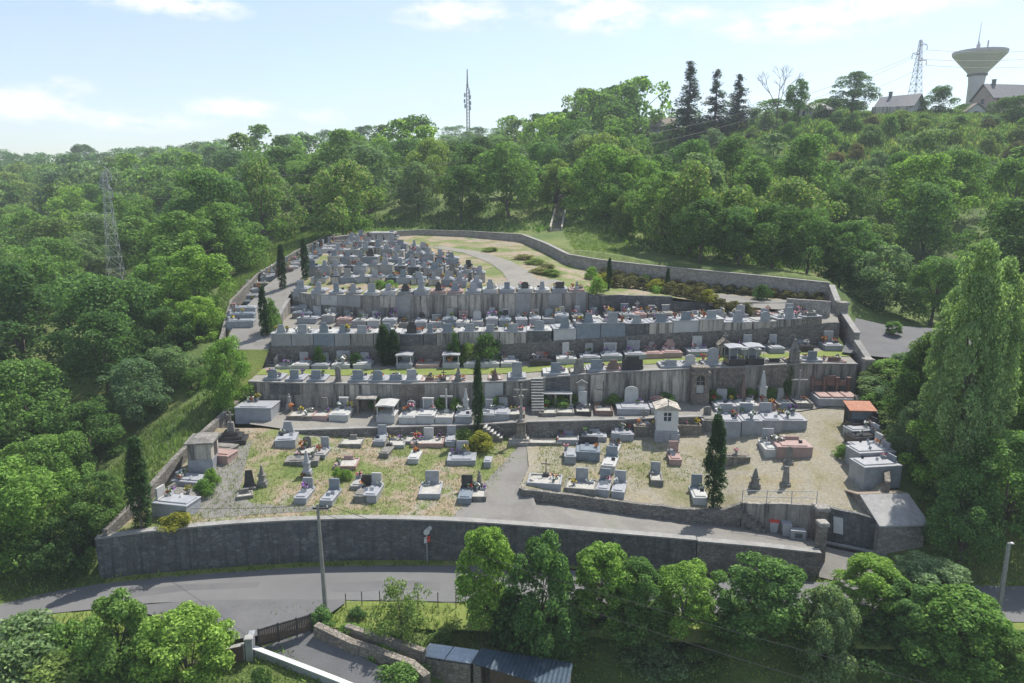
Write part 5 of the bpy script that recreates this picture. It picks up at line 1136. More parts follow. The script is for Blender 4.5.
# what stays in view over the trees in front
top_of = np.full(1300, 700.0)
def cover(px, w_, t, cut):
    a, b_ = int(max(0, px + 100 - w_)), int(min(1299, px + 100 + w_))
    vis = (top_of[a:b_ + 1] > t + 2.5).mean() if b_ > a else 0
    return a, b_, vis
events = [(e.location.y, None, e, H, Rr) for e, H, Rr in TREES if H > 3]
WOODS = []
SCRUB = []
for it in sorted([(a[0], 1, a) for a in acc] + [(ev[0], 0, ev) for ev in events], key=lambda q: (q[0], q[1])):
    if it[1] == 0:
        e, H, Rr = it[2][2:]
        px, py, zc = proj(e.location + Vector((0, 0, H)))
        a, b_, v = cover(px, Rr * F / zc * .8, py, 0)
        top_of[a:b_ + 1] = np.minimum(top_of[a:b_ + 1], py + 4)
        continue
    y, x, z, px, py, zc, k = it[2]
    if k == 'scrub':
        H = rf.uniform(2.0, 4.6) if rf.random() < .75 or y > 165 else rf.uniform(5, 8); Rr = H * rf.uniform(.55, .75)
        if px > 860 and y > 195: H = min(H, 2.2)
    else:
        lo, hi = (8, 12.5) if px > 150 or y > 150 else (8, 12)
        H = rf.uniform(lo, hi) * (1 + max(0, min(.35, (y - 110) / 300))); Rr = H * rf.uniform(.36, .46)
    if px > 640 and y > 226: H = rf.uniform(3, 6)
    if px > 850 and 205 < y < 290: continue
    if y > 240 and px < 580: H *= .66 if px > 270 else .74; Rr = max(Rr * .85, H * .42)
    elif y > 165 and 285 < px < 560: H *= .8
    if 435 < px < 505 and y > 190: H = min(H, 4.5)
    if 385 < px < 560 and y > 330: H = rf.uniform(3.5, 6.5)
    tx, ty, tzc = proj(Vector((x, y, z + H)))
    a, b_, v = cover(px, Rr * F / tzc, ty, 0)
    if v < .12: continue
    if 92 < px < 142 and y < 118 and ty < 268: continue
    top_of[a:b_ + 1] = np.minimum(top_of[a:b_ + 1], ty + 3)
    (SCRUB if k == 'scrub' else WOODS).append((x, y, z, H, Rr, px, ty))
# word a place by the closest landmark
MARKS = [(120, 180, 130, 'lattice pylon'), (468, 135, 400, 'antenna mast'), (345, 190, 126, 'flowering chestnut'), (235, 230, 110, 'great round tree'), (600, 190, 118, 'vivid maples'), (560, 205, 135, 'hillside steps'), (760, 250, 95, 'perimeter wall'), (900, 300, 85, 'upper lane'), (965, 110, 250, 'water tower'), (905, 110, 230, 'ridge houses'), (687, 100, 205, 'ridge conifers'), (20, 170, 380, 'distant skyline'), (40, 500, 55, 'road bend'), (150, 420, 68, 'meadow'), (960, 350, 52, 'poplars'), (300, 150, 300, 'skyline above the chestnut'), (440, 200, 160, 'wall bend')]
TONES = [('leaf_mid', 'mid green', 4), ('leaf_bright', 'bright green', 1.6), ('leaf_dark', 'dark green', 2.2), ('leaf_grey', 'grey green', 1.8), ('leaf_olive', 'olive green', 1.6)]
seen_l = {}
def place_words(px, ty, y):
    best = min(MARKS, key=lambda m_: ((m_[0] - px) / 120) ** 2 + ((m_[1] - ty) / 60) ** 2 + (math.log(m_[2] / y) * 1.2) ** 2)
    dx, dy, dd = px - best[0], ty - best[1], y / best[2]
    rel = 'far behind' if dd > 1.45 else 'behind' if dd > 1.12 else 'well in front of' if dd < .7 else 'in front of' if dd < .9 else ('just beside' if abs(dx) < 40 else 'beside' if abs(dx) < 90 else 'some way from')
    return f'{rel} the {best[3]}'
WOODS.sort(key=lambda q: (q[0] ** 2 + q[1] ** 2))
far_c, far_n = [], []
n_wood = 0
print('WOODS', len(WOODS), 'SCRUB', len(SCRUB), 'named', len(TREES))
for i, (x, y, z, H, Rr, px, ty) in enumerate(WOODS):
    if y > 175 and n_wood >= 0 and len(WOODS) - i < 0: break
    tone, word, _ = rf.choices(TONES, [t_[2] for t_ in TONES])[0]
    key = f'wood{rf.randrange(4)}' if rf.random() < .65 else f'tall{rf.randrange(2)}'
    if y > 190: key = f'far{rf.randrange(2)}'
    size = 'tall' if H > 11 else 'small' if H < 8.5 else 'medium'
    shape = 'slim' if key.startswith('tall') else 'broad' if Rr > 4.7 else 'rounded'
    n_wood += 1
    if n_wood > 215:
        # beyond the countable trees the wood reads as one mass
        cm, tm, H0, R0 = PRO['far0']
        if not far_c:
            fv = np.empty(len(cm.vertices) * 3, np.float32); cm.vertices.foreach_get('co', fv); fv = fv.reshape(-1, 4, 3)
        a_ = rf.uniform(0, 6.28); ca, sa = math.cos(a_), math.sin(a_)
        q = fv[rf.randrange(2)::2].copy() if y > 260 else fv.copy()
        q = np.stack([(q[..., 0] * ca - q[..., 1] * sa) * Rr / R0 + x, (q[..., 0] * sa + q[..., 1] * ca) * Rr / R0 + y, q[..., 2] * H / H0 + z], -1)
        far_c.append(q); far_n.append(np.full(len(q), rf.choices(range(3), [4, 2, 2])[0])); continue
    lb = f'{size} {shape} {word} tree {place_words(px, ty, y)}'
    tree(key, Vector((x, y, z - .2)), H, Rr, tone, 'tree', lb, 'tree', 'woodland trees of the hillside')
if far_c:
    v = np.concatenate(far_c); N = len(v); mi = np.concatenate(far_n)
    me = bpy.data.meshes.new('far_wood')
    me.vertices.add(4 * N); me.vertices.foreach_set('co', v.reshape(-1).astype(np.float32))
    me.loops.add(4 * N); me.loops.foreach_set('vertex_index', np.arange(4 * N, dtype=np.int32))
    me.polygons.add(N); me.polygons.foreach_set('loop_start', np.arange(0, 4 * N, 4, dtype=np.int32)); me.polygons.foreach_set('loop_total', np.full(N, 4, dtype=np.int32))
    for k in ('leaf_mid', 'leaf_dark', 'leaf_grey'): me.materials.append(M[k])
    me.polygons.foreach_set('material_index', mi.astype(np.int32)); me.update()
    tag(link('far_wood', me), 'far woods along the skyline reading as one mass', kind='stuff')
for i, (x, y, z, H, Rr, px, ty) in enumerate(SCRUB):
    if i >= 160: break
    tone, word, _ = rf.choices(TONES + [('leaf_rust', 'withered brown', 1.2)], [2.4, 1, 2, 2.4, 2, .8])[0]
    key = f'bush{rf.randrange(3)}' if H < 5 else 'far1'
    tree(key, Vector((x, y, z - .15)), H, Rr, tone, 'shrub', f'{"large" if H > 3.4 else "small"} {word} shrub {place_words(px, ty, y)}', 'shrub', 'scrub on the slope under the ridge houses', 'foliage')
# scrub on the sunlit mound beside the lane
for i, (px, py) in enumerate([(880, 380), (890, 372), (900, 378), (873, 392), (885, 398), (897, 395), (905, 366), (876, 405), (893, 410), (884, 420)]):
    b = G(px, py); tree(f'bush{i % 3}', b, rf.uniform(.7, 1.3), rf.uniform(1.3, 1.9), rf.choice(('leaf_pale', 'leaf_olive', 'leaf_bright', 'leaf_grey')), 'shrub', 'pale scrub bush on the sunlit mound below the upper lane', 'shrub', 'scrub on the sunlit mound', 'foliage')
# long grass
def tufts(name, label, polys, per_m2, hgt, mats, wid=.05):
    rs = np.random.RandomState(len(name)); C = []
    for poly in polys:
        q = [G(*p) for p in poly]; pl = [(p.x, p.y) for p in q]
        x0, x1 = min(p[0] for p in pl), max(p[0] for p in pl); y0, y1 = min(p[1] for p in pl), max(p[1] for p in pl)
        for _ in range(int((x1 - x0) * (y1 - y0) * per_m2)):
            x, y = rs.uniform(x0, x1), rs.uniform(y0, y1)
            if inside(pl, x, y): C.append((x, y, drop(x, y)))
    C = np.array(C); N = len(C)
    c = np.repeat(C, 4, 0) + np.concatenate([rs.normal(size=(4 * N, 2)) * .12, np.zeros((4 * N, 1))], 1)
    h = hgt * rs.uniform(.5, 1.3, 4 * N); a = rs.uniform(0, 6.28, 4 * N)
    e = np.stack([np.cos(a), np.sin(a), np.zeros(4 * N)], 1) * wid
    tip = c + np.stack([rs.normal(size=4 * N) * .35 * h, rs.normal(size=4 * N) * .35 * h, h], 1)
    v = np.stack([c - e, c + e, tip], 1).reshape(-1, 3)
    me = bpy.data.meshes.new(name); n3 = 4 * N
    me.vertices.add(3 * n3); me.vertices.foreach_set('co', v.ravel().astype(np.float32))
    me.loops.add(3 * n3); me.loops.foreach_set('vertex_index', np.arange(3 * n3, dtype=np.int32))
    me.polygons.add(n3); me.polygons.foreach_set('loop_start', np.arange(0, 3 * n3, 3, dtype=np.int32)); me.polygons.foreach_set('loop_total', np.full(n3, 3, dtype=np.int32))
    for m_ in mats: me.materials.append(M[m_])
    me.polygons.foreach_set('material_index', rs.choice(len(mats), n3, p=[.6, .4][:len(mats)] if len(mats) == 2 else None).astype(np.int32)); me.update()
    return tag(link(name, me), label, kind='stuff')
tufts('short_grass', 'short tufted grass and straw between the lower graves', [[(112, 537), (200, 525), (350, 517), (450, 519), (500, 478), (520, 442), (400, 438), (292, 440), (222, 430), (160, 498)], [(530, 488), (600, 498), (735, 510), (735, 470), (650, 440), (540, 445)]], 14, .13, ['leaf_olive', 'leaf_straw'], .03)
ROADP = [(x, y) for x, y in road_far] + [(x, y + 1) for x, y in road_near][::-1]
def world_tufts(name, label, x0, x1, y0, y1, n, hgt, wid, mats, ok):
    rs = np.random.RandomState(n); V = []
    for _ in range(n):
        x, y = rs.uniform(x0, x1), rs.uniform(y0, y1)
        h_ = TB.ray_cast(Vector((x, y, 300)), Vector((0, 0, -1)))[0]
        if h_ is None: continue
        px, py, zc = proj(h_)
        if not ok(px, py, y): continue
        for _k in range(5):
            c_ = np.array([x, y, h_.z]) + np.append(rs.normal(size=2) * .5, 0); a_ = rs.uniform(0, 6.28); e_ = np.array([math.cos(a_), math.sin(a_), 0]) * wid * rs.uniform(.6, 1.4)
            t_ = c_ + np.append(rs.normal(size=2) * .4 * hgt, hgt * rs.uniform(.4, 1.2)); V += [c_ - e_, c_ + e_, t_]
    me = bpy.data.meshes.new(name); me.from_pydata([tuple(v) for v in V], [], [(i, i + 1, i + 2) for i in range(0, len(V), 3)])
    for m_ in mats: me.materials.append(M[m_])
    me.polygons.foreach_set('material_index', rs.choice(len(mats), len(V) // 3).astype(np.int32)); me.update()
    return tag(link(name, me), label, kind='stuff')
world_tufts('hillside_undergrowth', 'rough undergrowth of bracken and long grass on the slope under the ridge', 30, 185, 132, 236, 26000, 1.0, .22, ['leaf_mid', 'leaf_olive', 'leaf_dark', 'leaf_straw', 'leaf_mid'], lambda px, py, y: 630 < px < 1040)
world_tufts('wood_undergrowth', 'low green undergrowth at the edge of the woods behind the wall', -70, 60, 84, 150, 9000, .7, .14, ['leaf_mid', 'leaf_olive', 'leaf_dark', 'leaf_grey'], lambda px, py, y: (py < 232 and 280 < px < 560) or (py < lin(px, [(560, 214), (640, 250), (830, 276), (870, 300), (1100, 320)]) and px > 560))
world_tufts('lawn_grass', 'short lawn and verge grass below the road and beside it', -48, 48, 31, 60, 42000, .2, .05, ['leaf_mid', 'leaf_olive', 'leaf_pale', 'leaf_bright'], lambda px, py, y: -30 < px < 1050 and (py > 600 or px < 104 or px > 915) and not inside(ROADP, px, py))
tufts('meadow_grass', 'long grass on the meadow slope', [[(108, 536), (150, 494), (188, 452), (218, 424), (246, 396), (236, 378), (200, 398), (150, 430), (112, 470), (92, 520)], [(224, 338), (234, 300), (262, 274), (300, 250), (332, 234), (330, 224), (285, 236), (252, 262), (220, 290), (206, 320)]], 9, .55, ['leaf_pale', 'leaf_olive'], .045)
tufts('verge_grass', 'rough grass on the road verges and the hillside', [[(0, 625), (60, 616), (110, 611), (175, 614), (228, 645), (0, 660)], [(345, 606), (460, 606), (460, 645), (380, 640), (330, 618)], [(560, 226), (575, 250), (640, 258), (632, 238), (600, 222)], [(866, 372), (900, 358), (925, 372), (900, 420), (880, 420)], [(105, 583), (200, 574), (300, 567), (460, 565), (460, 561), (300, 563), (200, 570), (105, 579)], [(700, 577), (840, 583), (820, 576), (700, 571)]], 9, .3, ['leaf_pale', 'leaf_olive'], .04)
# ---------------------------------------------------------------- monuments, buildings, street things
def hgt(base, py): return topz(base.y, py) - base.z
def part(mb, name, mat, parent, **k): return mb.build(name, M[mat], parent, **k)

# calvary
b = P(521, 441, 4.75); e = empty('calvary', b, R(-3)); tag(e, 'tall stone calvary with crucifix on a square pedestal beside the drive', 'calvary')
H = hgt(b, 384)
m = MB(); m.slab(-1.1, 1.1, -1.0, 1.0, -.4, .22).slab(-.75, .75, -.7, .7, .223, .42); part(m, 'step', 'stone_pale', e)
m = MB(); m.slab(-.52, .52, -.5, .5, .423, .62).box(-.42, .42, -.4, .4, .622, 1.72, taper=.05).slab(-.47, .47, -.45, .45, 1.723, 1.9); part(m, 'pedestal', 'stone_warm', e)
m = MB(); m.lathe([(.3, 1.903), (.3, 2.05), (.2, 2.15), (.15, 2.3), (.125, 3.9), (.2, 4.0), (.24, 4.15)], 10); part(m, 'column', 'stone_pale', e)
m = MB(); m.box(-.2, .2, -.16, .16, 4.153, 4.3); m.box(-.07, .07, -.06, .06, 4.3, H); m.box(-.62, -.072, -.055, .055, H - .62, H - .48); m.box(.072, .62, -.055, .055, H - .62, H - .48); c = part(m, 'cross', 'stone_pale', e)
m = MB(); z = H - .6
m.tube([(0, -.1, z - .75), (.02, -.13, z - .45), (0, -.1, z - .2), (0, -.1, z + .02)], [.03, .055, .08, .07], 6); m.tube([(-.45, -.08, z + .12), (-.2, -.1, z + .06), (0, -.1, z)], [.02, .028, .03], 5); m.tube([(.45, -.08, z + .12), (.2, -.1, z + .06), (0, -.1, z)], [.02, .028, .03], 5); m.lathe([(.01, z + .03), (.06, z + .08), (.065, z + .14), (.02, z + .19)], 8, (0, -.13)); part(m, 'christ_figure', 'stone_pale', c)

# white chapel on the low wall
b = P(667.5, 440, 5.0); b.y += 1.0; e = empty('chapel', b, R(-4)); tag(e, 'small white chapel tomb with dark cross window under a pediment', 'chapel', 'chapel tombs')
w2 = .95; Hb = hgt(P(667.5, 440, 5.0), 405)
m = MB(); m.box(-w2 - .12, w2 + .12, -1.05, 1.1, -.5, .85).box(-w2 - .16, -.35, -1.2, -1.05, -.3, .6).box(.35, w2 + .16, -1.2, -1.05, -.3, .6); part(m, 'plinth', 'granite_light', e)
m = MB(); m.box(-w2, -.33, -.95, 1.0, .853, Hb - .5).box(.33, w2, -.95, 1.0, .853, Hb - .5).box(-.33, .33, -.95, 1.0, .853, Hb - 1.55).box(-.33, .33, -.95, 1.0, Hb - .75, Hb - .5).box(-.33, .33, -.7, 1.0, Hb - 1.55, Hb - .75); part(m, 'wall', 'white_paint', e)
f = MB(); f.box(-.33, .33, -.82, -.76, Hb - 1.55, Hb - .75); wn = part(f, 'window', 'glass_dark', e)
f = MB(); f.box(-.04, .04, -.87, -.83, Hb - 1.55, Hb - .75).box(-.33, -.042, -.87, -.83, Hb - 1.15, Hb - 1.08).box(.042, .33, -.87, -.83, Hb - 1.15, Hb - 1.08); part(f, 'mullion', 'white_paint', wn)
m = MB(); m.prism([(-w2 - .18, Hb - .497), (w2 + .18, Hb - .497), (w2 + .18, Hb - .4), (0, Hb + .02), (-w2 - .18, Hb - .4)], -1.1, 1.12); part(m, 'roof', 'render_pale', e)
m = MB(); cross_mb(m, .5, .08, -1.0, Hb + .02); part(m, 'cross', 'stone_pale', e)
# chapel by the meadow wall
b = P(199, 469, 5.1); b.y += 1.0; e = empty('chapel', b, R(8)); tag(e, 'pale chapel tomb with flat hipped roof against the meadow wall', 'chapel', 'chapel tombs')
Hb = hgt(P(199, 469, 5.1), 441)
m = MB(); m.box(-.95, .95, -1.0, 1.3, -.6, .75); part(m, 'plinth', 'granite_grey', e)
m = MB(); m.box(-.9, .9, -.95, 1.25, .753, Hb - .3); part(m, 'wall', 'render_pale', e)
m = MB(); m.box(.905, .94, -.1, .75, .3, Hb - .6); d = part(m, 'door', 'iron', e)
m = MB(); m.slab(-1.1, 1.1, -1.15, 1.45, Hb - .297, Hb - .15, .03); m.box(-.95, .95, -1.0, 1.3, Hb - .148, Hb + .1, taper=.5); part(m, 'roof', 'stone_old', e)
# stepped cross monument above it
b = G(232, 441); e = empty('monument', b, R(10)); tag(e, 'tall weathered cross on dark steps beside the meadow wall', 'monument')
H = hgt(b, 411)
m = MB(); m.slab(-1.3, 1.3, -.9, .9, -.4, .3).slab(-.95, .95, -.7, .7, .303, .6).slab(-.6, .6, -.5, .5, .603, .95); part(m, 'step', 'granite_black', e)
m = MB(); m.box(-.3, .3, -.25, .25, .953, H - 1.0, taper=.06); cross_mb(m, .95, .13, 0, H - .998); part(m, 'cross', 'stone_old', e)
# niche tower set against the tall wall
p = at_px(L['W3'][0], 697); b = Vector((p.x, p.y - .55, p.z)); e = empty('monument', b, R(-2)); tag(e, 'arched stone niche tower built against the tall grey wall', 'monument')
H = hgt(b, 366)
m = MB(); m.box(-.85, .85, -.6, .6, -.4, .95).box(-.8, -.38, -.5, .55, .953, H - .75).box(.38, .8, -.5, .55, .953, H - .75).box(-.38, .38, .0, .55, .953, H - .75)
m.prism([(-.38, H - 1.1), (-.27, H - .93), (0, H - .85), (.27, H - .93), (.38, H - 1.1), (.38, H - .752), (-.38, H - .752)], -.5, -.002); part(m, 'tower', 'stone_warm', e)
m = MB(); m.slab(-.95, .95, -.65, .62, H - .747, H - .5).slab(-.7, .7, -.5, .5, H - .497, H - .25).slab(-.85, .85, -.55, .55, H - .247, H); part(m, 'cornice', 'stone_warm', e)
m = MB(); m.box(-.36, .36, -.2, -.14, 1.75, H - .9); wn = part(m, 'window', 'glass_dark', e)
m = MB(); m.box(-.03, .03, -.26, -.21, 1.75, H - .95).box(-.36, -.032, -.26, -.21, 2.1, 2.15).box(.032, .36, -.26, -.21, 2.1, 2.15); part(m, 'mullion', 'stone_pale', wn)
m = MB(); m.box(-.36, .36, -.3, -.2, .96, 1.74); part(m, 'panel', 'marble_white', e)
# broad mausoleum at the gravel end of the wall
p = at_px(L['W3'][0], 827); b = Vector((p.x, p.y - .5, p.z)); e = empty('mausoleum', b, R(-3)); tag(e, 'broad dark family tomb with low pillars and beams at the wall end', 'mausoleum')
m = MB()
for x in (-1.75, -.62, .62, 1.75):
    m = MB(); m.box(x - .14, x + .14, -.14, .14, -.3, 1.75).box(x - .2, x + .2, -.2, .2, 1.753, 1.95); part(m, 'column', 'granite_brown', e)
m = MB(); m.box(-1.55, -.82, -.1, .1, 1.1, 1.6).box(-.42, .42, -.1, .1, 1.1, 2.1).box(.82, 1.55, -.1, .1, 1.1, 1.6); part(m, 'beam', 'granite_brown', e)
m = MB(); m.slab(-2.0, 2.0, -2.6, -.3, -.3, .45); part(m, 'plinth', 'granite_light', e)
m = MB(); m.slab(-1.8, -.7, -2.4, -.5, .453, .62).slab(-.55, .55, -2.4, -.5, .453, .62).slab(.7, 1.8, -2.4, -.5, .453, .62); part(m, 'ledger_slab', 'granite_rose', e)
# two glazed canopies on the wall
for i, px in enumerate((737, 756)):
    p = at_px(L['W3'][1], px); b = Vector((p.x, p.y + 1.0, p.z - .1)); e = empty('canopy_tomb', b); tag(e, f'black granite tomb under a thin white metal canopy, {"nearer the arched grey stone" if i == 0 else "beside the dark obelisk"}', 'canopy tomb', 'canopy tombs on the tall wall')
    m = MB(); m.slab(-.8, .8, -.9, 1.0, -.1, .75); part(m, 'plinth', 'granite_black', e)
    for x in (-.74, .0, .74):
        for y in (-.84, .92):
            m = MB(); m.box(x - .025, x + .025, y - .025, y + .025, .753, 1.85); part(m, 'post', 'steel', e)
    m = MB(); m.prism([(-.86, 1.853), (.86, 1.853), (.86, 1.9), (0, 2.0), (-.86, 1.9)], -.95, 1.05); part(m, 'canopy', 'granite_light', e)
    m = MB(); m.prism([(x, z + .753) for x, z in hs_outline('arch', .8, .75)], .5, .62); part(m, 'headstone', 'granite_grey', e)
# little house tomb with a cross
p = at_px(L['W4'][0], 720); b = Vector((p.x, p.y - 1.2, p.z - .1)); e = empty('chapel', b, R(-4)); tag(e, 'tiny gabled tomb with stone cross behind the lawn strip', 'chapel', 'chapel tombs')
m = MB(); m.box(-.65, .65, -.8, .9, -.3, 1.05); part(m, 'wall', 'render_pale', e)
m = MB(); m.prism([(-.8, 1.053), (.8, 1.053), (0, 1.65)], -.95, 1.0); part(m, 'roof', 'stone_warm', e)
m = MB(); m.box(-.28, .28, -.86, -.81, .05, .85); part(m, 'door', 'glass_dark', e)
m = MB(); cross_mb(m, .8, .11, -.6, 1.5); part(m, 'cross', 'stone_pale', e)
# white mausoleum on the very top
b = T5P(382, 246.5); b.y += 1.5; e = empty('mausoleum', b, 0); tag(e, 'white mausoleum with a dark doorway at the very top of the tombs', 'mausoleum')
H = hgt(T5P(382, 246.5), 232.5); zc = proj(b)[2]; w2 = 21 / 2 * zc / F
m = MB(); m.box(-w2, -.45, -1.5, 1.5, -.3, H - .3).box(.45, w2, -1.5, 1.5, -.3, H - .3).box(-.45, .45, -1.5, 1.5, H - .7, H - .3).box(-.45, .45, -.9, 1.5, -.3, H - .7); part(m, 'wall', 'render_pale', e)
m = MB(); m.slab(-w2 - .25, w2 + .25, -1.75, 1.75, H - .297, H); part(m, 'roof', 'concrete', e)
m = MB(); m.box(-.45, .45, -1.1, -1.0, -.1, H - .7); part(m, 'door', 'iron', e)
m = MB(); m.box(-w2 - 1.3, w2 + 1.8, -2.9, -1.6, -.4, .7); part(m, 'plinth', 'granite_blue', e)
# tiled shelter
b = G(858, 424); e = empty('shelter', b, R(-4)); tag(e, 'small shelter with terracotta tile roof and glass front by the mound', 'shelter')
H = max(1.9, hgt(b, 404)); 
for x in (-1.25, 1.25):
    for y in (-.8, .8):
        m = MB(); m.box(x - .07, x + .07, y - .07, y + .07, -.4, H - .2); part(m, 'post', 'brown_wood', e)
m = MB(); m.prism([(-.8, 0), (.8, 0), (.8, .06), (-.8, .06)], 0, .01)
m = MB(); vs = [(-1.5, -1.15, H - .32), (1.5, -1.15, H - .32), (1.5, 1.1, H + .12), (-1.5, 1.1, H + .12)]; m.add(vs + [(x, y, z + .1) for x, y, z in vs], [(3, 2, 1, 0), (4, 5, 6, 7), (0, 1, 5, 4), (1, 2, 6, 5), (2, 3, 7, 6), (3, 0, 4, 7)]); part(m, 'roof', 'tile_red', e)
m = MB(); m.box(-1.15, 1.15, -.72, -.66, .3, H - .45); part(m, 'glass_panel', 'granite_blue', e)
m = MB(); m.box(-1.2, 1.2, .7, .78, -.3, H - .1); part(m, 'back_wall', 'stone_old', e)
e.scale = (.8, .8, .92)
# box shelter against the wall
p = at_px(L['W3'][0], 369); b = Vector((p.x, p.y - .75, p.z)); e = empty('niche_tomb', b, 0); tag(e, 'brown box niche with pale flat lid against the tall wall', 'tomb')
m = MB(); m.box(-.85, -.72, -.6, .6, -.3, 1.15).box(.72, .85, -.6, .6, -.3, 1.15).box(-.72, .72, .2, .6, -.3, 1.15); part(m, 'wall', 'stone_warm', e)
m = MB(); m.slab(-.95, .95, -.7, .65, 1.153, 1.27); part(m, 'lid', 'stone_pale', e)
# shelf and plaque niche beside the wall stairs
p = at_px(L['W3'][0], 555); b = Vector((p.x, p.y - .5, p.z)); e = empty('stone_shelf', b, R(-2)); tag(e, 'long white stone shelf on supports beside the wall stairs', 'shelf')
m = MB(); m.slab(-1.5, 1.6, -.45, .45, 1.3, 1.42); part(m, 'shelf_slab', 'marble_white', e)
for x in (-1.35, 0, 1.45):
    m = MB(); m.box(x - .09, x + .09, -.4, .4, -.3, 1.297); part(m, 'support', 'render_pale', e)
p = at_px(L['W3'][0], 581); b = Vector((p.x, p.y - .25, p.z)); e = empty('wall_niche', b, R(-2)); tag(e, 'white plaque in a pedimented stone niche on the tall wall', 'niche')
m = MB(); m.box(-.45, .45, -.2, .2, -.3, 2.25); part(m, 'surround', 'stone_pale', e)
m = MB(); m.box(-.3, .3, -.26, -.203, .9, 1.95); part(m, 'plaque', 'marble_white', e)
m = MB(); m.prism([(-.6, 2.253), (.6, 2.253), (0, 2.6)], -.3, .25); part(m, 'pediment', 'stone_pale', e)
# pale plaster panels on the tall wall
w3 = [o for o in bpy.data.objects if o.get('label', '').startswith('long stained grey wall')][0]
def wall_panel(line, x0, x1, t0, t1, mat, host, out=.03, name='plaster_panel'):
    (fa, ta), (fb, tb) = [(at_px(line[0], x), at_px(line[1], x)) for x in (x0, x1)]
    m = MB(); n_ = Vector((fb.y - fa.y, -(fb.x - fa.x), 0)).normalized()
    q = []
    for o in (-.05, out):
        for f_, t_, s in ((fa, ta, t0), (fb, tb, t0), (fb, tb, t1), (fa, ta, t1)):
            v = f_.lerp(t_, s) + n_ * o; q.append(tuple(v))
    m.add(q, [(0, 1, 2, 3), (7, 6, 5, 4), (0, 1, 5, 4), (1, 2, 6, 5), (2, 3, 7, 6), (3, 0, 4, 7)]); return part(m, name, mat, host)
for x0, x1, t0, t1, mt_ in [(349, 358.5, .05, .93, 'render_pale'), (362, 370, .1, .93, 'render_pale'), (485, 503, .15, .93, 'marble_white'), (270, 300, .5, .94, 'stone_dark'), (400, 425, .3, .94, 'stone_warm'), (425, 440, .2, .94, 'render_grey'), (545, 570, .45, .94, 'stone_dark'), (590, 606, .1, .94, 'render_pale'), (632, 660, .4, .94, 'render_grey'), (662, 685, .0, .94, 'render_pale'), (716, 745, .3, .94, 'stone_warm'), (765, 792, .3, .94, 'stone_warm')]:
    wall_panel(L['W3'], x0, x1, t0, t1, mt_, w3)
w5 = [o for o in bpy.data.objects if o.get('label', '').startswith('upper pale concrete')][0]
xe = [293, 305, 321, 338, 361, 380, 396, 411, 421, 430, 447, 458, 482, 499, 515, 530, 548, 562, 575, 586]
rr = random.Random(8)
for x0, x1 in zip(xe, xe[1:]):
    if rr.random() < .8: wall_panel(L['W5'], x0 + .3, x1 - .3, rr.choice((.4, .45, .05)), .95, rr.choice(('render_pale', 'render_pale', 'render_pale', 'concrete', 'render_grey', 'marble_white')), w5, .04 + rr.uniform(0, .05))

# ---- stairs
def stairs(name, label, a, b, width, n, mat, walls=False, cat='stairs', wm=None):
    d = b - a; dh = Vector((d.x, d.y, 0)); L_ = dh.length; dh.normalize(); sd = Vector((-dh.y, dh.x, 0))
    e = empty(name, a, 0); tag(e, label, cat)
    m = MB()
    for i in range(n):
        s0, s1 = L_ * i / n, L_ * (i + 1) / n + .02; z = d.z * (i + 1) / n
        q = [dh * s0 - sd * width / 2, dh * s1 - sd * width / 2, dh * s1 + sd * width / 2, dh * s0 + sd * width / 2]
        zb = d.z * i / n - .5
        m.add([(v.x, v.y, zb) for v in q] + [(v.x, v.y, z) for v in q], [(3, 2, 1, 0), (4, 5, 6, 7), (0, 1, 5, 4), (1, 2, 6, 5), (2, 3, 7, 6), (3, 0, 4, 7)])
    part(m, 'flight', mat, e)
    m = MB()
    for i in range(n):
        s0, s1 = L_ * i / n - .03, L_ * (i + .55) / n; z = d.z * (i + 1) / n
        q = [dh * s0 - sd * width / 2, dh * s1 - sd * width / 2, dh * s1 + sd * width / 2, dh * s0 + sd * width / 2]
        m.add([(v.x, v.y, z + .003) for v in q] + [(v.x, v.y, z + .04) for v in q], [(3, 2, 1, 0), (4, 5, 6, 7), (0, 1, 5, 4), (1, 2, 6, 5), (2, 3, 7, 6), (3, 0, 4, 7)])
    part(m, 'tread_edging', 'marble_white' if wm is None else wm, e)
    if walls:
        for s in (-1, 1):
            m = MB(); o = sd * s * (width / 2 + .18)
            q = []
            for k in (-.14, .14):
                for pnt, hz_ in ((Vector((0, 0, 0)), -.6), (dh * L_, d.z - .6), (dh * L_, d.z + .75), (Vector((0, 0, 0)), .75)):
                    v = pnt + o + sd * k; q.append((v.x, v.y, hz_))
            m.add(q, [(0, 1, 2, 3), (7, 6, 5, 4), (0, 1, 5, 4), (1, 2, 6, 5), (2, 3, 7, 6), (3, 0, 4, 7)]); part(m, 'side_wall', 'render_pale', e)
    return e
p, t = at_px(L['W3'][0], 537), at_px(L['W3'][1], 537)
stairs('stairs', 'steep stairs with pale treads climbing the tall grey wall', Vector((p.x, p.y - 2.3, p.z)), Vector((t.x, t.y + .1, t.z)), 1.15, 12, 'stone_old')
a = P(268, 367, 9.1); stairs('stairs', 'stairs between two pale side walls up to the side path', a, Vector((a.x + .2, a.y + 4.2, 11.0)), 1.2, 9, 'stone_old', True)
pa, pb_ = at_px(L['W2'][1], 484), at_px(L['W2'][0], 503)
stairs('stairs', 'small side steps with iron handrail below the slender cypress', Vector((pb_.x, pb_.y - .6, pb_.z + .05)), Vector((pa.x, pa.y - .6, pa.z - .05)), 1.0, 6, 'stone_old')
e = bpy.data.objects[[o.name for o in bpy.data.objects if o.get('label', '').startswith('small side steps')][0]]
m = MB()
d = pa - pb_
for i in range(4): q = d * (i / 3); m.tube([(q.x, q.y - .55, q.z), (q.x, q.y - .55, q.z + .95)], .025, 5)
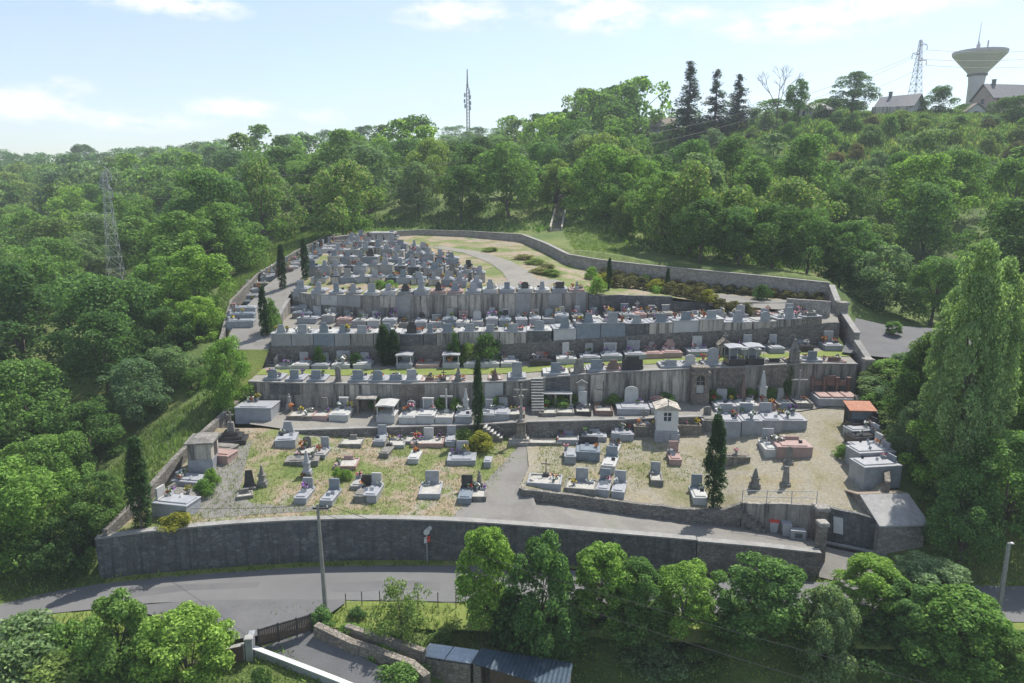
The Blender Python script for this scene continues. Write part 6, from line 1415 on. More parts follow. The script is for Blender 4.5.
m.tube([(0, -.55, .95), (d.x, d.y - .55, d.z + .95)], .025, 5); part(m, 'handrail', 'iron', e)
a = G(556, 231); c_ = col(561, a.y + 19)
e = stairs('stairs', 'long railed concrete steps climbing the hillside into the wood', a, c_ + Vector((0, 0, .3)), 1.6, 30, 'stone_warm', True, wm='stone_pale')
b = c_ + Vector((.2, .6, .2)); k = empty('gate_hut', b); tag(k, 'tiny pale hut at the head of the hillside steps', 'hut')
m = MB(); m.box(-.9, .9, 0, 1.4, -1, 2.1); part(m, 'wall', 'render_pale', k); m = MB(); m.prism([(-1.1, 2.103), (1.1, 2.103), (0, 2.6)], -.2, 1.6); part(m, 'roof', 'tile_brown', k)
m = MB(); m.box(-.4, .4, -.05, -.003, -.1, 1.7); part(m, 'door', 'brown_wood', k)

# ---- gate corner
def pillar(label, b, H, s, mat='stone_warm', rz=0):
    e = empty('gate_pillar', b, rz); tag(e, label, 'pillar', 'gate pillars')
    m = MB(); m.box(-s, s, -s, s, -.6, H - .3); part(m, 'shaft', mat, e)
    m = MB(); m.slab(-s - .09, s + .09, -s - .09, s + .09, H - .297, H, .06); part(m, 'cap', 'stone_pale', e)
b = P(819.5, 556, .85); pillar('tall square gate pillar with pale cap at the end of the road wall', b, hgt(b, 521), .29)
b = P(818, 541, 1.05); pillar('gate pillar in the upper wall behind the front one', b, hgt(b, 505.5), .42, 'stone_warm')
f, t = [P(*x) for x in ((741, 527.5, 1.5), (814, 539, 1.1))], None
e = empty('railing', L['W1D'][1][0]); tag(e, 'thin grey pipe railing on top of the plaster wall above the bins', 'railing')
p0, p1 = L['W1D'][1][0], L['W1D'][1][-1]; m = MB()
for i in range(4):
    q = (p1 - p0) * (i / 3); m = MB(); m.tube([(q.x, q.y + .15, q.z - .05), (q.x, q.y + .15, q.z + 1.0)], .03, 6); part(m, 'post', 'steel', e)
q = p1 - p0; m = MB(); m.tube([(0, .15, 1.0), (q.x, q.y + .15, q.z + 1.0)], .026, 6); m.tube([(0, .15, .5), (q.x, q.y + .15, q.z + .5)], .02, 6); part(m, 'rail', 'steel', e)
mottled('bin_grey', [(.3, (.36, .37, .38)), (.7, (.44, .45, .46))], 2, .5, 9, .2, None, 0); mottled('bin_red', [(.3, (.5, .05, .03)), (.7, (.6, .08, .05))], 2, .5, 9, .2, None, 0)
mottled('rubber', [(.3, (.02, .02, .02)), (.7, (.04, .04, .04))], 2, .7, 9, .2, None, 0)
for px, py, lid, lb in [(773, 532.5, 'bin_red', 'grey wheelie bin with a red lid against the plaster wall'), (785.5, 536, 'granite_light', 'grey wheelie bin with a pale lid against the plaster wall')]:
    b = P(px, py, 1.25); e = empty('wheelie_bin', b, R(-12)); tag(e, lb, 'bin', 'wheelie bins by the gate')
    m = MB(); vs = [(-.24, -.28, .06), (.24, -.28, .06), (.24, .26, .06), (-.24, .26, .06), (-.32, -.38, 1.0), (.32, -.38, 1.0), (.32, .36, 1.0), (-.32, .36, 1.0)]; m.add(vs, [(3, 2, 1, 0), (4, 5, 6, 7), (0, 1, 5, 4), (1, 2, 6, 5), (2, 3, 7, 6), (3, 0, 4, 7)]); part(m, 'body', 'bin_grey', e)
    m = MB(); m.slab(-.36, .36, -.42, .4, 1.003, 1.13, .05); m.tube([(-.25, .45, 1.05), (.25, .45, 1.05)], .03, 6); part(m, 'lid', lid, e)
    for x in (-.27, .27):
        m = MB(); m.tube([(x - .03, .25, .1), (x + .03, .25, .1)], .1, 10); part(m, 'wheel', 'rubber', e)
b = P(797, 541, 1.15); e = empty('stone_trough', b, R(-10)); tag(e, 'grey stone block with a square opening beside the bins', 'stone block')
m = MB(); m.box(-.55, -.25, -.3, .3, -.2, .95).box(.3, .55, -.3, .3, -.2, .95).box(-.25, .3, -.3, .3, -.2, .35).box(-.25, .3, -.3, .3, .75, .95).box(-.25, .3, .1, .3, .35, .75); m.box(-.75, .75, -.45, -.302, -.2, .18); part(m, 'block', 'granite_grey', e)
w1e = [o for o in bpy.data.objects if o.get('label', '').startswith('dark wall carrying')][0]
fa, fb = at_px(L['W1E'][0], 834), at_px(L['W1E'][0], 843); n_ = Vector((fb.y - fa.y, -(fb.x - fa.x), 0)).normalized()
o = wall_panel(L['W1E'], 833.5, 843, .3, .78, 'white_paint', None, .06, 'notice_board'); tag(o, 'white notice board on the dark wall beside the gate pillar', 'notice board')
m = MB(); q0, q1 = P(824, 541, 1.0), P(892, 555, .42); m.box(0, 1, 0, 1, 0, 1)
d = q1 - q0; n_ = Vector((-d.y, d.x, 0)).normalized() * .11; m = MB()
m.add([tuple(v) for v in (q0 - n_, q1 - n_, q1 + n_, q0 + n_)] + [tuple(v + Vector((0, 0, .16))) for v in (q0 - n_, q1 - n_, q1 + n_, q0 + n_)], [(3, 2, 1, 0), (4, 5, 6, 7), (0, 1, 5, 4), (1, 2, 6, 5), (2, 3, 7, 6), (3, 0, 4, 7)]); o = part(m, 'kerb', 'concrete', None); o.location.y -= .35; o['kind'] = 'structure'
# rubble steps at the end of the dry wall
b = P(748, 527, 1.5); stairs('stairs', 'crumbling rubble steps between the dry wall and the railing wall', P(764, 530.5, 1.4) + Vector((0, -.35, 0)), P(737, 524, 1.6) + Vector((0, -.1, 1.5)), .8, 6, 'stone_wall', wm='stone_wall')

# hut of the graveyard
b = P(899, 556, .45); e = empty('hut', b, R(3)); tag(e, 'stone hut with brown tiled roof and grey front roof under the trees', 'hut')
H = hgt(b, 525); w2 = 1.72; dp = 6.4
m = MB(); m.box(-w2, w2, 0, dp, -.6, H); part(m, 'wall', 'stone_pale', e)
rz_ = H + 1.15; rd = 2.7
def roofslab(name, mat, pts, th=.12):
    m = MB(); m.add(pts + [(x, y, z + th) for x, y, z in pts], [(3, 2, 1, 0), (4, 5, 6, 7), (0, 1, 5, 4), (1, 2, 6, 5), (2, 3, 7, 6), (3, 0, 4, 7)]); return part(m, name, mat, e)
roofslab('front_roof', 'concrete', [(-w2 - .2, -.3, H - .02), (w2 + .2, -.3, H - .02), (w2 + .2, rd, rz_), (-w2 - .2, rd, rz_)])
roofslab('back_roof', 'tile_brown', [(-w2 - .35, rd + .02, rz_ + .02), (w2 + .2, rd + .02, rz_ + .02), (w2 + .2, dp + .4, H + .1), (-w2 - .35, dp + .4, H + .1)])
m = MB(); m.prism([(0, 0), (dp, 0), (rd, 1.12)], -.001, .001)
for x in (-w2, w2 - .2):
    m = MB(); m.add([(x, .05, H + .003), (x, dp - .05, H + .003), (x, rd, rz_ - .03), (x + .2, .05, H + .003), (x + .2, dp - .05, H + .003), (x + .2, rd, rz_ - .03)], [(0, 1, 2), (5, 4, 3), (0, 3, 4, 1), (1, 4, 5, 2), (2, 5, 3, 0)]); part(m, 'gable', 'stone_pale', e)
m = MB(); m.box(-w2 - .05, -w2 - .003, 3.6, 4.6, -.2, 1.9); part(m, 'door', 'brown_wood', e)

# ---- road things
b = P(325.5, 608, 0); e = empty('utility_pole', b); tag(e, 'grey wooden utility pole standing beside the garden gate', 'utility pole', 'poles along the road')
H = hgt(b, 504); tip = Vector((-.12, 0, H))
m = MB(); m.tube([(0, 0, -.6), tip * .5, tip], [.16, .13, .09], 8); part(m, 'shaft', 'wood_pole', e)
m = MB(); m.box(-.45, .55, -.06, .06, H - .35, H - .25); part(m, 'cross_arm', 'iron', e)
m = MB()
for x in (-.38, .48): m.lathe([(.03, H - .247), (.06, H - .2), (.03, H - .14), (.05, H - .1), (.01, H - .06)], 8, (x, 0))
part(m, 'insulators', 'white_paint', e)
POLE = b + tip
b = P(997.5, 619, .02); e = empty('lamp_post', b); tag(e, 'pale concrete post with a small lamp at the road edge', 'lamp post', 'poles along the road')
H = hgt(b, 543); m = MB(); m.box(-.14, .14, -.11, .11, -.5, H, taper=.05); part(m, 'shaft', 'coping', e)
m = MB(); m.tube([(0, 0, H - .1), (.05, -.12, H + .08)], .03, 6); m.slab(-.06, .12, -.3, -.1, H + .06, H + .14, .03); part(m, 'lamp_head', 'white_paint', e)
def wire(label, p, q, sag, r=.02, n=16):
    pts = [p.lerp(q, i / n) - Vector((0, 0, sag * 4 * (i / n) * (1 - i / n))) for i in range(n + 1)]
    m = MB(); m.tube([v - p for v in pts], r, 4); o = part(m, 'cable', 'iron' if r < .05 else 'steel', None); o.location = p
    tag(o, label, 'cable', 'overhead cables')
wire('overhead cable from the wooden pole passing in front of the roadside trees, upper one', POLE + Vector((.45, 0, 0)), PY(1080, 722, 27), .55, .018)
wire('overhead cable from the wooden pole passing in front of the roadside trees, lower one', POLE + Vector((.45, 0, -.7)), PY(1010, 738, 27), .6, .018)
wire('overhead cable running from the wooden pole across the lower graves to the wood', POLE + Vector((-.35, 0, -.1)), PY(40, 497, 60), .6, .016)
# no-entry style sign seen from behind
b = P(427.3, 562.5, .03); e = empty('road_sign', b, R(25)); tag(e, 'grey post carrying a white sign and a red and white one by the road wall', 'road sign')
H = hgt(b, 528); m = MB(); m.tube([(0, 0, -.3), (0, 0, H)], .035, 8); part(m, 'post', 'steel', e)
m = MB(); m.tube([(0, -.06, H - .3), (0, -.04, H - .3)], .24, 20); m.tube([(.26, .05, H - .12), (.26, .07, H - .12)], .18, 20); part(m, 'white_sign', 'white_paint', e)
m = MB(); m.box(-.22, .0, -.06, -.04, H - 1.15, H - .68); m.box(.002, .26, -.055, -.04, H - 1.12, H - .65); 
m.m = [0] * 6 + [1] * 6; m.build('marker_sign', [M['white_paint'], M['bin_red']], e)
# sliding wooden gate
a, c_ = P(258.5, 647, -.55), P(312, 631, -.2); d = c_ - a; ln = Vector((d.x, d.y, 0)).length
e = empty('garden_gate', a, math.atan2(d.y, d.x)); tag(e, 'long dark brown slatted sliding gate across the asphalt drive', 'gate')
sl_ = d.z / ln; n = 30
m = MB()
for i in range(n):
    x = .1 + (ln - .2) * i / (n - 1); m.box(x - .045, x + .045, -.02, .02, sl_ * x + .12, sl_ * x + 1.12)
part(m, 'slats', 'brown_wood', e)
m = MB()
for z in (.08, 1.08):
    m.add([(0, -.04, z), (ln, -.04, z + d.z), (ln, .045, z + d.z), (0, .045, z), (0, -.04, z + .1), (ln, -.04, z + .1 + d.z), (ln, .045, z + .1 + d.z), (0, .045, z + .1)], [(3, 2, 1, 0), (4, 5, 6, 7), (0, 1, 5, 4), (1, 2, 6, 5), (2, 3, 7, 6), (3, 0, 4, 7)])
for x in (0, ln * .36, ln * .7, ln - .1): m.box(x, x + .1, -.05, .05, sl_ * x - .05, sl_ * x + 1.25)
part(m, 'frame', 'iron', e)
# white walls of the drive
wp = [P(253, 654, -.75), P(290, 668, -1.05), P(336, 686, -1.35), P(372, 701, -1.6)]
wall('garden_wall', None, 'granite_light', .2, 'low white rendered wall along the asphalt drive', feet_tops=([p + Vector((0, 0, 0)) for p in wp], [p + Vector((0, 0, .42)) for p in wp]), back=1, cop=.06, coping='white_paint')
b = P(250, 655, -.75); e = empty('gate_pillar', b, R(10)); tag(e, 'white gate pillar at the end of the slatted gate', 'pillar', 'gate pillars')
m = MB(); m.box(-.2, .2, -.2, .2, -.4, 1.15).box(-.18, .18, .203, 1.2, -.4, .9); part(m, 'shaft', 'granite_light', e); m = MB(); m.slab(-.26, .26, -.26, .26, 1.153, 1.25, .04); part(m, 'cap', 'concrete', e)
a, c_ = P(222, 662, -.85), P(245, 656, -.75)
wall('garden_wall', None, 'white_paint', .25, 'short white wall topped by brown slats beside the gate pillar', feet_tops=([a, c_], [a + Vector((0, 0, .75)), c_ + Vector((0, 0, .75))]), back=1, cop=.06)
d = c_ - a; ln = Vector((d.x, d.y, 0)).length; e = empty('slat_fence', a + Vector((0, -.25, 0)), math.atan2(d.y, d.x)); tag(e, 'short dark brown slat fence in front of the white wall', 'fence')
m = MB()
for i in range(12): x = ln * (i + .5) / 12; m.box(x - .07, x + .07, -.02, .02, -.1, .95)
part(m, 'slats', 'brown_wood', e)
# rough stone garden terrace on the right of the drive
gp = [P(314, 637, -.35), P(336, 648, -.6), P(352, 655, -.75), P(378, 664, -.95), P(412, 677, -1.2), P(424, 690, -1.4)]
wall('garden_wall', None, 'stone_warm', .5, 'rough stone garden wall stepping down beside the asphalt drive', feet_tops=(gp, [p + Vector((0, 0, .75 + .1 * (i % 2))) for i, p in enumerate(gp)]), back=1, coping=None)
gp = [P(345, 636, -.3), P(375, 646, -.45), P(405, 655, -.7), P(424, 661, -.9)]
wall('garden_wall', None, 'stone_warm', .4, 'upper rough stone garden wall below the airy shrub', feet_tops=(gp, [p + Vector((0, 0, .65)) for p in gp]), back=1, coping=None)
mottled('petal_bed', [(.3, (.5, .25, .42)), (.7, (.62, .38, .52))], 6, .8, 20, .3, None, 0)
M['leaf_pinkbed'] = foliage('leaf_pinkbed', (.3, .2, .25), (.4, .28, .34))
tree_px('bush1', 335, 642, 632, 15, 'leaf_pinkbed', 'patch of pink flowers on the stone garden bed beside the drive', name='flower_bed', cat='flower bed', crown='flowers')
# wire fence on the bank
e = empty('wire_fence', P(345, 606, 0)); tag(e, 'wire fence on thin posts along the bank above the garden', 'fence')
fp = [drop_ for drop_ in [G(x, y) for x, y in [(346, 607), (362, 605), (380, 604.5), (398, 604.5), (418, 605), (438, 606), (456, 608)]]]
for p in fp:
    q = p - e.location; m = MB(); m.tube([(q.x, q.y, q.z - .2), (q.x, q.y, q.z + 1.0)], .035, 5); part(m, 'post', 'brown_wood', e)
m = MB()
for z in (.35, .65, .93): m.tube([tuple(p - e.location + Vector((0, 0, z))) for p in fp], .012, 4)
part(m, 'wires', 'steel', e)
# blue roofed shed and its grey lean-to
mottled('sheet_blue', [(.3, (.035, .06, .085)), (.7, (.06, .09, .12))], 1.2, .45, 6, .3, None, 0, .4); mottled('sheet_grey', [(.3, (.3, .35, .4)), (.7, (.42, .46, .5))], 1.5, .4, 6, .35, None, 0, .4)
A_, B_, C_, D_ = P(481, 648, -.35), P(573, 663, -.75), P(567, 692, -.85), P(471, 663, -.6)
z_hi, z_lo = 1.0, .35
e = empty('shed', Vector(((A_.x + C_.x) / 2, (A_.y + C_.y) / 2, -2.6))); tag(e, 'garden shed with dark blue corrugated roof below the first roadside trees', 'shed')
o = e.location; m = MB(); n = 44
def pl(u, v, dz=0): q = (A_.lerp(B_, u)).lerp(D_.lerp(C_, u), v) - o; return Vector((q.x, q.y, q.z + dz))
for i in range(n + 1):
    for v in (0, 1): m.v.append(tuple(pl(i / n, v, .04 * (1 if i % 2 else -1))))
for i in range(n): m.f.append((2 * i, 2 * i + 1, 2 * i + 3, 2 * i + 2)); m.m.append(0)
ob = part(m, 'roof', 'sheet_blue', e); md = ob.modifiers.new('thick', 'SOLIDIFY'); md.thickness = .03
def wall_between(u0, v0, u1, v1, name, mat, zb=-.8):
    a, b_ = pl(u0, v0, -.12), pl(u1, v1, -.12); dd = (b_ - a); nn = Vector((-dd.y, dd.x, 0)).normalized() * .1; m = MB()
    m.add([(a.x - nn.x, a.y - nn.y, zb), (b_.x - nn.x, b_.y - nn.y, zb), (b_.x + nn.x, b_.y + nn.y, zb), (a.x + nn.x, a.y + nn.y, zb), tuple(a - nn), tuple(b_ - nn), tuple(b_ + nn), tuple(a + nn)], [(3, 2, 1, 0), (4, 5, 6, 7), (0, 1, 5, 4), (1, 2, 6, 5), (2, 3, 7, 6), (3, 0, 4, 7)]); part(m, name, mat, e)
wall_between(.03, .06, .97, .06, 'back_wall', 'stone_warm'); wall_between(.03, .06, .03, .92, 'side_wall', 'stone_warm'); wall_between(.97, .06, .97, .92, 'side_wall', 'stone_warm')
wall_between(.03, .9, .1, .9, 'front_post', 'stone_warm'); wall_between(.2, .86, .97, .86, 'front_boards', 'brown_wood')
A2, B2, C2, D2 = P(430, 644, -.55), P(479, 651, -.5), P(471, 664, -.72), P(420, 656, -.8)
e = empty('lean_to', Vector(((A2.x + C2.x) / 2, (A2.y + C2.y) / 2, -2.2))); tag(e, 'low stone lean-to covered with grey plastic sheets beside the blue shed', 'lean-to')
o = e.location
def pl(u, v, dz=0): q = (A2.lerp(B2, u)).lerp(D2.lerp(C2, u), v) - o; return Vector((q.x, q.y, q.z + dz))
for u0, u1 in ((0, .48), (.5, 1)):
    m = MB(); q = [pl(u0, 0), pl(u1, 0), pl(u1, 1), pl(u0, 1)]; m.add([tuple(v) for v in q] + [tuple(v + Vector((0, 0, .06))) for v in q], [(3, 2, 1, 0), (4, 5, 6, 7), (0, 1, 5, 4), (1, 2, 6, 5), (2, 3, 7, 6), (3, 0, 4, 7)]); part(m, 'roof_sheet', 'sheet_grey', e)
wall_between(.02, .92, .98, .92, 'front_wall', 'stone_warm', -.6); wall_between(.02, .1, .02, .92, 'side_wall', 'stone_warm', -.6); wall_between(.02, .08, .98, .08, 'back_wall', 'stone_warm', -.6)
# columbarium slabs along the path
for i in range(11):
    px = 678.5 + i * 8.7; p = P(px, 297.3 + (px - 678) * .122, 14.35); p.z = drop(p.x, p.y)
    e = empty('columbarium_slab', p, R(-10)); tag(e, f'{ORD[i]} dark memorial slab from the thin cypress along the columbarium kerb', 'memorial slab', 'dark slabs along the columbarium path')
    m = MB(); m.box(-.5, .5, -.15, .35, -.4, .25); part(m, 'base', 'render_pale', e)
    m = MB(); m.add([(-.42, -.2, .1), (.42, -.2, .1), (.42, .2, .62), (-.42, .2, .62), (-.42, -.13, .08), (.42, -.13, .08), (.42, .27, .6), (-.42, .27, .6)], [(0, 1, 2, 3), (7, 6, 5, 4), (0, 4, 5, 1), (1, 5, 6, 2), (2, 6, 7, 3), (3, 7, 4, 0)]); part(m, 'face_slab', 'granite_black' if i < 8 else 'granite_brown', e)
p = P(776, 309, 14.0); p.z = drop(p.x, p.y); e = empty('memorial_bed', p, R(-8)); tag(e, 'square pink gravel memorial bed with pale kerb past the dark slabs', 'memorial')
m = MB(); m.box(-.9, .9, -.9, -.75, -.4, .3).box(-.9, .9, .75, .9, -.4, .3).box(-.9, -.75, -.75, .75, -.4, .297).box(.75, .9, -.75, .75, -.4, .297); part(m, 'kerb', 'stone_pale', e); m = MB(); m.box(-.75, .75, -.75, .75, -.4, .2); part(m, 'grave_bed', 'granite_rose', e)
a, c_ = P(786, 310, 13.9), P(830, 313, 13.8)
wall('garden_wall', None, 'stone_pale', .4, 'low pale wall ending the columbarium at the perimeter corner', feet_tops=([a, c_], [a + Vector((0, 0, 1.3)), c_ + Vector((0, 0, 1.3))]), coping=None)
wall('retaining_wall', None, 'stone_dark', .4, 'dark bank wall below the rusty border shrubs', feet_tops=([P(672, 312, 13.2), P(740, 309, 13.4), P(834, 307, 13.6)], [P(672, 312, 13.2) + Vector((0, 0, 1.25)), P(740, 309, 13.4) + Vector((0, 0, .75)), P(834, 307, 13.6) + Vector((0, 0, .5))]), coping=None)
b = P(841, 322, 12.6); pillar('pillar at the head of the stepped wall beside the lane', b, 2.3, .45, 'stone_pale')
b = P(867, 373, 9.2); pillar('pillar at the lower end of the stepped wall beside the mound', b, 1.5, .4, 'stone_pale')

# ---- ridge
def house(label, px, Y, wpx, py_eave, py_ridge, dep, rz, wallm, roofm, wins=3, chim=True, shutter=None, z=None):
    b = col(px, Y); zc = proj(b)[2]; w2 = wpx / 2 * zc / F
    He, Hr = topz(Y, py_eave) - b.z, topz(Y, py_ridge) - b.z
    e = empty('house', b, rz); tag(e, label, 'house', 'houses on the ridge')
    m = MB(); m.box(-w2, w2, -dep / 2, dep / 2, -3, He); m.add([(-w2, -dep / 2, He), (-w2, dep / 2, He), (-w2, 0, Hr - .15), (w2, -dep / 2, He), (w2, dep / 2, He), (w2, 0, Hr - .15)], [(0, 1, 2), (5, 4, 3)]); part(m, 'wall', wallm, e)
    m = MB(); g = .5; s = (Hr - He) / (dep / 2)
    for sg in (-1, 1):
        vs = [(-w2 - g, sg * (dep / 2 + g), He - s * g), (w2 + g, sg * (dep / 2 + g), He - s * g), (w2 + g, 0, Hr), (-w2 - g, 0, Hr)]
        m.add(vs + [(x, y, z_ + .22) for x, y, z_ in vs], [(3, 2, 1, 0), (4, 5, 6, 7), (0, 1, 5, 4), (1, 2, 6, 5), (2, 3, 7, 6), (3, 0, 4, 7)])
    rf_ = part(m, 'roof', roofm, e)
    if chim: m = MB(); m.box(-w2 * .55 - .4, -w2 * .55 + .4, -.4, .4, Hr - 1, Hr + 1.3).slab(-w2 * .55 - .5, -w2 * .55 + .5, -.5, .5, Hr + 1.3, Hr + 1.5); part(m, 'chimney', 'stone_old', rf_)
    for i in range(wins):
        x = -w2 + 2 * w2 * (i + .5) / wins
        for z0 in ([He - 1.9] if He < 4.5 else [He - 1.9, He - 4.4]):
            m = MB(); m.box(x - .55, x + .55, -dep / 2 - .06, -dep / 2 - .003, z0, z0 + 1.3); wn = part(m, 'window', 'glass_dark', e)
            m = MB(); m.box(x - .65, x + .65, -dep / 2 - .1, -dep / 2 - .003, z0 - .1, z0 - .003); part(m, 'sill', 'white_paint', wn)
            if shutter:
                for sx in (-1, 1): m = MB(); m.box(x + sx * .9 - .3, x + sx * .9 + .3, -dep / 2 - .07, -dep / 2 - .003, z0, z0 + 1.3); part(m, 'shutter', shutter, wn)
    for sx in (-1, 1):
        m = MB(); m.box(sx * (w2 + .03) - .03, sx * (w2 + .03) + .03, -.6, .6, He - 1.6, He - .2); part(m, 'window', 'glass_dark', e)
mottled('render_pink', [(.3, (.42, .33, .28)), (.7, (.5, .4, .35))], .6, .85, 5, .3, None, .1); mottled('shutter_red', [(.3, (.25, .04, .04)), (.7, (.32, .06, .06))], 2, .6, 5, .2, None, 0)
house('white gabled house with grey slate roof beneath the ridge pylon', 899, 228, 36, 108, 96, 9, R(-48), 'white_paint', 'slate', 2)
house('two storey pinkish house with red shutters beside the water tower', 1001, 225, 46, 99, 85, 8, R(10), 'render_pink', 'slate', 3, True, 'shutter_red')
house('small white annex between the pink house and the water tower', 974, 221, 10, 111, 104, 5, R(80), 'white_paint', 'tile_brown', 1, False)
house('grey roofed house half hidden by the birch like tree', 813, 222, 24, 111, 104, 8, R(20), 'render_pale', 'slate', 2, False)
house('house with a wide grey roof below the first pointed conifer', 662, 228, 22, 127, 119, 8, R(-15), 'render_pale', 'tile_brown', 2, False)
house('gabled grey house on the ridge beyond the antenna mast', 550, 300, 15, 131, 123, 8, R(85), 'render_grey', 'slate', 1, False)
house('low house roof showing among trees under the gabled grey house', 530, 290, 13, 150, 145, 7, R(25), 'render_pale', 'slate', 1, False)
a, c_ = col(872, 215), col(908, 217); a.z += .2
wall('garden_wall', None, 'render_pale', .4, 'pale garden wall below the white gabled house', feet_tops=([a, c_], [a + Vector((0, 0, 2.2)), c_ + Vector((0, 0, 2.6))]), coping=None)
# water tower
Y = 262; b = col(972.5, Y); zc = proj(b)[2]; u = zc / F; e = empty('water_tower', b); tag(e, 'concrete water tower with conical bowl and antennas on the ridge', 'water tower')
zt_ = lambda py: topz(Y, py) - b.z
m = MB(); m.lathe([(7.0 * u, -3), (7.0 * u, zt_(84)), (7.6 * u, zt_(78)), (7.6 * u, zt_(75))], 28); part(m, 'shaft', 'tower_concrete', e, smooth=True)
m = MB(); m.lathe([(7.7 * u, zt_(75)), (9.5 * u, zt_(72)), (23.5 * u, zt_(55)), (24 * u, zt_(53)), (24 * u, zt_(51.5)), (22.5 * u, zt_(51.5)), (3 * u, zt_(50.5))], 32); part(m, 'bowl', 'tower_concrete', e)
m = MB(); m.lathe([(8.0 * u, zt_(76)), (9.0 * u, zt_(75.8)), (9.0 * u, zt_(74.3)), (8.6 * u, zt_(74.2))], 28); part(m, 'balcony', 'stone_old', e)
for i, (x, h_, r_) in enumerate([(-5.5, 45, .8), (-2.5, 41.5, 1.1), (.5, 43, 1.0), (5, 41, 1.0), (8, 47, .7), (14, 48.5, 1.0)]):
    m = MB(); m.tube([(x * u, (i % 3 - 1) * 3 * u, zt_(51)), (x * u, (i % 3 - 1) * 3 * u, zt_(h_))], r_ * u * .7, 6); part(m, 'antenna', 'steel', e)
m = MB(); m.tube([(-3 * u, 0, zt_(51)), (-2.6 * u, 0, zt_(36)), (-2 * u, 0, zt_(21))], [.5 * u, .35 * u, .12 * u], 5); part(m, 'mast', 'steel', e)
# lattice pylons
def lattice(mb, H, b0, b1, n, r, mid=None):
    lv = [(H * (1 - (1 - i / n) ** 1.25), 0) for i in range(n + 1)]
    wd = [b0 + (b1 - b0) * min(1, (z / H) ** .75) for z, _ in lv]
    for i in range(n):
        z0, z1, a0, a1 = lv[i][0], lv[i + 1][0], wd[i], wd[i + 1]
        c0 = [(-a0, -a0, z0), (a0, -a0, z0), (a0, a0, z0), (-a0, a0, z0)]; c1 = [(-a1, -a1, z1), (a1, -a1, z1), (a1, a1, z1), (-a1, a1, z1)]
        for k in range(4):
            mb.tube([c0[k], c1[k]], r * 1.25, 4, cap=False); mb.tube([c0[k], c1[(k + 1) % 4]], r * .7, 4, cap=False); mb.tube([c0[(k + 1) % 4], c1[k]], r * .7, 4, cap=False); mb.tube([c1[k], c1[(k + 1) % 4]], r * .7, 4, cap=False)
ARMS = {}
for nm, px, Y, pt, lb, hb, arms in [('lattice_pylon', 913, 236, 40, 'grey lattice pylon with three arms beside the white gabled house', 2.0, [(45, 8, 1), (54.5, -8, 1), (60.5, 9, 1)]), ('lattice_pylon', 118, 118, 171, 'slim lattice pylon rising out of the wood across the meadow', 1.35, [(173, 5, 1), (181, -5, 1), (190, 5, 1)])]:
    b = col(px, Y); e = empty(nm, b, R(12)); tag(e, lb, 'pylon', 'electricity pylons'); H = topz(Y, pt) - b.z; zc = proj(b)[2]; u = zc / F
    m = MB(); lattice(m, H, hb, .28, 12, .028 if Y < 200 else .07); part(m, 'tower', 'steel', e)
    ARMS[px] = []
    for k, (py, xo, _) in enumerate(arms):
        z = topz(Y, py) - b.z; x = xo * u; m = MB(); r = .05 if Y < 200 else .085
        m.tube([(0, -.25, z), (x, 0, z + .15)], r, 4); m.tube([(0, .25, z), (x, 0, z + .15)], r, 4); m.tube([(0, 0, z + 1.0), (x, 0, z + .15)], r, 4); a_ = part(m, 'cross_arm', 'steel', e)
        m = MB(); m.lathe([(.06, z - 1.3), (.14, z - 1.1), (.08, z - .9), (.14, z - .7), (.08, z - .5), (.13, z - .3), (.05, z)], 6, (x, 0)); part(m, 'insulator', 'granite_grey', a_)
        ca, sa = math.cos(R(12)), math.sin(R(12)); ARMS[px].append(b + Vector((x * ca, x * sa, z - 1.3)))
for k, (p, q) in enumerate(zip(ARMS[118], ARMS[913])):
    wire(f'{("upper", "middle", "lower")[k]} power line sagging over the wood between the two pylons', p, q, (9, 10, 11)[k], .035, 40)
    wire(f'{("upper", "middle", "lower")[k]} power line leaving the slim pylon away from the graves', p, PY(-120, 235 + 8 * k, 100), 3, .03, 20)
    wire(f'{("upper", "middle", "lower")[k]} power line leaving the ridge pylon past the water tower', q, PY(1120, 40 + 8 * k, 260), 2, .05, 12)
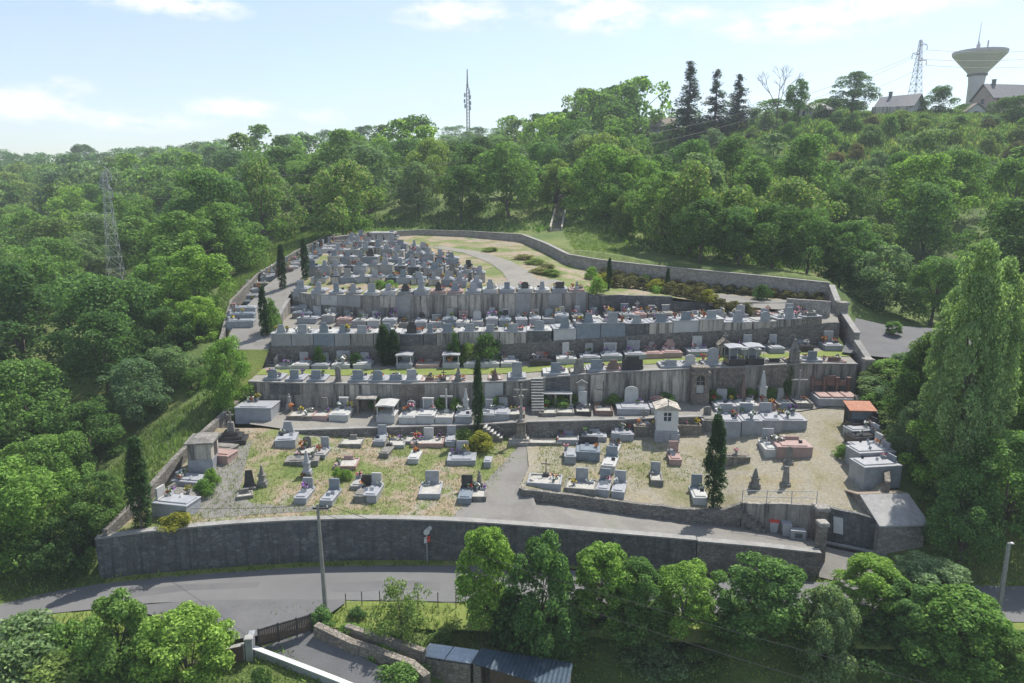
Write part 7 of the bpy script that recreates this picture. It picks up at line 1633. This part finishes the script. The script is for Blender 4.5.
# antenna mast
Y = 410; b = col(468, Y); e = empty('antenna_mast', b); tag(e, 'slender telecom mast with antenna cluster on the far ridge', 'antenna mast'); zc = proj(b)[2]; u = zc / F
zt_ = lambda py: topz(Y, py) - b.z
m = MB(); H = zt_(88)
for k in range(3):
    a_ = 2.094 * k; m.tube([(2.0 * u * math.cos(a_), 2.0 * u * math.sin(a_), -2), (1.5 * u * math.cos(a_), 1.5 * u * math.sin(a_), H)], .5 * u, 5)
for i in range(16):
    z = zt_(138) + (H - zt_(138)) * i / 15; z2 = z + (H - zt_(138)) / 15; 
    for k in range(3):
        a_, a2 = 2.094 * k, 2.094 * (k + 1); m.tube([(1.7 * u * math.cos(a_), 1.7 * u * math.sin(a_), z), (1.7 * u * math.cos(a2), 1.7 * u * math.sin(a2), z2)], .18 * u, 4)
part(m, 'tower', 'wood_pole', e)
m = MB(); m.tube([(0, 0, H), (0, 0, zt_(69))], [1.0 * u, .5 * u], 6); part(m, 'spire', 'wood_pole', e)
for i, (py, x) in enumerate([(95, -2.6), (97, 2.6), (101, -2.9), (103, 2.8), (106, -2.4), (108, 2.5), (92, 1.8), (134, -1.8)]):
    m = MB(); m.lathe([(.75 * u, zt_(py + 2.2)), (.9 * u, zt_(py)), (.7 * u, zt_(py - 2))], 8, (x * u, 0)); part(m, 'antenna', 'granite_light', e)
b = col(471, 408); e = empty('equipment_cabin', b); tag(e, 'low white equipment cabin at the foot of the telecom mast', 'cabin'); H = topz(408, 134.5) - b.z
m = MB(); m.box(-5, 5, -2, 2, -2, H); part(m, 'wall', 'white_paint', e); m = MB(); m.slab(-5.4, 5.4, -2.4, 2.4, H + .003, H + .3, .05); part(m, 'roof', 'concrete', e); m = MB(); m.box(-1, 1, -2.06, -2.003, -.5, H - .6); part(m, 'door', 'granite_grey', e)

# ---- the air
m = bpy.data.materials.new('haze'); m.use_nodes = True; ntm = m.node_tree; ntm.nodes.clear()
out = ntm.nodes.new('ShaderNodeOutputMaterial'); pv = ntm.nodes.new('ShaderNodeVolumePrincipled')
pv.inputs['Color'].default_value = (.86, .93, 1, 1); pv.inputs['Density'].default_value = .0004; pv.inputs['Anisotropy'].default_value = 0
ntm.links.new(pv.outputs[0], out.inputs['Volume']); M['haze'] = m
mb = MB(); mb.box(-520, 520, -30, 720, -9, 110); o = mb.build('haze', m); tag(o, 'thin summer haze in the air over the hillside', kind='stuff')
cy.volume_bounces = 0
